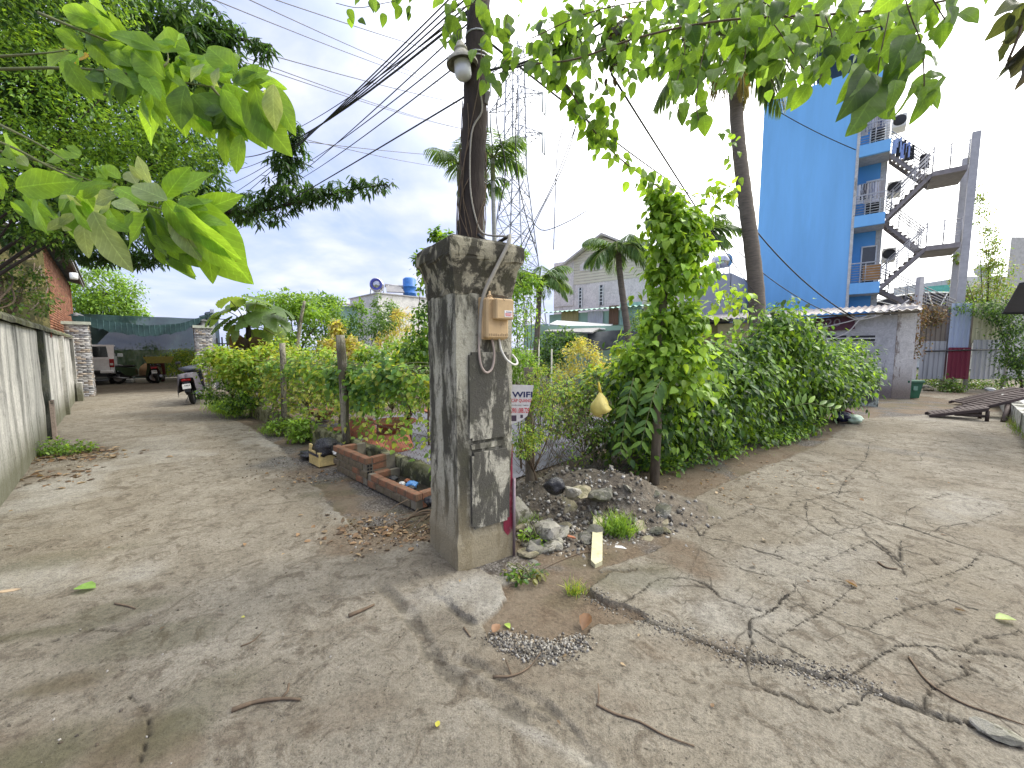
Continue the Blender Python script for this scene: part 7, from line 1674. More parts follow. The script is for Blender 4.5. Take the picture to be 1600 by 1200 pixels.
# twisted spacer wires round the bundle
for k_, (p0x, p1) in enumerate([((738,10),(455,205,10)), ((736,30),(430,300,12)), ((734,60),(460,265,11)), ((732,85),(450,290,12))]):
    cable(polept(p0x[1], -0.05, 0), YP(*p1), 0.08, 0.006, ['thin cable from the pole top to the left, crossing the black bundle','thin cable below the bundle, from near the lamp wires','thin cable leaving the pole above the lamp','thin cable leaving the pole beside the lamp'][k_], None)
cable(polept(150, -0.08, 0), YP(335, 377, 14), 0.05, 0.007, 'single cable running low left from the pole below the lamp')
cable(polept(108, 0.2, 0), YP(960, 20, 3.4), 0.05, 0.009, 'black cable rising right from the pole bracket into the vines')
cable(polept(112, 0.2, 0), YP(1050, -10, 3.6), 0.06, 0.007, 'thinner black cable rising right from the pole bracket')
cable(polept(60, 0.05, 0), YP(1130, 330, 13), 0.15, 0.010, 'black cable falling right through the vines towards the tin roof')
cable(YP(955,115,3.6), YP(1190,470,13.5), 0.1, 0.010, 'black cable crossing the white sky down to the coconut trunk')
cable(FB(1193,163)-NB*0.3, FB(1337,238)-NB*0.3, 0.12, 0.02, 'cable strung across the top of the blue facade')
cable(YP(1150,320,14), FW(1330,494)-E2w*0.4, 0.35, 0.022, 'black cable sagging past the blue facade to the lane house')
cable(YP(1140,380,14), FW(1318,498)-E2w*0.4, 0.3, 0.015, 'thin cable sagging across the foot of the blue facade')
for k_, pts in enumerate(([(905,180,4.2),(880,260,4.3),(840,340,4.4),(815,400,4.6)], [(905,182,4.2),(870,275,4.3),(835,345,4.4),(795,420,4.6)], [(890,170,4.2),(872,230,4.2),(868,300,4.2),(865,390,4.3)], [(830,345,4.4),(850,360,4.3),(890,345,4.2),(915,330,4.2)], [(808,140,3.6),(806,250,3.7),(820,330,3.8),(840,400,3.9)], [(790,110,3.4),(775,180,3.4),(790,260,3.5),(780,330,3.5)])):
    m = MB(); m.tube(smooth_path([YP(*q_) for q_ in pts], 6), 0.0045, 4); o = m.build('loose_wire', M_cable, base=YP(*pts[0])); tag(o, 'loose drooping wire hanging in the sky between pole and gable house', 'wire', 'loose wires by the pole')

# ================================================================ hero leaves: each a leaf of its own
def ovate(w_, a, n=12): return [(y, w_*max(0.02, math.sin(math.pi*y**a))**0.75*(1-0.25*y**6)) for y in [(i+0.6)/(n+0.3) for i in range(n)]]
T_HERO = tpl(ovate(0.34, 0.95), 0.14, 0.14)
T_HERO2 = tpl(ovate(0.37, 0.66), 0.22, 0.26)
def hero_mat(name, trans):
    m, t, p, out = node_mat(name)
    a = nn(t, 'ShaderNodeVertexColor', layer_name='Col').outputs[0]; tcn = t.nodes.new('ShaderNodeTexCoord').outputs['Object']
    sp_n = nn(t, 'ShaderNodeSeparateXYZ', {0: tcn}); ax_ = math_(t, 'ABSOLUTE', sp_n.outputs[0])
    v_ = math_(t, 'FRACT', math_(t, 'SUBTRACT', math_(t, 'MULTIPLY', sp_n.outputs[1], 9.0), math_(t, 'MULTIPLY', ax_, 7.0)))
    vein = ramp(t, v_, [(0.0, 1.25), (0.10, 1.0), (0.9, 1.0), (1.0, 1.25)]); mid_ = ramp(t, ax_, [(0.004, 1.4), (0.018, 1.0)])
    n_ = noise(t, tcn, 5, 5, 0.7); n2_ = nn(t, 'ShaderNodeObjectInfo').outputs['Random']
    c = mixc(t, 1.0, a, vein, 'MULTIPLY'); c = mixc(t, 1.0, c, mid_, 'MULTIPLY'); c = mixc(t, 1.0, c, ramp(t, n_, [(0.3,0.78),(0.7,1.15)]), 'MULTIPLY'); c = mixc(t, 1.0, c, ramp(t, n2_, [(0.0,0.7),(1.0,1.2)]), 'MULTIPLY')
    spots = ramp(t, noise(t, tcn, 13, 3, 0.6), [(0.70,0.0),(0.76,0.7)]); c = mixc(t, spots, c, (0.10,0.07,0.03))
    t.links.new(c, p.inputs['Base Color']); p.inputs['Roughness'].default_value = 0.42; p.inputs['Specular IOR Level'].default_value = 0.4
    bump(t, p, v_, 0.01, 0.25)
    tr = nn(t, 'ShaderNodeBsdfTranslucent', {'Color': mixc(t, 1.0, c, (1.7,1.5,0.6), 'MULTIPLY')}); mx = nn(t, 'ShaderNodeMixShader', {0: trans, 1: p.outputs[0], 2: tr.outputs[0]}); t.links.new(mx.outputs[0], out.inputs[0])
    return m
M_hero = hero_mat('veined_leaf', 0.62)
HM = {}
def hero_mesh(T, key, col, wob):
    k_ = (key, col, wob)
    if k_ not in HM:
        V, F = T; V = V.copy(); r_ = random.Random(wob*7+3); V[:, 2] += np.array([0.03*math.sin(9*v[1]+wob*2+(3 if v[0] > 0 else 0))*abs(v[0])*4 for v in V]); V[:, 0] *= r_.uniform(0.85, 1.12); V[:, 2] -= r_.uniform(-0.05, 0.18)*V[:, 1]**2
        me = np_mesh('leaf_blade', V, F, np.tile(np.array(col), (len(V), 1)), smooth=True); me.materials.append(M_hero); HM[k_] = me
    return HM[k_]
def hero_leaf(base, tip, parent, T, key, col, facing=None, wscale=1.0):
    base, tip = Vector(base), Vector(tip); d = tip-base; ln = d.length; d.normalize()
    f = Vector(facing) if facing is not None else Vector((random.uniform(-.45,.45), -0.9, random.uniform(-0.35,0.55)))
    x = d.cross(f).normalized(); z = x.cross(d)
    o = bpy.data.objects.new('leaf', hero_mesh(T, key, col, random.randrange(4))); C.objects.link(o); o.parent = parent
    M_ = Matrix(((x.x*ln*wscale, d.x*ln, z.x*ln), (x.y*ln*wscale, d.y*ln, z.y*ln), (x.z*ln*wscale, d.z*ln, z.z*ln))).to_4x4(); M_.translation = base-WL[parent]
    o.matrix_local = M_
    return o
HB = (0.20,0.35,0.05); HM_ = (0.135,0.25,0.045); HDk = (0.075,0.145,0.035); HP = (0.30,0.38,0.21); HY = (0.36,0.42,0.06); HO = (0.42,0.30,0.05)
LA = [(640,240,480,140,'b'),(600,300,430,160,'b'),(560,260,400,190,'b'),(620,340,470,230,'b'),(500,200,330,60,'b'),(440,130,290,10,'b'),(400,110,250,0,'m'),(330,190,210,110,'b'),(275,190,180,225,'o'),(335,215,255,235,'o'),(390,255,380,340,'d'),(440,270,430,330,'m'),(500,290,505,395,'d'),(300,270,315,330,'b'),(560,350,560,480,'b'),(600,330,625,445,'b'),(725,335,680,467,'d'),(785,340,790,425,'d'),(760,395,800,490,'b'),(700,180,610,150,'b'),(690,200,790,245,'b'),(740,230,660,265,'m'),(800,250,735,290,'p'),(855,265,825,315,'p'),(880,300,760,180,'b'),(870,290,885,212,'b'),(940,320,1045,288,'b'),(960,300,1000,250,'m'),(930,330,1010,335,'m'),(870,350,940,480,'m'),(900,360,980,500,'d'),(960,360,1050,530,'b'),(1030,350,1115,470,'p'),(830,350,900,440,'m'),(860,430,815,440,'d'),(880,450,820,465,'d'),(905,455,915,490,'d'),(915,495,910,598,'b'),(640,260,570,330,'m'),(560,280,600,350,'b'),(700,260,770,300,'b'),(520,160,600,250,'b'),(350,130,450,190,'b'),(380,60,460,150,'b'),(650,280,720,330,'b'),(480,240,560,300,'m')]
LB = [(320,690,195,760,'d'),(300,740,390,700,'b'),(330,740,350,845,'b'),(465,760,355,780,'p'),(470,770,525,805,'p'),(420,700,365,645,'b'),(460,720,400,745,'p'),(535,720,490,655,'p'),(595,790,560,725,'p'),(645,775,735,655,'b'),(560,820,470,885,'b'),(585,830,600,985,'d'),(620,850,738,1022,'d'),(660,820,805,985,'p'),(690,800,862,1000,'b'),(735,840,868,800,'b'),(760,850,820,1042,'b'),(800,860,852,1022,'b'),(640,810,692,880,'p'),(640,940,690,1010,'b'),(260,620,200,580,'b'),(300,620,290,575,'b'),(280,780,310,885,'m'),(350,860,392,962,'p'),(230,880,275,835,'p'),(200,800,165,855,'p'),(30,740,0,690,'b'),(60,620,0,565,'b'),(110,650,60,600,'p'),(150,770,200,850,'m'),(260,760,300,800,'p'),(120,720,180,690,'b'),(60,780,110,830,'m'),(420,820,440,880,'b'),(700,780,780,800,'b')]
CM = {'b': HB, 'm': HM_, 'd': HDk, 'p': HP, 'o': HO}
def hero_branch(name, label, stems, leaves, dpt):
    p0_ = YP(stems[0][0][0], stems[0][0][1], dpt); e = empty(name, p0_, label, 'branch')
    for st in stems:
        pts = smooth_path([YP(a, b, dpt+0.03*i) for i, (a, b) in enumerate(st)], 5); MB().tube(pts, [0.0085*(1-0.75*i/(len(pts)-1)) for i in range(len(pts))], 6).build('twig', M_stem, e)
    extra = [(bx+random.uniform(-60,60), by+random.uniform(-40,50), tx+random.uniform(-60,60), ty+random.uniform(-40,60), c_ if random.random() < 0.7 else 'b') for bx, by, tx, ty, c_ in leaves+leaves]
    for bx, by, tx, ty, c_ in leaves+extra:
        d0 = dpt+random.uniform(-0.12,0.22); b_ = YP(bx/2.5, by/2.5, d0); t_ = YP(tx/2.5, ty/2.5, d0+random.uniform(-0.05,0.05))
        hero_leaf(b_, b_.lerp(t_, 1.12), e, T_HERO, 'h', CM[c_], None, random.uniform(0.55,0.82) if c_ != 'd' else 0.95)
    return e
hero_branch('leafy_branch', 'upper branch of large bright leaves reaching in over the left lane', [[(-140,112),(0,108),(120,107),(230,120),(300,131),(345,137),(400,140),(430,150)],[(60,20),(120,45),(180,70),(230,100)],[(230,118),(260,100),(262,80)],[(330,135),(350,160),(368,190)],[(-120,95),(0,88),(70,83),(110,78)]], LA, 2.3)
hero_branch('leafy_branch', 'lower branch of large drooping leaves over the boundary wall', [[(-160,170),(0,222),(80,262),(150,292),(220,318),(275,332),(310,345)],[(-150,190),(0,236),(60,252),(110,270),(185,300)],[(0,195),(60,225),(120,262)]], LB, 2.2)

# ---------------------------------------------------------------- vines over the pole and the right-hand sky
vt_e = empty('hanging_vine', YP(900,90,2.9), 'vine with broad leaves hanging from the cables over the right lane', 'vine')
vp_e = empty('pole_vine', polept(30), 'broad-leaved vine climbing round the top of the wooden pole', 'vine')
vd_e = empty('trailing_vine', YP(960,225,3.8), 'vine rope trailing from the cables down to the vine-covered post', 'vine')
STR = [ (vt_e, [(835,100,2.9),(900,92,2.8),(1000,58,2.6),(1130,32,2.5),(1300,22,2.4),(1450,6,2.4),(1560,-20,2.4)], 0.010, 46, 0.105),
        (vt_e, [(830,60,2.9),(920,20,2.7),(1020,0,2.6),(1150,-10,2.5)], 0.006, 26, 0.10),
        (vt_e, [(1060,30,2.6),(1070,80,2.6),(1055,140,2.6),(1062,185,2.6)], 0.005, 13, 0.10),
        (vt_e, [(1110,45,2.55),(1095,100,2.55),(1088,160,2.5),(1092,190,2.5)], 0.005, 11, 0.10),
        (vt_e, [(1150,30,2.5),(1165,80,2.5),(1150,120,2.5)], 0.005, 12, 0.11),
        (vt_e, [(1200,25,2.4),(1225,60,2.4),(1250,100,2.4),(1270,120,2.4)], 0.005, 16, 0.115),
        (vt_e, [(1290,25,2.3),(1300,60,2.3),(1290,100,2.3),(1280,125,2.3)], 0.005, 12, 0.115),
        (vt_e, [(1395,-10,2.2),(1385,40,2.2),(1375,90,2.2),(1370,130,2.2),(1368,165,2.2)], 0.005, 14, 0.125),
        (vt_e, [(1412,-10,2.1),(1425,30,2.1),(1440,70,2.1),(1444,120,2.1),(1444,135,2.1)], 0.005, 12, 0.125),
        (vt_e, [(1450,-15,2.1),(1470,20,2.1),(1480,35,2.1)], 0.005, 8, 0.12),
        (vt_e, [(985,50,2.7),(975,90,2.7),(1000,110,2.7)], 0.005, 12, 0.09),
        (vt_e, [(1180,-5,2.4),(1240,30,2.4),(1330,50,2.4),(1380,40,2.3)], 0.005, 16, 0.115),
        (vd_e, [(845,85,3.0),(890,140,3.2),(925,200,3.5),(960,240,3.9),(1000,272,4.3),(1040,300,4.6)], 0.012, 92, 0.10),
        (vd_e, [(905,60,3.0),(925,110,3.2),(945,170,3.5),(950,210,3.7)], 0.006, 26, 0.09),
        (vd_e, [(960,130,3.4),(955,180,3.5),(930,215,3.6)], 0.005, 12, 0.085),
        (vd_e, [(1150,300,5.0),(1148,250,4.8),(1140,215,4.6),(1130,200,4.4)], 0.005, 12, 0.08),
        (vp_e, [(760,130,3.1),(752,80,3.1),(765,40,3.1),(750,0,3.1)], 0.007, 15, 0.11),
        (vp_e, [(785,100,3.1),(800,80,3.1),(790,40,3.1),(800,0,3.0)], 0.005, 14, 0.10),
        (vp_e, [(705,60,3.2),(700,30,3.2),(720,0,3.2)], 0.005, 9, 0.095),
        (vp_e, [(690,45,3.2),(705,20,3.2),(760,0,3.2)], 0.005, 8, 0.095),
        (vp_e, [(525,5,3.3),(560,12,3.3),(600,5,3.3),(650,-5,3.3)], 0.004, 16, 0.085)]
for e, pts, r_, nL, sz in STR:
    path = smooth_path([YP(*q_) for q_ in pts], 8); m = MB(); m.tube(path, r_*0.6, 5); m.build('vine_stem', M_twig, e)
    for k_ in range(int(nL*1.1)):
        p_ = path[int(random.random()*(len(path)-1))]+Vector((random.uniform(-.07,.07), random.uniform(-.12,.12), random.uniform(-.05,.07))); s_ = sz*random.uniform(0.7,1.15)
        a = random.uniform(0, 6.28); d_ = Vector((0.55*math.cos(a), 0.4*math.sin(a), random.uniform(-1.2,-0.15))).normalized()
        hero_leaf(p_, p_+d_*s_, e, T_HERO2, 'v', random.choice([HB,HM_,HM_,HDk,(0.17,0.30,0.06)]), None, random.uniform(0.85,1.2))
TR = [(1345,105,1330,145),(1355,110,1340,165),(1375,120,1360,175),(1400,125,1398,165),(1385,100,1415,165),(1425,130,1410,185),(1440,130,1480,155),(1445,120,1485,110),(1442,85,1478,88),(1450,50,1480,65),(1435,65,1432,95),(1430,45,1408,72),(1415,55,1400,95),(1405,80,1420,120),(1450,135,1440,185),(1460,20,1455,45),(1485,10,1500,35)]
for a, b, c_, d_ in TR: hero_leaf(YP(a,b,2.05+random.uniform(-.08,.08)), YP(c_,d_,2.05+random.uniform(-.1,.05)), vt_e, T_HERO2, 'v', random.choice([HM_,HDk,HB]), None, 0.8)
# bulk of the smaller background leaves of the same vine
leaf_obj('small_foliage', [crown([EL(1010,50,3.2,60,40,0.3),EL(1100,40,3.2,70,40,0.3),EL(1200,40,3.1,70,40,0.3),EL(900,30,3.3,60,30,0.2),EL(1080,110,3.2,40,40,0.2),EL(1290,50,3.0,60,40,0.2),EL(960,70,3.3,30,30,0.2),EL(1390,30,2.9,40,40,0.2),EL(880,60,3.3,40,30,0.2),EL(1160,80,3.1,60,30,0.2)], 1250, 0.085, T_HEART, [HB,HM_,HDk,(0.18,0.3,0.08)], 150, spread=0.35, droop=1.1, hollow=0.2)], M_leaf, vt_e, kind='stuff')
leaf_obj('dead_clump', [crown([EL(965,75,3.3,12,30,0.12)], 130, 0.06, T_OV, [(0.05,0.04,0.03),(0.08,0.06,0.04)], 20, spread=0.5, droop=1)], M_drydark, vt_e, kind='stuff')
# dark leaves in the top right corner
cr_e = empty('corner_branch', YP(1600,20,1.8), 'dark purplish leafy twig hanging into the lane from the right', 'branch')
MB().tube(smooth_path([YP(1680,-40,1.8), YP(1610,10,1.8), YP(1590,60,1.8), YP(1575,95,1.8)], 5), 0.005, 5).build('twig', M_twig, cr_e)
for a, b, c_, d_ in [(1592,3,1564,12),(1582,20,1548,62),(1595,5,1590,70),(1600,30,1572,80),(1578,70,1550,100),(1578,88,1565,132),(1582,92,1575,112),(1600,70,1590,110),(1610,60,1600,125),(1610,0,1595,40),(1610,90,1602,138),(1590,40,1570,70)]:
    hero_leaf(YP(a,b,1.8+random.uniform(-.06,.06)), YP(c_,d_,1.8+random.uniform(-.06,.06)), cr_e, T_HERO2, 'c', random.choice([(0.05,0.055,0.04),(0.07,0.09,0.045),(0.055,0.05,0.06)]), None, 1.0)

# ================================================================ rubble, litter, pots
def rock(c, s, seed, flat=1.0, squash=(1,1,1)):
    r_ = random.Random(seed); import bmesh
    bm = bmesh.new(); bmesh.ops.create_icosphere(bm, subdivisions=2, radius=1.0)
    ax = [Vector((r_.gauss(0,1), r_.gauss(0,1), r_.gauss(0,1))).normalized() for _ in range(9)]; dd = [r_.uniform(0.55,0.95) for _ in ax]
    for v in bm.verts:
        p_ = v.co.copy()
        for a, d_ in zip(ax, dd):
            e_ = p_.dot(a)-d_
            if e_ > 0: p_ -= a*e_
        v.co = Vector((p_.x*squash[0], p_.y*squash[1], p_.z*squash[2]*flat))*s*(1+r_.uniform(-0.04,0.04))
    me = bpy.data.meshes.new('rubble_chunk'); bm.to_mesh(me); bm.free(); return me
M_rub = [stained('rubble_grey', (0.36,0.34,0.29), (0.07,0.065,0.05), 0.4, 9, 1, 0.3, None, 1), stained('rubble_ochre', (0.33,0.29,0.20), (0.08,0.07,0.05), 0.4, 9, 1, 0.5, None, 2), stained('rubble_dark', (0.20,0.19,0.165), (0.05,0.05,0.04), 0.5, 9, 1, 0.3, None, 3)]
# heap
h0 = G(905, 800); heap = MB(); N_ = 46; V = []
def heap_h(x, y):
    q_ = fbm(np.array([x*4.0]), np.array([y*4.0]), 4, 12)[0]
    a1 = math.exp(-(((x-0.55)/0.62)**2+((y-4.0)/0.42)**2)); a2 = math.exp(-(((x-1.25)/0.5)**2+((y-3.95)/0.36)**2)); a3 = math.exp(-(((x-0.3)/0.35)**2+((y-3.35)/0.35)**2))
    return 0.32*a1*(0.5+q_)+0.28*a2*(0.4+1.2*q_)+0.06*a3*q_*2
for i in range(N_+1):
    for j in range(N_+1):
        x = -0.15+2.3*i/N_; y = 2.75+1.75*j/N_; V.append((x, y, ground_z(x, y)-0.03+heap_h(x, y)))
heap.add(V, [(i*(N_+1)+j, (i+1)*(N_+1)+j, (i+1)*(N_+1)+j+1, i*(N_+1)+j+1) for i in range(N_) for j in range(N_)], True)
m_heap = simple('rubble_soil', (0.12,0.10,0.075), 0.95, var=0.6, sc=18, bmp=0.04, dirt=(0.24,0.22,0.18), dirt_amt=0.4)
o = heap.build('soil_heap', m_heap, fix=False); o['kind'] = 'structure'
def onheap(px, py, lift=0.0):
    z = 0.0
    for _ in range(6):
        p_ = G(px, py, z); z = max(0.0, heap_h(p_.x, p_.y))+ground_z(p_.x, p_.y)-0.03
    p_ = G(px, py, z); p_.z = z+lift; return p_
CH = [(855,835,0.10,1,'greyish chunk lying in the middle of the rubble heap',(1.2,0.9,0.8)),(880,800,0.13,1,'big rough mossy concrete lump in the rubble heap',(1.1,1,0.9)),(845,790,0.13,0.35,'flat pale concrete slab piece at the back of the rubble',(1.3,1,0.6)),(813,810,0.14,1,'rounded greenish boulder beside the metal rod',(0.7,0.7,1.1)),(905,770,0.10,0.5,'dark broken slab edge at the top of the rubble',(1.5,1,0.8)),(940,775,0.12,0.6,'broken wooden-grained lump behind the concrete stake',(1.4,0.8,0.8)),(985,775,0.12,0.8,'crumbling earth clod at the heap top',(1.2,1,0.8)),(1010,790,0.13,0.7,'large dry earth clod near the hedge',(1.2,1,0.8)),(1030,800,0.10,0.6,'earth clod at the road end of the heap',(1.2,1,0.8)),(870,850,0.05,0.7,'small grey chunk below the concrete lump',(1,1,1)),(825,865,0.08,0.5,'pale crumpled slab flake by the rod',(1.2,1,0.7)),(842,880,0.06,0.4,'torn grey flake lying at the heap foot',(1.6,0.9,0.6)),(915,840,0.045,0.6,'small pale chunk left of the stake',(1,1,1)),(1040,830,0.05,0.5,'small chunk on the gravel by the road edge',(1,1,1)),(995,815,0.07,0.6,'dark clod behind the grass tuft',(1.3,1,0.8)),(800,890,0.06,0.5,'dark brick fragment at the pillar corner',(1,1,1))]
for k_, (px, py, s_, fl, lb, sq) in enumerate(CH):
    p_ = onheap(px, py, s_*0.25*fl); me = rock(None, s_*1.25, k_+3, fl, sq); o = link_mesh('rubble_chunk', me, M_rub[k_ % 3], None, p_); o.rotation_euler = (random.uniform(-.3,.3), random.uniform(-.3,.3), random.uniform(0,6)); tag(o, lb, 'rubble', 'chunks of the rubble heap')
for k_ in range(34):
    px = random.choice([random.gauss(880,45), random.gauss(990,30)]); py = random.uniform(762,862); s_ = random.uniform(0.03,0.10); fl = random.choice([0.3,0.5,0.8]); p_ = onheap(min(max(px,810),1045), py, s_*0.15*fl)
    o = link_mesh('rubble_chunk', rock(None, s_, 200+k_, fl, (random.uniform(0.9,1.7),1,0.9)), M_rub[k_ % 3], None, p_); o.rotation_euler = (random.uniform(-.7,.7), random.uniform(-.7,.7), random.uniform(0,6)); tag(o, 'small broken lump half sunk in the rubble heap', 'rubble', 'small lumps of the rubble heap')
# gravel and crumbs
def pebbles(name, label, pts, smin, smax, cols, mat):
    tv = np.array([(1,0,0),(-1,0,0),(0,1,0),(0,-1,0),(0,0,0.7),(0,0,-0.7)], np.float32); tf = np.array([(0,2,4),(2,1,4),(1,3,4),(3,0,4),(2,0,5),(1,2,5),(3,1,5),(0,3,5)], np.int32)
    n = len(pts); d = rng.normal(size=(n,3)); u = rng.normal(size=(n,3)); s_ = smin+(smax-smin)*rng.random(n)**2.5
    jit = (tv[None]*(0.7+0.6*rng.random((n,6,1)))).astype(np.float32)
    dd = norm(d); x = norm(np.cross(dd, u)); z = np.cross(x, dd); V = np.array(pts)[:,None,:]+s_[:,None,None]*(jit[:,:,0:1]*x[:,None]+jit[:,:,1:2]*dd[:,None]+jit[:,:,2:3]*z[:,None])
    F = tf[None]+(np.arange(n)*6)[:,None,None]; K = np.repeat(pick(cols, n, 0.3), 6, 0)
    me = np_mesh(name, V.reshape(-1,3), F.reshape(-1,3), K); o = link_mesh(name, me, mat); return tag(o, label, 'gravel', kind='stuff')
M_peb = attr_mat('pebble', 0.9, 0.002, 60)
gc = [(0.24,0.225,0.20),(0.15,0.135,0.115),(0.32,0.30,0.26),(0.10,0.09,0.075),(0.2,0.165,0.12)]
def poly_pts(poly, n):
    xs = [q_[0] for q_ in poly]; ys = [q_[1] for q_ in poly]; X = rng.uniform(min(xs), max(xs), n*4); Y_ = rng.uniform(min(ys), max(ys), n*4); s_ = inpoly(X, Y_, poly); X = X[s_][:n]; Y_ = Y_[s_][:n]; return X, Y_
X, Y_ = poly_pts(GRAVEL, 1500); X = X+rng.normal(size=len(X))*0.035; Y_ = Y_+rng.normal(size=len(Y_))*0.03; pebbles('gravel_patch', 'grey gravel at the lip of the pothole', [(a, b, ground_z(a, b)+0.004) for a, b in zip(X, Y_)], 0.004, 0.014, gc, M_peb)
X, Y_ = rng.normal(0.5,0.55,2600), rng.normal(3.45,0.38,2600); s_ = (Y_ > 2.7+0.15*np.abs(X-0.4)) & (X > 0.02) & (X < 2.1); X, Y_ = X[s_], Y_[s_]
pebbles('rubble_crumbs', 'loose stone crumbs and chips over the rubble heap', [(a, b, ground_z(a, b)-0.02+heap_h(a, b)) for a, b in zip(X, Y_)], 0.004, 0.030, gc+[(0.42,0.40,0.36)], M_peb)
t_ = rng.random(1500); line = np.array(CRACKS[0][0]+CRACKS[1][0][1:6]); 
X = np.interp(t_*(len(line)-1), np.arange(len(line)), line[:,0])+rng.normal(size=1500)*0.05; Y_ = np.interp(t_*(len(line)-1), np.arange(len(line)), line[:,1])+rng.normal(size=1500)*0.04
pebbles('crack_grit', 'grit gathered along the long crack in the right lane', [(a, b, ground_z(a, b)+0.002) for a, b in zip(X, Y_)], 0.002, 0.009, gc, M_peb)
X = rng.uniform(-5,7,2600); Y_ = 1.3+rng.random(2600)**1.6*7; cl_ = vnoise(X*1.2, Y_*1.2, 5) > 0.52; X, Y_ = X[cl_], Y_[cl_]
pebbles('scattered_grit', 'scattered grit, crumbs and specks on the concrete lanes', [(a, b, ground_z(a, b)+0.001) for a, b in zip(X, Y_)], 0.002, 0.011, [(0.06,0.05,0.04),(0.12,0.1,0.08),(0.3,0.28,0.25),(0.09,0.07,0.05)], M_peb)
X = np.concatenate([rng.normal(-1.0,0.3,700), rng.normal(-2.6,0.6,500), rng.normal(-6.6,0.3,200)]); Y_ = np.concatenate([rng.normal(3.45,0.2,700), rng.normal(5.6,0.5,500), rng.normal(5.6,0.25,200)])
s_ = (((X+0.5)*CN.x+(Y_-3.93)*CN.y) < -0.42) | (X < -4); X, Y_ = X[s_], Y_[s_]
pebbles('leaf_litter_crumbs', 'crumbs of leaf litter beside the brick planters', [(a, b, ground_z(a, b)+0.003) for a, b in zip(X, Y_)], 0.003, 0.016, [(0.10,0.07,0.045),(0.06,0.045,0.03),(0.2,0.15,0.1),(0.3,0.28,0.25)], M_peb)
# concrete stake lying against the heap
a = G(932, 886); b = onheap(935, 790, 0.10); m_st = simple('pale_yellow_concrete', (0.50,0.47,0.30), 0.85, var=0.15, sc=12, dirt=(0.25,0.23,0.12), dirt_amt=0.4)
d_ = (b-a).normalized(); sd = Vector((1,-0.25,0)).normalized(); up_ = sd.cross(d_).normalized(); L_ = (b-a).length
m = MB(); prof = [(-0.042,0.05),(-0.01,0.0),(0.042,0.06),(0.042,L_-0.07),(-0.01,L_),(-0.042,L_-0.04)]; m.prism([a+sd*x+d_*y+UP*0.02 for x, y in prof], up_*0.055 if up_.y > 0 else -up_*0.055)
o = m.build('concrete_stake', m_st, base=a); tag(o, 'pale pointed concrete stake leaning on the rubble heap', 'stake')
# shards, boards, litter on the heap
def shard(name, label, cat, px, py, sx, sy, th, rz, tl, mat, group=None, lift=0.02):
    p_ = onheap(px, py, lift); r_ = random.Random(px*3+py); n = r_.choice([4,5,5,6]); pts = []
    for k_ in range(n):
        an = 2*math.pi*k_/n+r_.uniform(-.25,.25); pts.append(Vector((math.cos(an)*sx*r_.uniform(0.8,1.1), math.sin(an)*sy*r_.uniform(0.8,1.1), 0)))
    M_ = Matrix.Rotation(rz,3,'Z')@Matrix.Rotation(tl,3,'X'); m = MB(); m.prism([p_+M_@q_ for q_ in pts], M_@Vector((0,0,th))); o = m.build(name, mat, base=p_); tag(o, label, cat, group); return o
m_tile = simple('red_tile', (0.36,0.14,0.07), 0.85); m_wood = simple('grey_wood', (0.24,0.19,0.13), 0.85, stretch=(1,6,1)); m_wht = simple('dirty_white_plastic', (0.62,0.62,0.60), 0.5); m_blu = simple('blue_packet', (0.10,0.28,0.60), 0.4); m_gry = simple('slate_shard', (0.16,0.16,0.17), 0.7)
for nm, lb, ct, px, py, sx, sy, th, rz, tl, mt in [('tile_shard','red tile shard at the back of the heap','shard',885,752,0.07,0.05,0.012,0.4,0.6,m_tile),('tile_shard','rusty orange strip on the gravel of the heap','shard',889,842,0.075,0.015,0.01,-0.7,0.1,m_tile),('board','grey board end sticking out of the heap','board',850,775,0.16,0.022,0.02,-1.0,0.3,m_wood),('board','brown board leaning behind the stake','board',928,772,0.13,0.025,0.02,-0.8,0.5,m_wood),('slate_shard','dark angular slate shard in the heap','shard',876,830,0.07,0.035,0.012,-0.5,0.2,m_gry),('slate_shard','dark blue plastic strip under the grey chunk','shard',845,840,0.09,0.03,0.012,-0.7,0.3,m_gry),('paper_scrap','white scrap of foil beside the blue packet','litter',849,858,0.035,0.025,0.004,0.4,0.3,m_wht),('paper_scrap','white flat plastic piece left of the stake','litter',915,846,0.045,0.04,0.004,0.1,0.5,m_wht),('paper_scrap','white plastic piece right of the grass tuft','litter',969,860,0.06,0.025,0.006,-0.3,0.2,m_wht),('snack_packet','blue and white packet lying on the heap','packet',868,858,0.05,0.022,0.008,-0.5,0.4,m_blu),('paper_scrap','bent white plastic rim at the heap top','litter',962,783,0.09,0.03,0.01,-0.1,0.3,m_wht),('paper_scrap','pale scrap beside the dead leaf in the pothole','litter',885,973,0.022,0.016,0.003,0.2,0.2,m_wht),('paper_scrap','white flake in the gravel lip of the pothole','litter',861,1025,0.022,0.02,0.003,0.9,0.1,m_wht)]:
    shard(nm, lb, ct, px, py, sx, sy, th, rz, tl, mt)
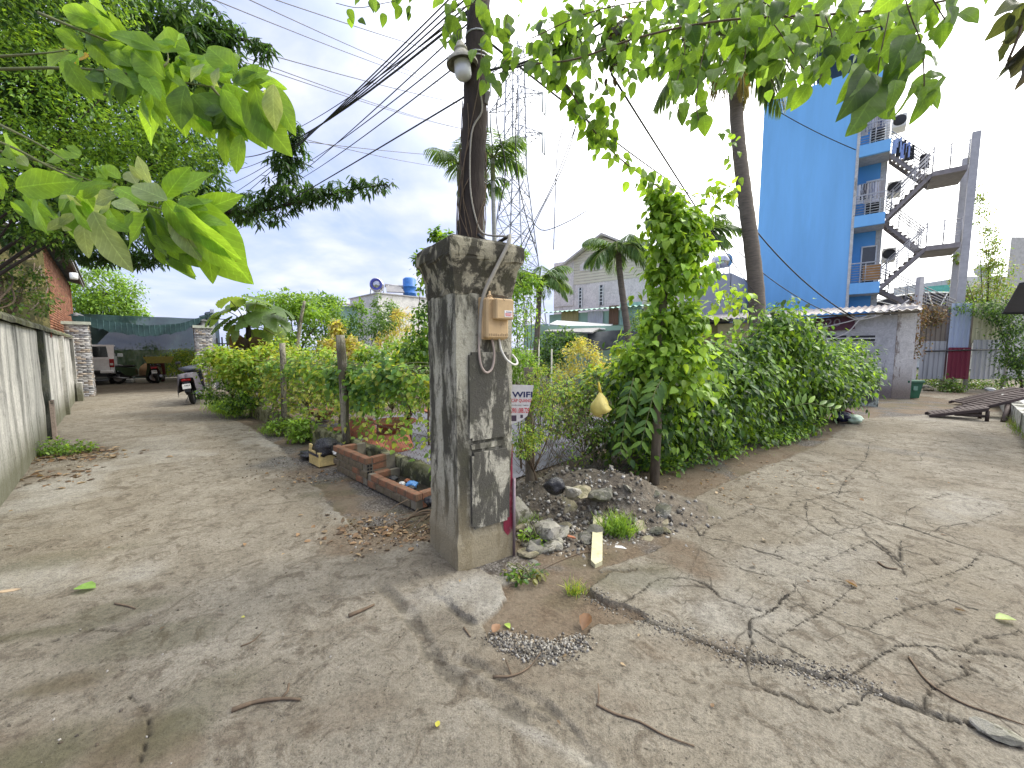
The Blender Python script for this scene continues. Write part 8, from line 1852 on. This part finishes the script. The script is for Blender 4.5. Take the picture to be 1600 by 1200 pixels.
def crumple(name, label, cat, c_, r_, mat, seed, sq=(1,1,0.7), amp=0.35, nu=22, nv=14):
    V = []; rn2 = random.Random(seed); ph = [rn2.uniform(0,6.28) for _ in range(8)]
    for i in range(nv+1):
        th = math.pi*i/nv
        for j in range(nu):
            a = 2*math.pi*j/nu; f_ = 1+amp*(math.sin(3*a+ph[0]+2*th)*0.4+math.sin(5*a-3*th+ph[1])*0.35+math.sin(9*a+4*th+ph[2])*0.18+math.sin(7*th+2*a+ph[3])*0.3)*math.sin(th)
            V.append(Vector(c_)+Vector((math.sin(th)*math.cos(a)*sq[0]*f_, math.sin(th)*math.sin(a)*sq[1]*f_, math.cos(th)*sq[2]*(0.8+0.2*f_)))*r_)
    m = MB(); m.add(V, [(i*nu+j, (i+1)*nu+j, (i+1)*nu+(j+1) % nu, i*nu+(j+1) % nu) for i in range(nv) for j in range(nu)], True); o = m.build(name, mat, base=c_); return tag(o, label, cat)
m_bagk = simple('black_bin_bag', (0.014,0.014,0.018), 0.28, var=0.3, sc=25, bmp=0.012, spec=0.6); m_navy = simple('navy_bag', (0.02,0.022,0.05), 0.35, bmp=0.01); m_maro = simple('maroon_bag', (0.12,0.012,0.04), 0.4); m_pgrn = simple('pale_green_bag', (0.48,0.60,0.46), 0.35, bmp=0.006)
crumple('black_rag', 'shiny black plastic boot-like rag on top of the heap', 'litter', onheap(868,768,0.05), 0.09, m_bagk, 3, (1.0,0.7,0.9))
crumple('white_cup', 'crushed white plastic cup near the heap top', 'litter', onheap(955,770,0.03), 0.055, m_wht, 5, (0.8,0.7,1.0), 0.2)
p_ = G(1314,660); crumple('rubbish_bag', 'navy rubbish bag dumped at the end of the hedge', 'bag', p_+UP*0.13, 0.17, m_navy, 7)
crumple('rubbish_bag', 'maroon rubbish bag behind the navy one', 'bag', p_+Vector((0.28,0.25,0.15)), 0.17, m_maro, 8)
crumple('rubbish_bag', 'pale green rubbish bag at the lane edge beyond the hedge', 'bag', G(1334,662)+UP*0.10, 0.14, m_pgrn, 9, (1.1,1,0.75), 0.3)
# foam box, black bag by the planter
fx = G(492, 727); e = empty('foam_box', fx, 'yellowed foam box with dark blue band beside the taller planter', 'box'); m_foam = simple('yellow_foam', (0.55,0.43,0.19), 0.8, sc=14); rz_ = math.atan2(CD.y, CD.x); fr_ = Matrix.Rotation(rz_, 3, 'Z')
ec = fx+CN*0.14+CD*0.02
MB().cbox(ec+UP*0.12, (0.30,0.03,0.24), 0.008, rot=fr_).build('long_side', m_foam, e) if False else None
for off_, sz in ((-CN*0.13,(0.36,0.03,0.20)),(CN*0.13,(0.36,0.03,0.20)),(CD*0.165,(0.03,0.23,0.20)),(-CD*0.165,(0.03,0.23,0.20))): MB().cbox(ec+off_+UP*0.10, sz, 0.006, rot=fr_).build('side', m_foam, e)
MB().cbox(ec-CN*0.1305+CD*0.12+UP*0.23, (0.09,0.028,0.10), 0.006, rot=fr_).build('broken_flap', m_foam, e)
MB().cbox(ec-CN*0.148+UP*0.155, (0.362,0.004,0.035), 0.001, rot=fr_).build('tape_band', m_navy, e); MB().box(ec+UP*0.015, (0.34,0.24,0.03), rot=fr_).build('bottom', m_foam, e)
crumple('bin_bag', 'crumpled black bin bag stuffed in the foam box', 'bag', ec+UP*0.22+CN*0.02-CD*0.06, 0.19, m_bagk, 11, (1,0.85,0.8))
crumple('bin_bag', 'flat black plastic lying behind the foam box', 'bag', ec+CD*0.42+CN*0.02+UP*0.05, 0.17, m_bagk, 12, (1.3,0.9,0.35), 0.4)
crumple('white_bag', 'small white plastic bag beside the black bin bag', 'bag', ec-CD*0.24+CN*0.08+UP*0.18, 0.06, m_wht, 13)
# litter in the low planter
for k_, (tt, oo, mt, lb, r_) in enumerate(((0.45,-0.16,m_blu,'blue plastic bag lying in the low brick planter',0.065),(0.55,-0.22,m_wht,'white plastic scrap in the low brick planter',0.04),(0.6,-0.12,m_tile,'orange wrapper in the low brick planter',0.035),(0.78,-0.2,m_bagk,'black plastic scrap in the low brick planter',0.06),(0.35,-0.24,m_bagk,'dark wad of plastic near the corner of the low planter',0.05),(-0.1,-0.28,m_bagk,'black plastic stuffed between planter and pillar',0.07))):
    crumple('planter_litter', lb, 'litter', cp(tA+tt, 0.10, oo), r_, mt, 20+k_)
shard('brick_shard', 'orange brick fragment at the pillar end of the low planter', 'brick', 672, 768, 0.07, 0.05, 0.04, 0.4, 0.3, m_tile, None, 0.06)
# dry branches beside planter and pillar
for k_ in range(16):
    a = G(random.uniform(590,682), random.uniform(805,838))+UP*0.02; an = random.uniform(-0.2,1.3); b = a+Vector((math.cos(an)*random.uniform(0.15,0.5), math.sin(an)*0.3, random.uniform(0.0,0.10)))
    m = MB(); m.tube(smooth_path([a, a.lerp(b,0.5)+Vector((0,0,random.uniform(0,0.05))), b], 3), random.choice([0.004,0.006,0.009]), 5); o = m.build('dry_branch', M_twig, base=a); tag(o, 'dry branch in the brush pile between planter and pillar', 'branch', 'dry brush by the pillar')
# twigs on the concrete
TW = [([(362,1117),(400,1102),(440,1098),(470,1099)],0.010,'forked dry twig lying on the concrete in front of the pillar',[(440,1098),(450,1090),(452,1081)]),([(932,1105),(960,1118),(1000,1130),(1040,1150),(1085,1165)],0.006,'long thin twig curving over the right foreground',[(934,1105),(936,1090),(934,1080)]),([(1420,1030),(1450,1070),(1500,1100),(1550,1118),(1600,1135)],0.006,'long thin vine stem across the far right concrete',None),([(770,1060),(800,1062),(825,1050),(845,1030)],0.006,'bent twig in front of the pothole',[(800,1062),(790,1040)]),([(940,862),(910,862),(870,878),(848,890)],0.005,'thin twig across the foot of the concrete stake',None),([(376,1013),(395,1005),(410,990)],0.004,'tiny twig left of the forked twig',None),([(180,946),(200,950),(212,954)],0.006,'short dark twig on the left lane',None),([(545,965),(570,955),(585,948)],0.012,'flat strip of bark before the corner slab',None),([(725,985),(735,1000)],0.006,'short twig beside the corner slab',None),([(1372,880),(1385,888),(1402,890)],0.008,'dark curled bark piece on the right lane',None)]
for pts, r_, lb, forkp in TW:
    m = MB(); pp = [G(*q_)+UP*(ground_z(*g2(*q_))+r_*0.9) for q_ in pts]; sm_ = smooth_path(pp, 4); m.tube(sm_, [r_*(1-0.5*i/len(sm_)) for i in range(len(sm_))], 6)
    if forkp: m.tube([G(*q_)+UP*(ground_z(*g2(*q_))+r_+0.01*i) for i, q_ in enumerate(forkp)], r_*0.6, 5)
    o = m.build('twig', M_twig, base=pp[0]); tag(o, lb, 'twig')
# fallen leaves
def fallen(px, py, s_, col, lb, curl=0.0):
    p_ = G(px, py); p_.z = ground_z(p_.x, p_.y)+0.006; an = random.uniform(0,6.28); e = link_mesh('fallen_leaf', None, None) if False else None
    V, F, K = scatter(tpl([(0.15,0.25),(0.4,0.38),(0.75,0.24)], 0.35+curl, 0.1-curl*0.6), np.array([(0,0,0.004)]), np.array([(math.cos(an), math.sin(an), 0.08)]), np.array([(0.1,0,1.0)]), np.array([s_]), np.array([col]))
    o = link_mesh('fallen_leaf', np_mesh('fallen_leaf', V, F, K), M_drydark, None, p_); tag(o, lb, 'leaf')
for px, py, s_, col, lb, cu in ((790,975,0.05,(0.3,0.42,0.08),'small green leaf fallen in the pothole',0),(910,985,0.10,(0.22,0.12,0.06),'curled brown dead leaf in the pothole',0.8),(770,998,0.07,(0.28,0.16,0.09),'flat brown leaf at the lip of the pothole',0.2),(682,1143,0.03,(0.45,0.42,0.06),'tiny yellow leaf on the foreground concrete',0),(150,922,0.12,(0.2,0.34,0.07),'long green leaf blade on the left lane',0.2),(1555,970,0.09,(0.4,0.5,0.2),'pale green leaf on the right lane',0.3),(377,968,0.025,(0.4,0.4,0.1),'tiny pale leaf in the middle of the left lane',0),(1040,830,0.04,(0.35,0.42,0.15),'small green leaf by the heap gravel',0.2),(1180,885,0.05,(0.12,0.09,0.06),'dark dead leaf on the cracked slab',0.5),(1340,920,0.07,(0.2,0.13,0.08),'brown dead leaf by the long crack',0.5),(1195,845,0.05,(0.25,0.2,0.14),'dry leaf on the right lane below the hedge',0.4),(500,738,0.06,(0.2,0.12,0.07),'brown leaf near the foam box',0.5),(1490,955,0.05,(0.14,0.1,0.07),'dark leaf crumb beside the pale green leaf',0.4)):
    fallen(px, py, s_, col, lb, cu)
def litter_leaves(name, label, c_, rx, ry, n, sz, cols):
    c_ = Vector(c_); X = c_.x+rng.normal(size=n)*rx; Y_ = c_.y+rng.normal(size=n)*ry; pos = np.stack([X, Y_, np.array([ground_z(a, b)+0.004+0.012*rng.random() for a, b in zip(X, Y_)])], 1)
    d = rng.normal(size=(n,3)); d[:,2] *= 0.15; up = rng.normal(size=(n,3))*0.25; up[:,2] = 1; o = leaf_obj(name, [scatter(T_OV, pos, d, up, sz*rng.uniform(0.5,1.3,n), pick(cols, n))], M_drydark, base=c_); return tag(o, label, 'leaf litter', kind='stuff')
dl = [(0.16,0.10,0.055),(0.24,0.15,0.08),(0.09,0.06,0.035),(0.3,0.22,0.13)]
litter_leaves('leaf_litter', 'dry leaf litter in front of the low planter and pillar', G(615,830), 0.32, 0.18, 260, 0.055, dl); litter_leaves('leaf_litter', 'brown leaf litter round the weed by the boundary wall', G(118,712), 0.4, 0.2, 220, 0.09, dl); litter_leaves('leaf_litter', 'leaf litter by the foam box on the left lane', G(495,745), 0.3, 0.2, 60, 0.05, dl)
litter_leaves('leaf_litter', 'dry fronds at the foot of the boundary wall', G(70,745), 0.35, 0.25, 60, 0.10, dl); litter_leaves('leaf_litter', 'sparse dead leaves scattered on the lanes', (0.5,3.2,0), 3.2, 1.6, 70, 0.035, dl); litter_leaves('leaf_litter', 'dead leaves under the edge of the vine hedge', G(1150,745), 0.9, 0.5, 160, 0.045, dl)
# paper trash on the left, stone chip at lower right
for k_, (px, py, sx, sy, rz, col) in enumerate(((35,938,0.14,0.03,0.5,m_wht),(22,945,0.12,0.03,0.4,m_blu),(40,948,0.12,0.025,0.55,m_wht),(15,930,0.12,0.02,0.3,simple('tan_card',(0.4,0.3,0.2),0.8)))):
    shard('paper_strip', ['white paper strip of the litter on the left lane','bluish paper strip under the white ones on the left lane','second white paper strip beside the bluish one','tan card strip of the litter on the left lane'][k_], 'litter', px, py, sx*0.6, sy, 0.004, rz, 0.05, col, None, 0.012+0.006*k_)
p_ = G(1560,1150); o = link_mesh('stone_chip', rock(None, 0.07, 77, 0.35, (1.3,0.7,1)), M_rub[0], None, p_+UP*0.02); o.rotation_euler = (0.1,0.1,-0.5); tag(o, 'flat broken concrete chip lying on the right foreground', 'stone')
# ---------------------------------------------------------------- yellow bag
yb = YP(938, 630, 4.2); e = empty('yellow_bag', yb, 'knotted yellow plastic bag hanging on the fence before the hedge', 'bag'); m_yel = simple('yellow_plastic', (0.66,0.55,0.16), 0.38, var=0.12, sc=14, bmp=0.006, dirt=(0.30,0.24,0.06), dirt_amt=0.15)
V = []; prof = [(0.012,0.115),(0.03,0.09),(0.055,0.055),(0.082,0.01),(0.10,-0.04),(0.098,-0.075),(0.075,-0.105),(0.03,-0.118),(0.001,-0.12)]; nu = 22
for r_, z_ in prof:
    for j in range(nu):
        a = 2*math.pi*j/nu; f_ = 1+0.07*math.sin(3*a+z_*30)+0.05*math.sin(7*a+z_*20); V.append(yb+Vector((math.cos(a)*r_*f_+(0.02*(z_ < -0.05)), math.sin(a)*r_*f_*0.85, z_+0.012*math.sin(a*2)+0.03*math.cos(a)*(z_ < -0.05))))
m = MB(); m.add(V, [(i*nu+j, (i+1)*nu+j, (i+1)*nu+(j+1) % nu, i*nu+(j+1) % nu) for i in range(len(prof)-1) for j in range(nu)], True); m.build('bulge', m_yel, e)
MB().tube([yb+UP*0.105, yb+Vector((-0.012,0,0.16)), yb+Vector((-0.022,0,0.23))], [0.014,0.016,0.008], 8).build('twisted_neck', simple('yellow_plastic_dark',(0.60,0.46,0.05),0.4), e)
# ---------------------------------------------------------------- terracotta bowls in the garden
m_ter = simple('terracotta', (0.29,0.095,0.055), 0.7, var=0.2, sc=8, dirt=(0.22,0.12,0.06), dirt_amt=0.35)
def bowl(px, pyrim, d_, r_, h_, label, tilt=(0,0,1)):
    c_ = YP(px, pyrim, d_); e = empty('terracotta_bowl', c_-UP*h_, label, 'pot', 'terracotta bowls in the garden')
    MB().lathe(c_-UP*h_, [(0,0),(r_*0.42,0),(r_*0.46,0.02),(r_*0.92,h_*0.86),(r_*1.03,h_*0.9),(r_*1.06,h_),(r_*0.98,h_*1.0),(r_*0.9,h_*0.9),(r_*0.4,h_*0.5),(0,h_*0.5)], 32, tilt).build('bowl', m_ter, e)
    MB().lathe(c_-UP*h_*0.12, [(0,0.03),(r_*0.5,0.02),(r_*0.93,0.0)], 24, tilt).build('soil', simple('orange_potting_soil',(0.26,0.13,0.05),0.95,sc=20), e)
    return e
bowl(617,657,6.4,0.33,0.24,'wide terracotta bowl with shrub behind the chain link, nearest to the tallest post')
bowl(692,640,7.2,0.33,0.24,'terracotta bowl half hidden by the pillar edge'); bowl(548,668,7.6,0.30,0.2,'terracotta bowl behind the tallest fence post'); bowl(505,640,8.8,0.32,0.22,'shadowed terracotta bowl deeper in the garden')
for px, pyy, d_, w_, h_, lb in ((612,695,6.3,0.34,0.26,'upturned terracotta pot supporting the wide bowl'),(585,690,6.0,0.26,0.20,'tilted terracotta pot lying by the chain link'),(565,700,7.3,0.30,0.3,'terracotta pot under the bowl behind the post')):
    c_ = YP(px, pyy, d_); c_.z = 0.0; m = MB(); m.lathe(c_, [(0,0),(w_,0.0),(w_*1.02,0.03),(w_*0.75,h_),(0,h_)], 24); o = m.build('terracotta_pot', m_ter, base=c_); tag(o, lb, 'pot')
gs = MB(); c_ = YP(640,690,7.5); gs.add([cp(0.2,0.012,0.35), cp(5.5,0.012,0.35), cp(5.5,0.014,5.5), cp(0.2,0.014,5.5)], [(0,1,2,3)]); o = gs.build('garden_sheet', simple('grey_weed_sheet', (0.12,0.12,0.14), 0.6, var=0.3, sc=5, bmp=0.02), fix=False); tag(o, 'grey plastic weed sheet spread over the garden soil', 'ground sheet', kind='stuff')
# ---------------------------------------------------------------- green bin, ramps
bc = G(1418, 621); e = empty('green_bin', bc, 'dark green plastic rubbish bin at the end of the white wall', 'bin'); m_gb = simple('green_bin_plastic', (0.012,0.085,0.045), 0.45); bw = 0.24
m = MB(); V = [bc+Vector((x*s_, y*s_, z_)) for z_, s_ in ((0.0,0.78),(0.50,1.0)) for x, y in ((-bw,-bw),(bw,-bw),(bw,bw),(-bw,bw))]; m.add(V, [(0,1,2,3),(0,1,5,4),(1,2,6,5),(2,3,7,6),(3,0,4,7)]); m.build('body', m_gb, e)
m = MB(); m.cbox(bc+UP*0.545, (0.55,0.55,0.09), 0.02); m.build('lid', m_gb, e); m = MB(); m.box(bc+Vector((0.0,-0.238,0.33)), (0.14,0.004,0.14)); m.build('emblem', simple('faded_white_mark',(0.10,0.2,0.15),0.6), e)
M_ramp = simple('rusty_dark_ramp', (0.075,0.055,0.05), 0.7, 0.3, var=0.3, sc=10)
def ramp_(label, a, b, wd, n):
    a, b = Vector(a), Vector(b); e = empty('steel_ramp', a, label, 'ramp', 'steel ramps across the right lane edge'); d_ = (b-a); sd = d_.cross(UP).normalized()*wd
    for s_ in (-0.5, 0.5): MB().obox(a+sd*s_, d_, sd.normalized()*0.05, UP*0.07).build('side_rail', M_ramp, e)
    for k_ in range(n): MB().obox(a+d_*((k_+0.5)/n)-sd*0.5+UP*0.035, d_.normalized()*0.06, sd, UP*0.04).build('slat', M_ramp, e)
    return e, d_, sd
r1, d_, sd = ramp_('dark steel ladder ramp resting on the wet right lane', G(1448,650), YP(1538,640,8.9), 0.5, 12)
en = YP(1538,640,8.9)
for s_ in (-0.5, 0.5): MB().tube([en+sd*s_, Vector((en.x, en.y, 0))+sd*s_], 0.035, 5).build('leg', M_ramp, r1); MB().tube([Vector((en.x, en.y, 0.12))+sd*s_, G(1448,650).lerp(en, 0.45)+sd*s_], 0.03, 5).build('brace', M_ramp, r1)
ramp_('dark steel ladder ramp rising onto the low white wall', YP(1500,643,9.6), YP(1600,618,9.2), 0.5, 12); r3, d_, sd = ramp_('farther steel ladder ramp rising to the terrace', G(1492,632), YP(1590,610,11), 0.55, 14)
p_ = YP(1580,622,9.3); m = MB(); m.tube([p_, G(1568,660)], 0.05, 6); o = m.build('ramp_prop', M_ramp, base=G(1568,660)); tag(o, 'slanted black prop under the steel ramp', 'prop')
# debris by the tin wall
for k_ in range(16):
    px = random.uniform(1440,1560); py = random.uniform(600,612); c_ = G(px, py); o = link_mesh('debris_chunk', rock(None, random.uniform(0.1,0.25), 100+k_, 0.5, (1.3,0.9,1)), random.choice([M_rub[0], m_wht, M_rub[2], M_rub[1]]), None, c_+UP*0.04); o.rotation_euler = (0,0,random.uniform(0,6)); tag(o, 'lump of dumped debris at the foot of the tin wall', 'debris', 'debris at the tin wall')
# wire poles standing in the garden
for k_, (px, py0, d_) in enumerate(((842,530,6.8),(862,545,6.4))):
    t_ = YP(px, py0, d_); b_ = gbase(px, d_); m = MB(); m.tube([b_, t_], 0.013, 6); o = m.build('garden_stake', simple('pale_stake',(0.45,0.43,0.36),0.7), base=b_); tag(o, ['pale thin stake standing right behind the WIFI sheet','shorter pale stake leaning among the shrubs'][k_], 'stake')

# ================================================================ nearest leaves of the hedge and the vine post, each a leaf of its own
def front_leaves(els, n, parent, size, cols, toward):
    tw_ = np.array(toward, float)
    for k_ in range(n):
        c_, r_ = els[random.randrange(len(els))]; u = np.array((random.gauss(0,1), random.gauss(0,1), random.gauss(0,1))); u /= np.linalg.norm(u)
        if u.dot(tw_) < 0.1: u = u-2*tw_*min(0, u.dot(tw_)); u /= np.linalg.norm(u)
        p_ = Vector(c_+u*r_*random.uniform(1.0,1.28)); a = random.uniform(0, 6.28); d_ = Vector((0.6*math.cos(a), 0.5*math.sin(a), random.uniform(-1.2,0.1))).normalized(); s_ = size*random.uniform(0.7,1.25)
        hero_leaf(p_, p_+d_*s_, parent, T_HERO2, 'v', random.choice(cols), Vector((random.uniform(-.5,.5), -0.7, random.uniform(0.1,1.0))), random.uniform(0.7,1.05))
front_leaves(hels[:48], 260, hedge, 0.115, [HB,HM_,HM_,HDk,HDk,(0.05,0.11,0.03)], (-0.35,-0.92,0.15))
front_leaves(vels, 150, vpost, 0.105, [HB,HB,HM_,(0.32,0.46,0.07),HDk], (0,-1,0))

# ================================================================ dark earth packed in the cracks
M_crk = simple('crack_earth', (0.030,0.025,0.019), 0.95, var=0.4, sc=40, bmp=0.004)
V = []; F = []
for ci_, (line, wd) in enumerate(CRACKS[1:-2]):
    P_ = []
    for (x1, y1), (x2, y2) in zip(line[:-1], line[1:]):
        n = max(2, int(math.hypot(x2-x1, y2-y1)/0.018))
        for k_ in range(n): P_.append((x1+(x2-x1)*k_/n, y1+(y2-y1)*k_/n))
    P_.append(line[-1]); A = np.array(P_)
    jx_ = 0.018*(fbm(A[:,0]*14, A[:,1]*14, 3, 5)-0.44)*2; jy_ = 0.018*(fbm(A[:,0]*14, A[:,1]*14, 3, 8)-0.44)*2
    A = A-np.stack([jx_, jy_], 1)+rng.normal(size=A.shape)*0.0015
    T_ = np.gradient(A, axis=0); T_ /= np.maximum(np.linalg.norm(T_, axis=1, keepdims=True), 1e-9); N2 = np.stack([-T_[:,1], T_[:,0]], 1)
    wv = np.clip(wd*0.36*(0.05+1.5*vnoise(A[:,0]*7, A[:,1]*7, 19)**1.6), 0.0010, 0.010)
    for k_ in range(len(A)):
        z_ = ground_z(A[k_,0], A[k_,1])+0.0035
        V += [tuple(A[k_]+N2[k_]*wv[k_]*random.uniform(0.5,1.2))+(z_,), tuple(A[k_]-N2[k_]*wv[k_]*random.uniform(0.5,1.2))+(z_,)]
        if k_: b_ = len(V)-4; F.append((b_, b_+1, b_+3, b_+2))
ck = link_mesh('crack_fill', np_mesh('crack_fill', V, F), M_crk, road); ck['kind'] = 'stuff'
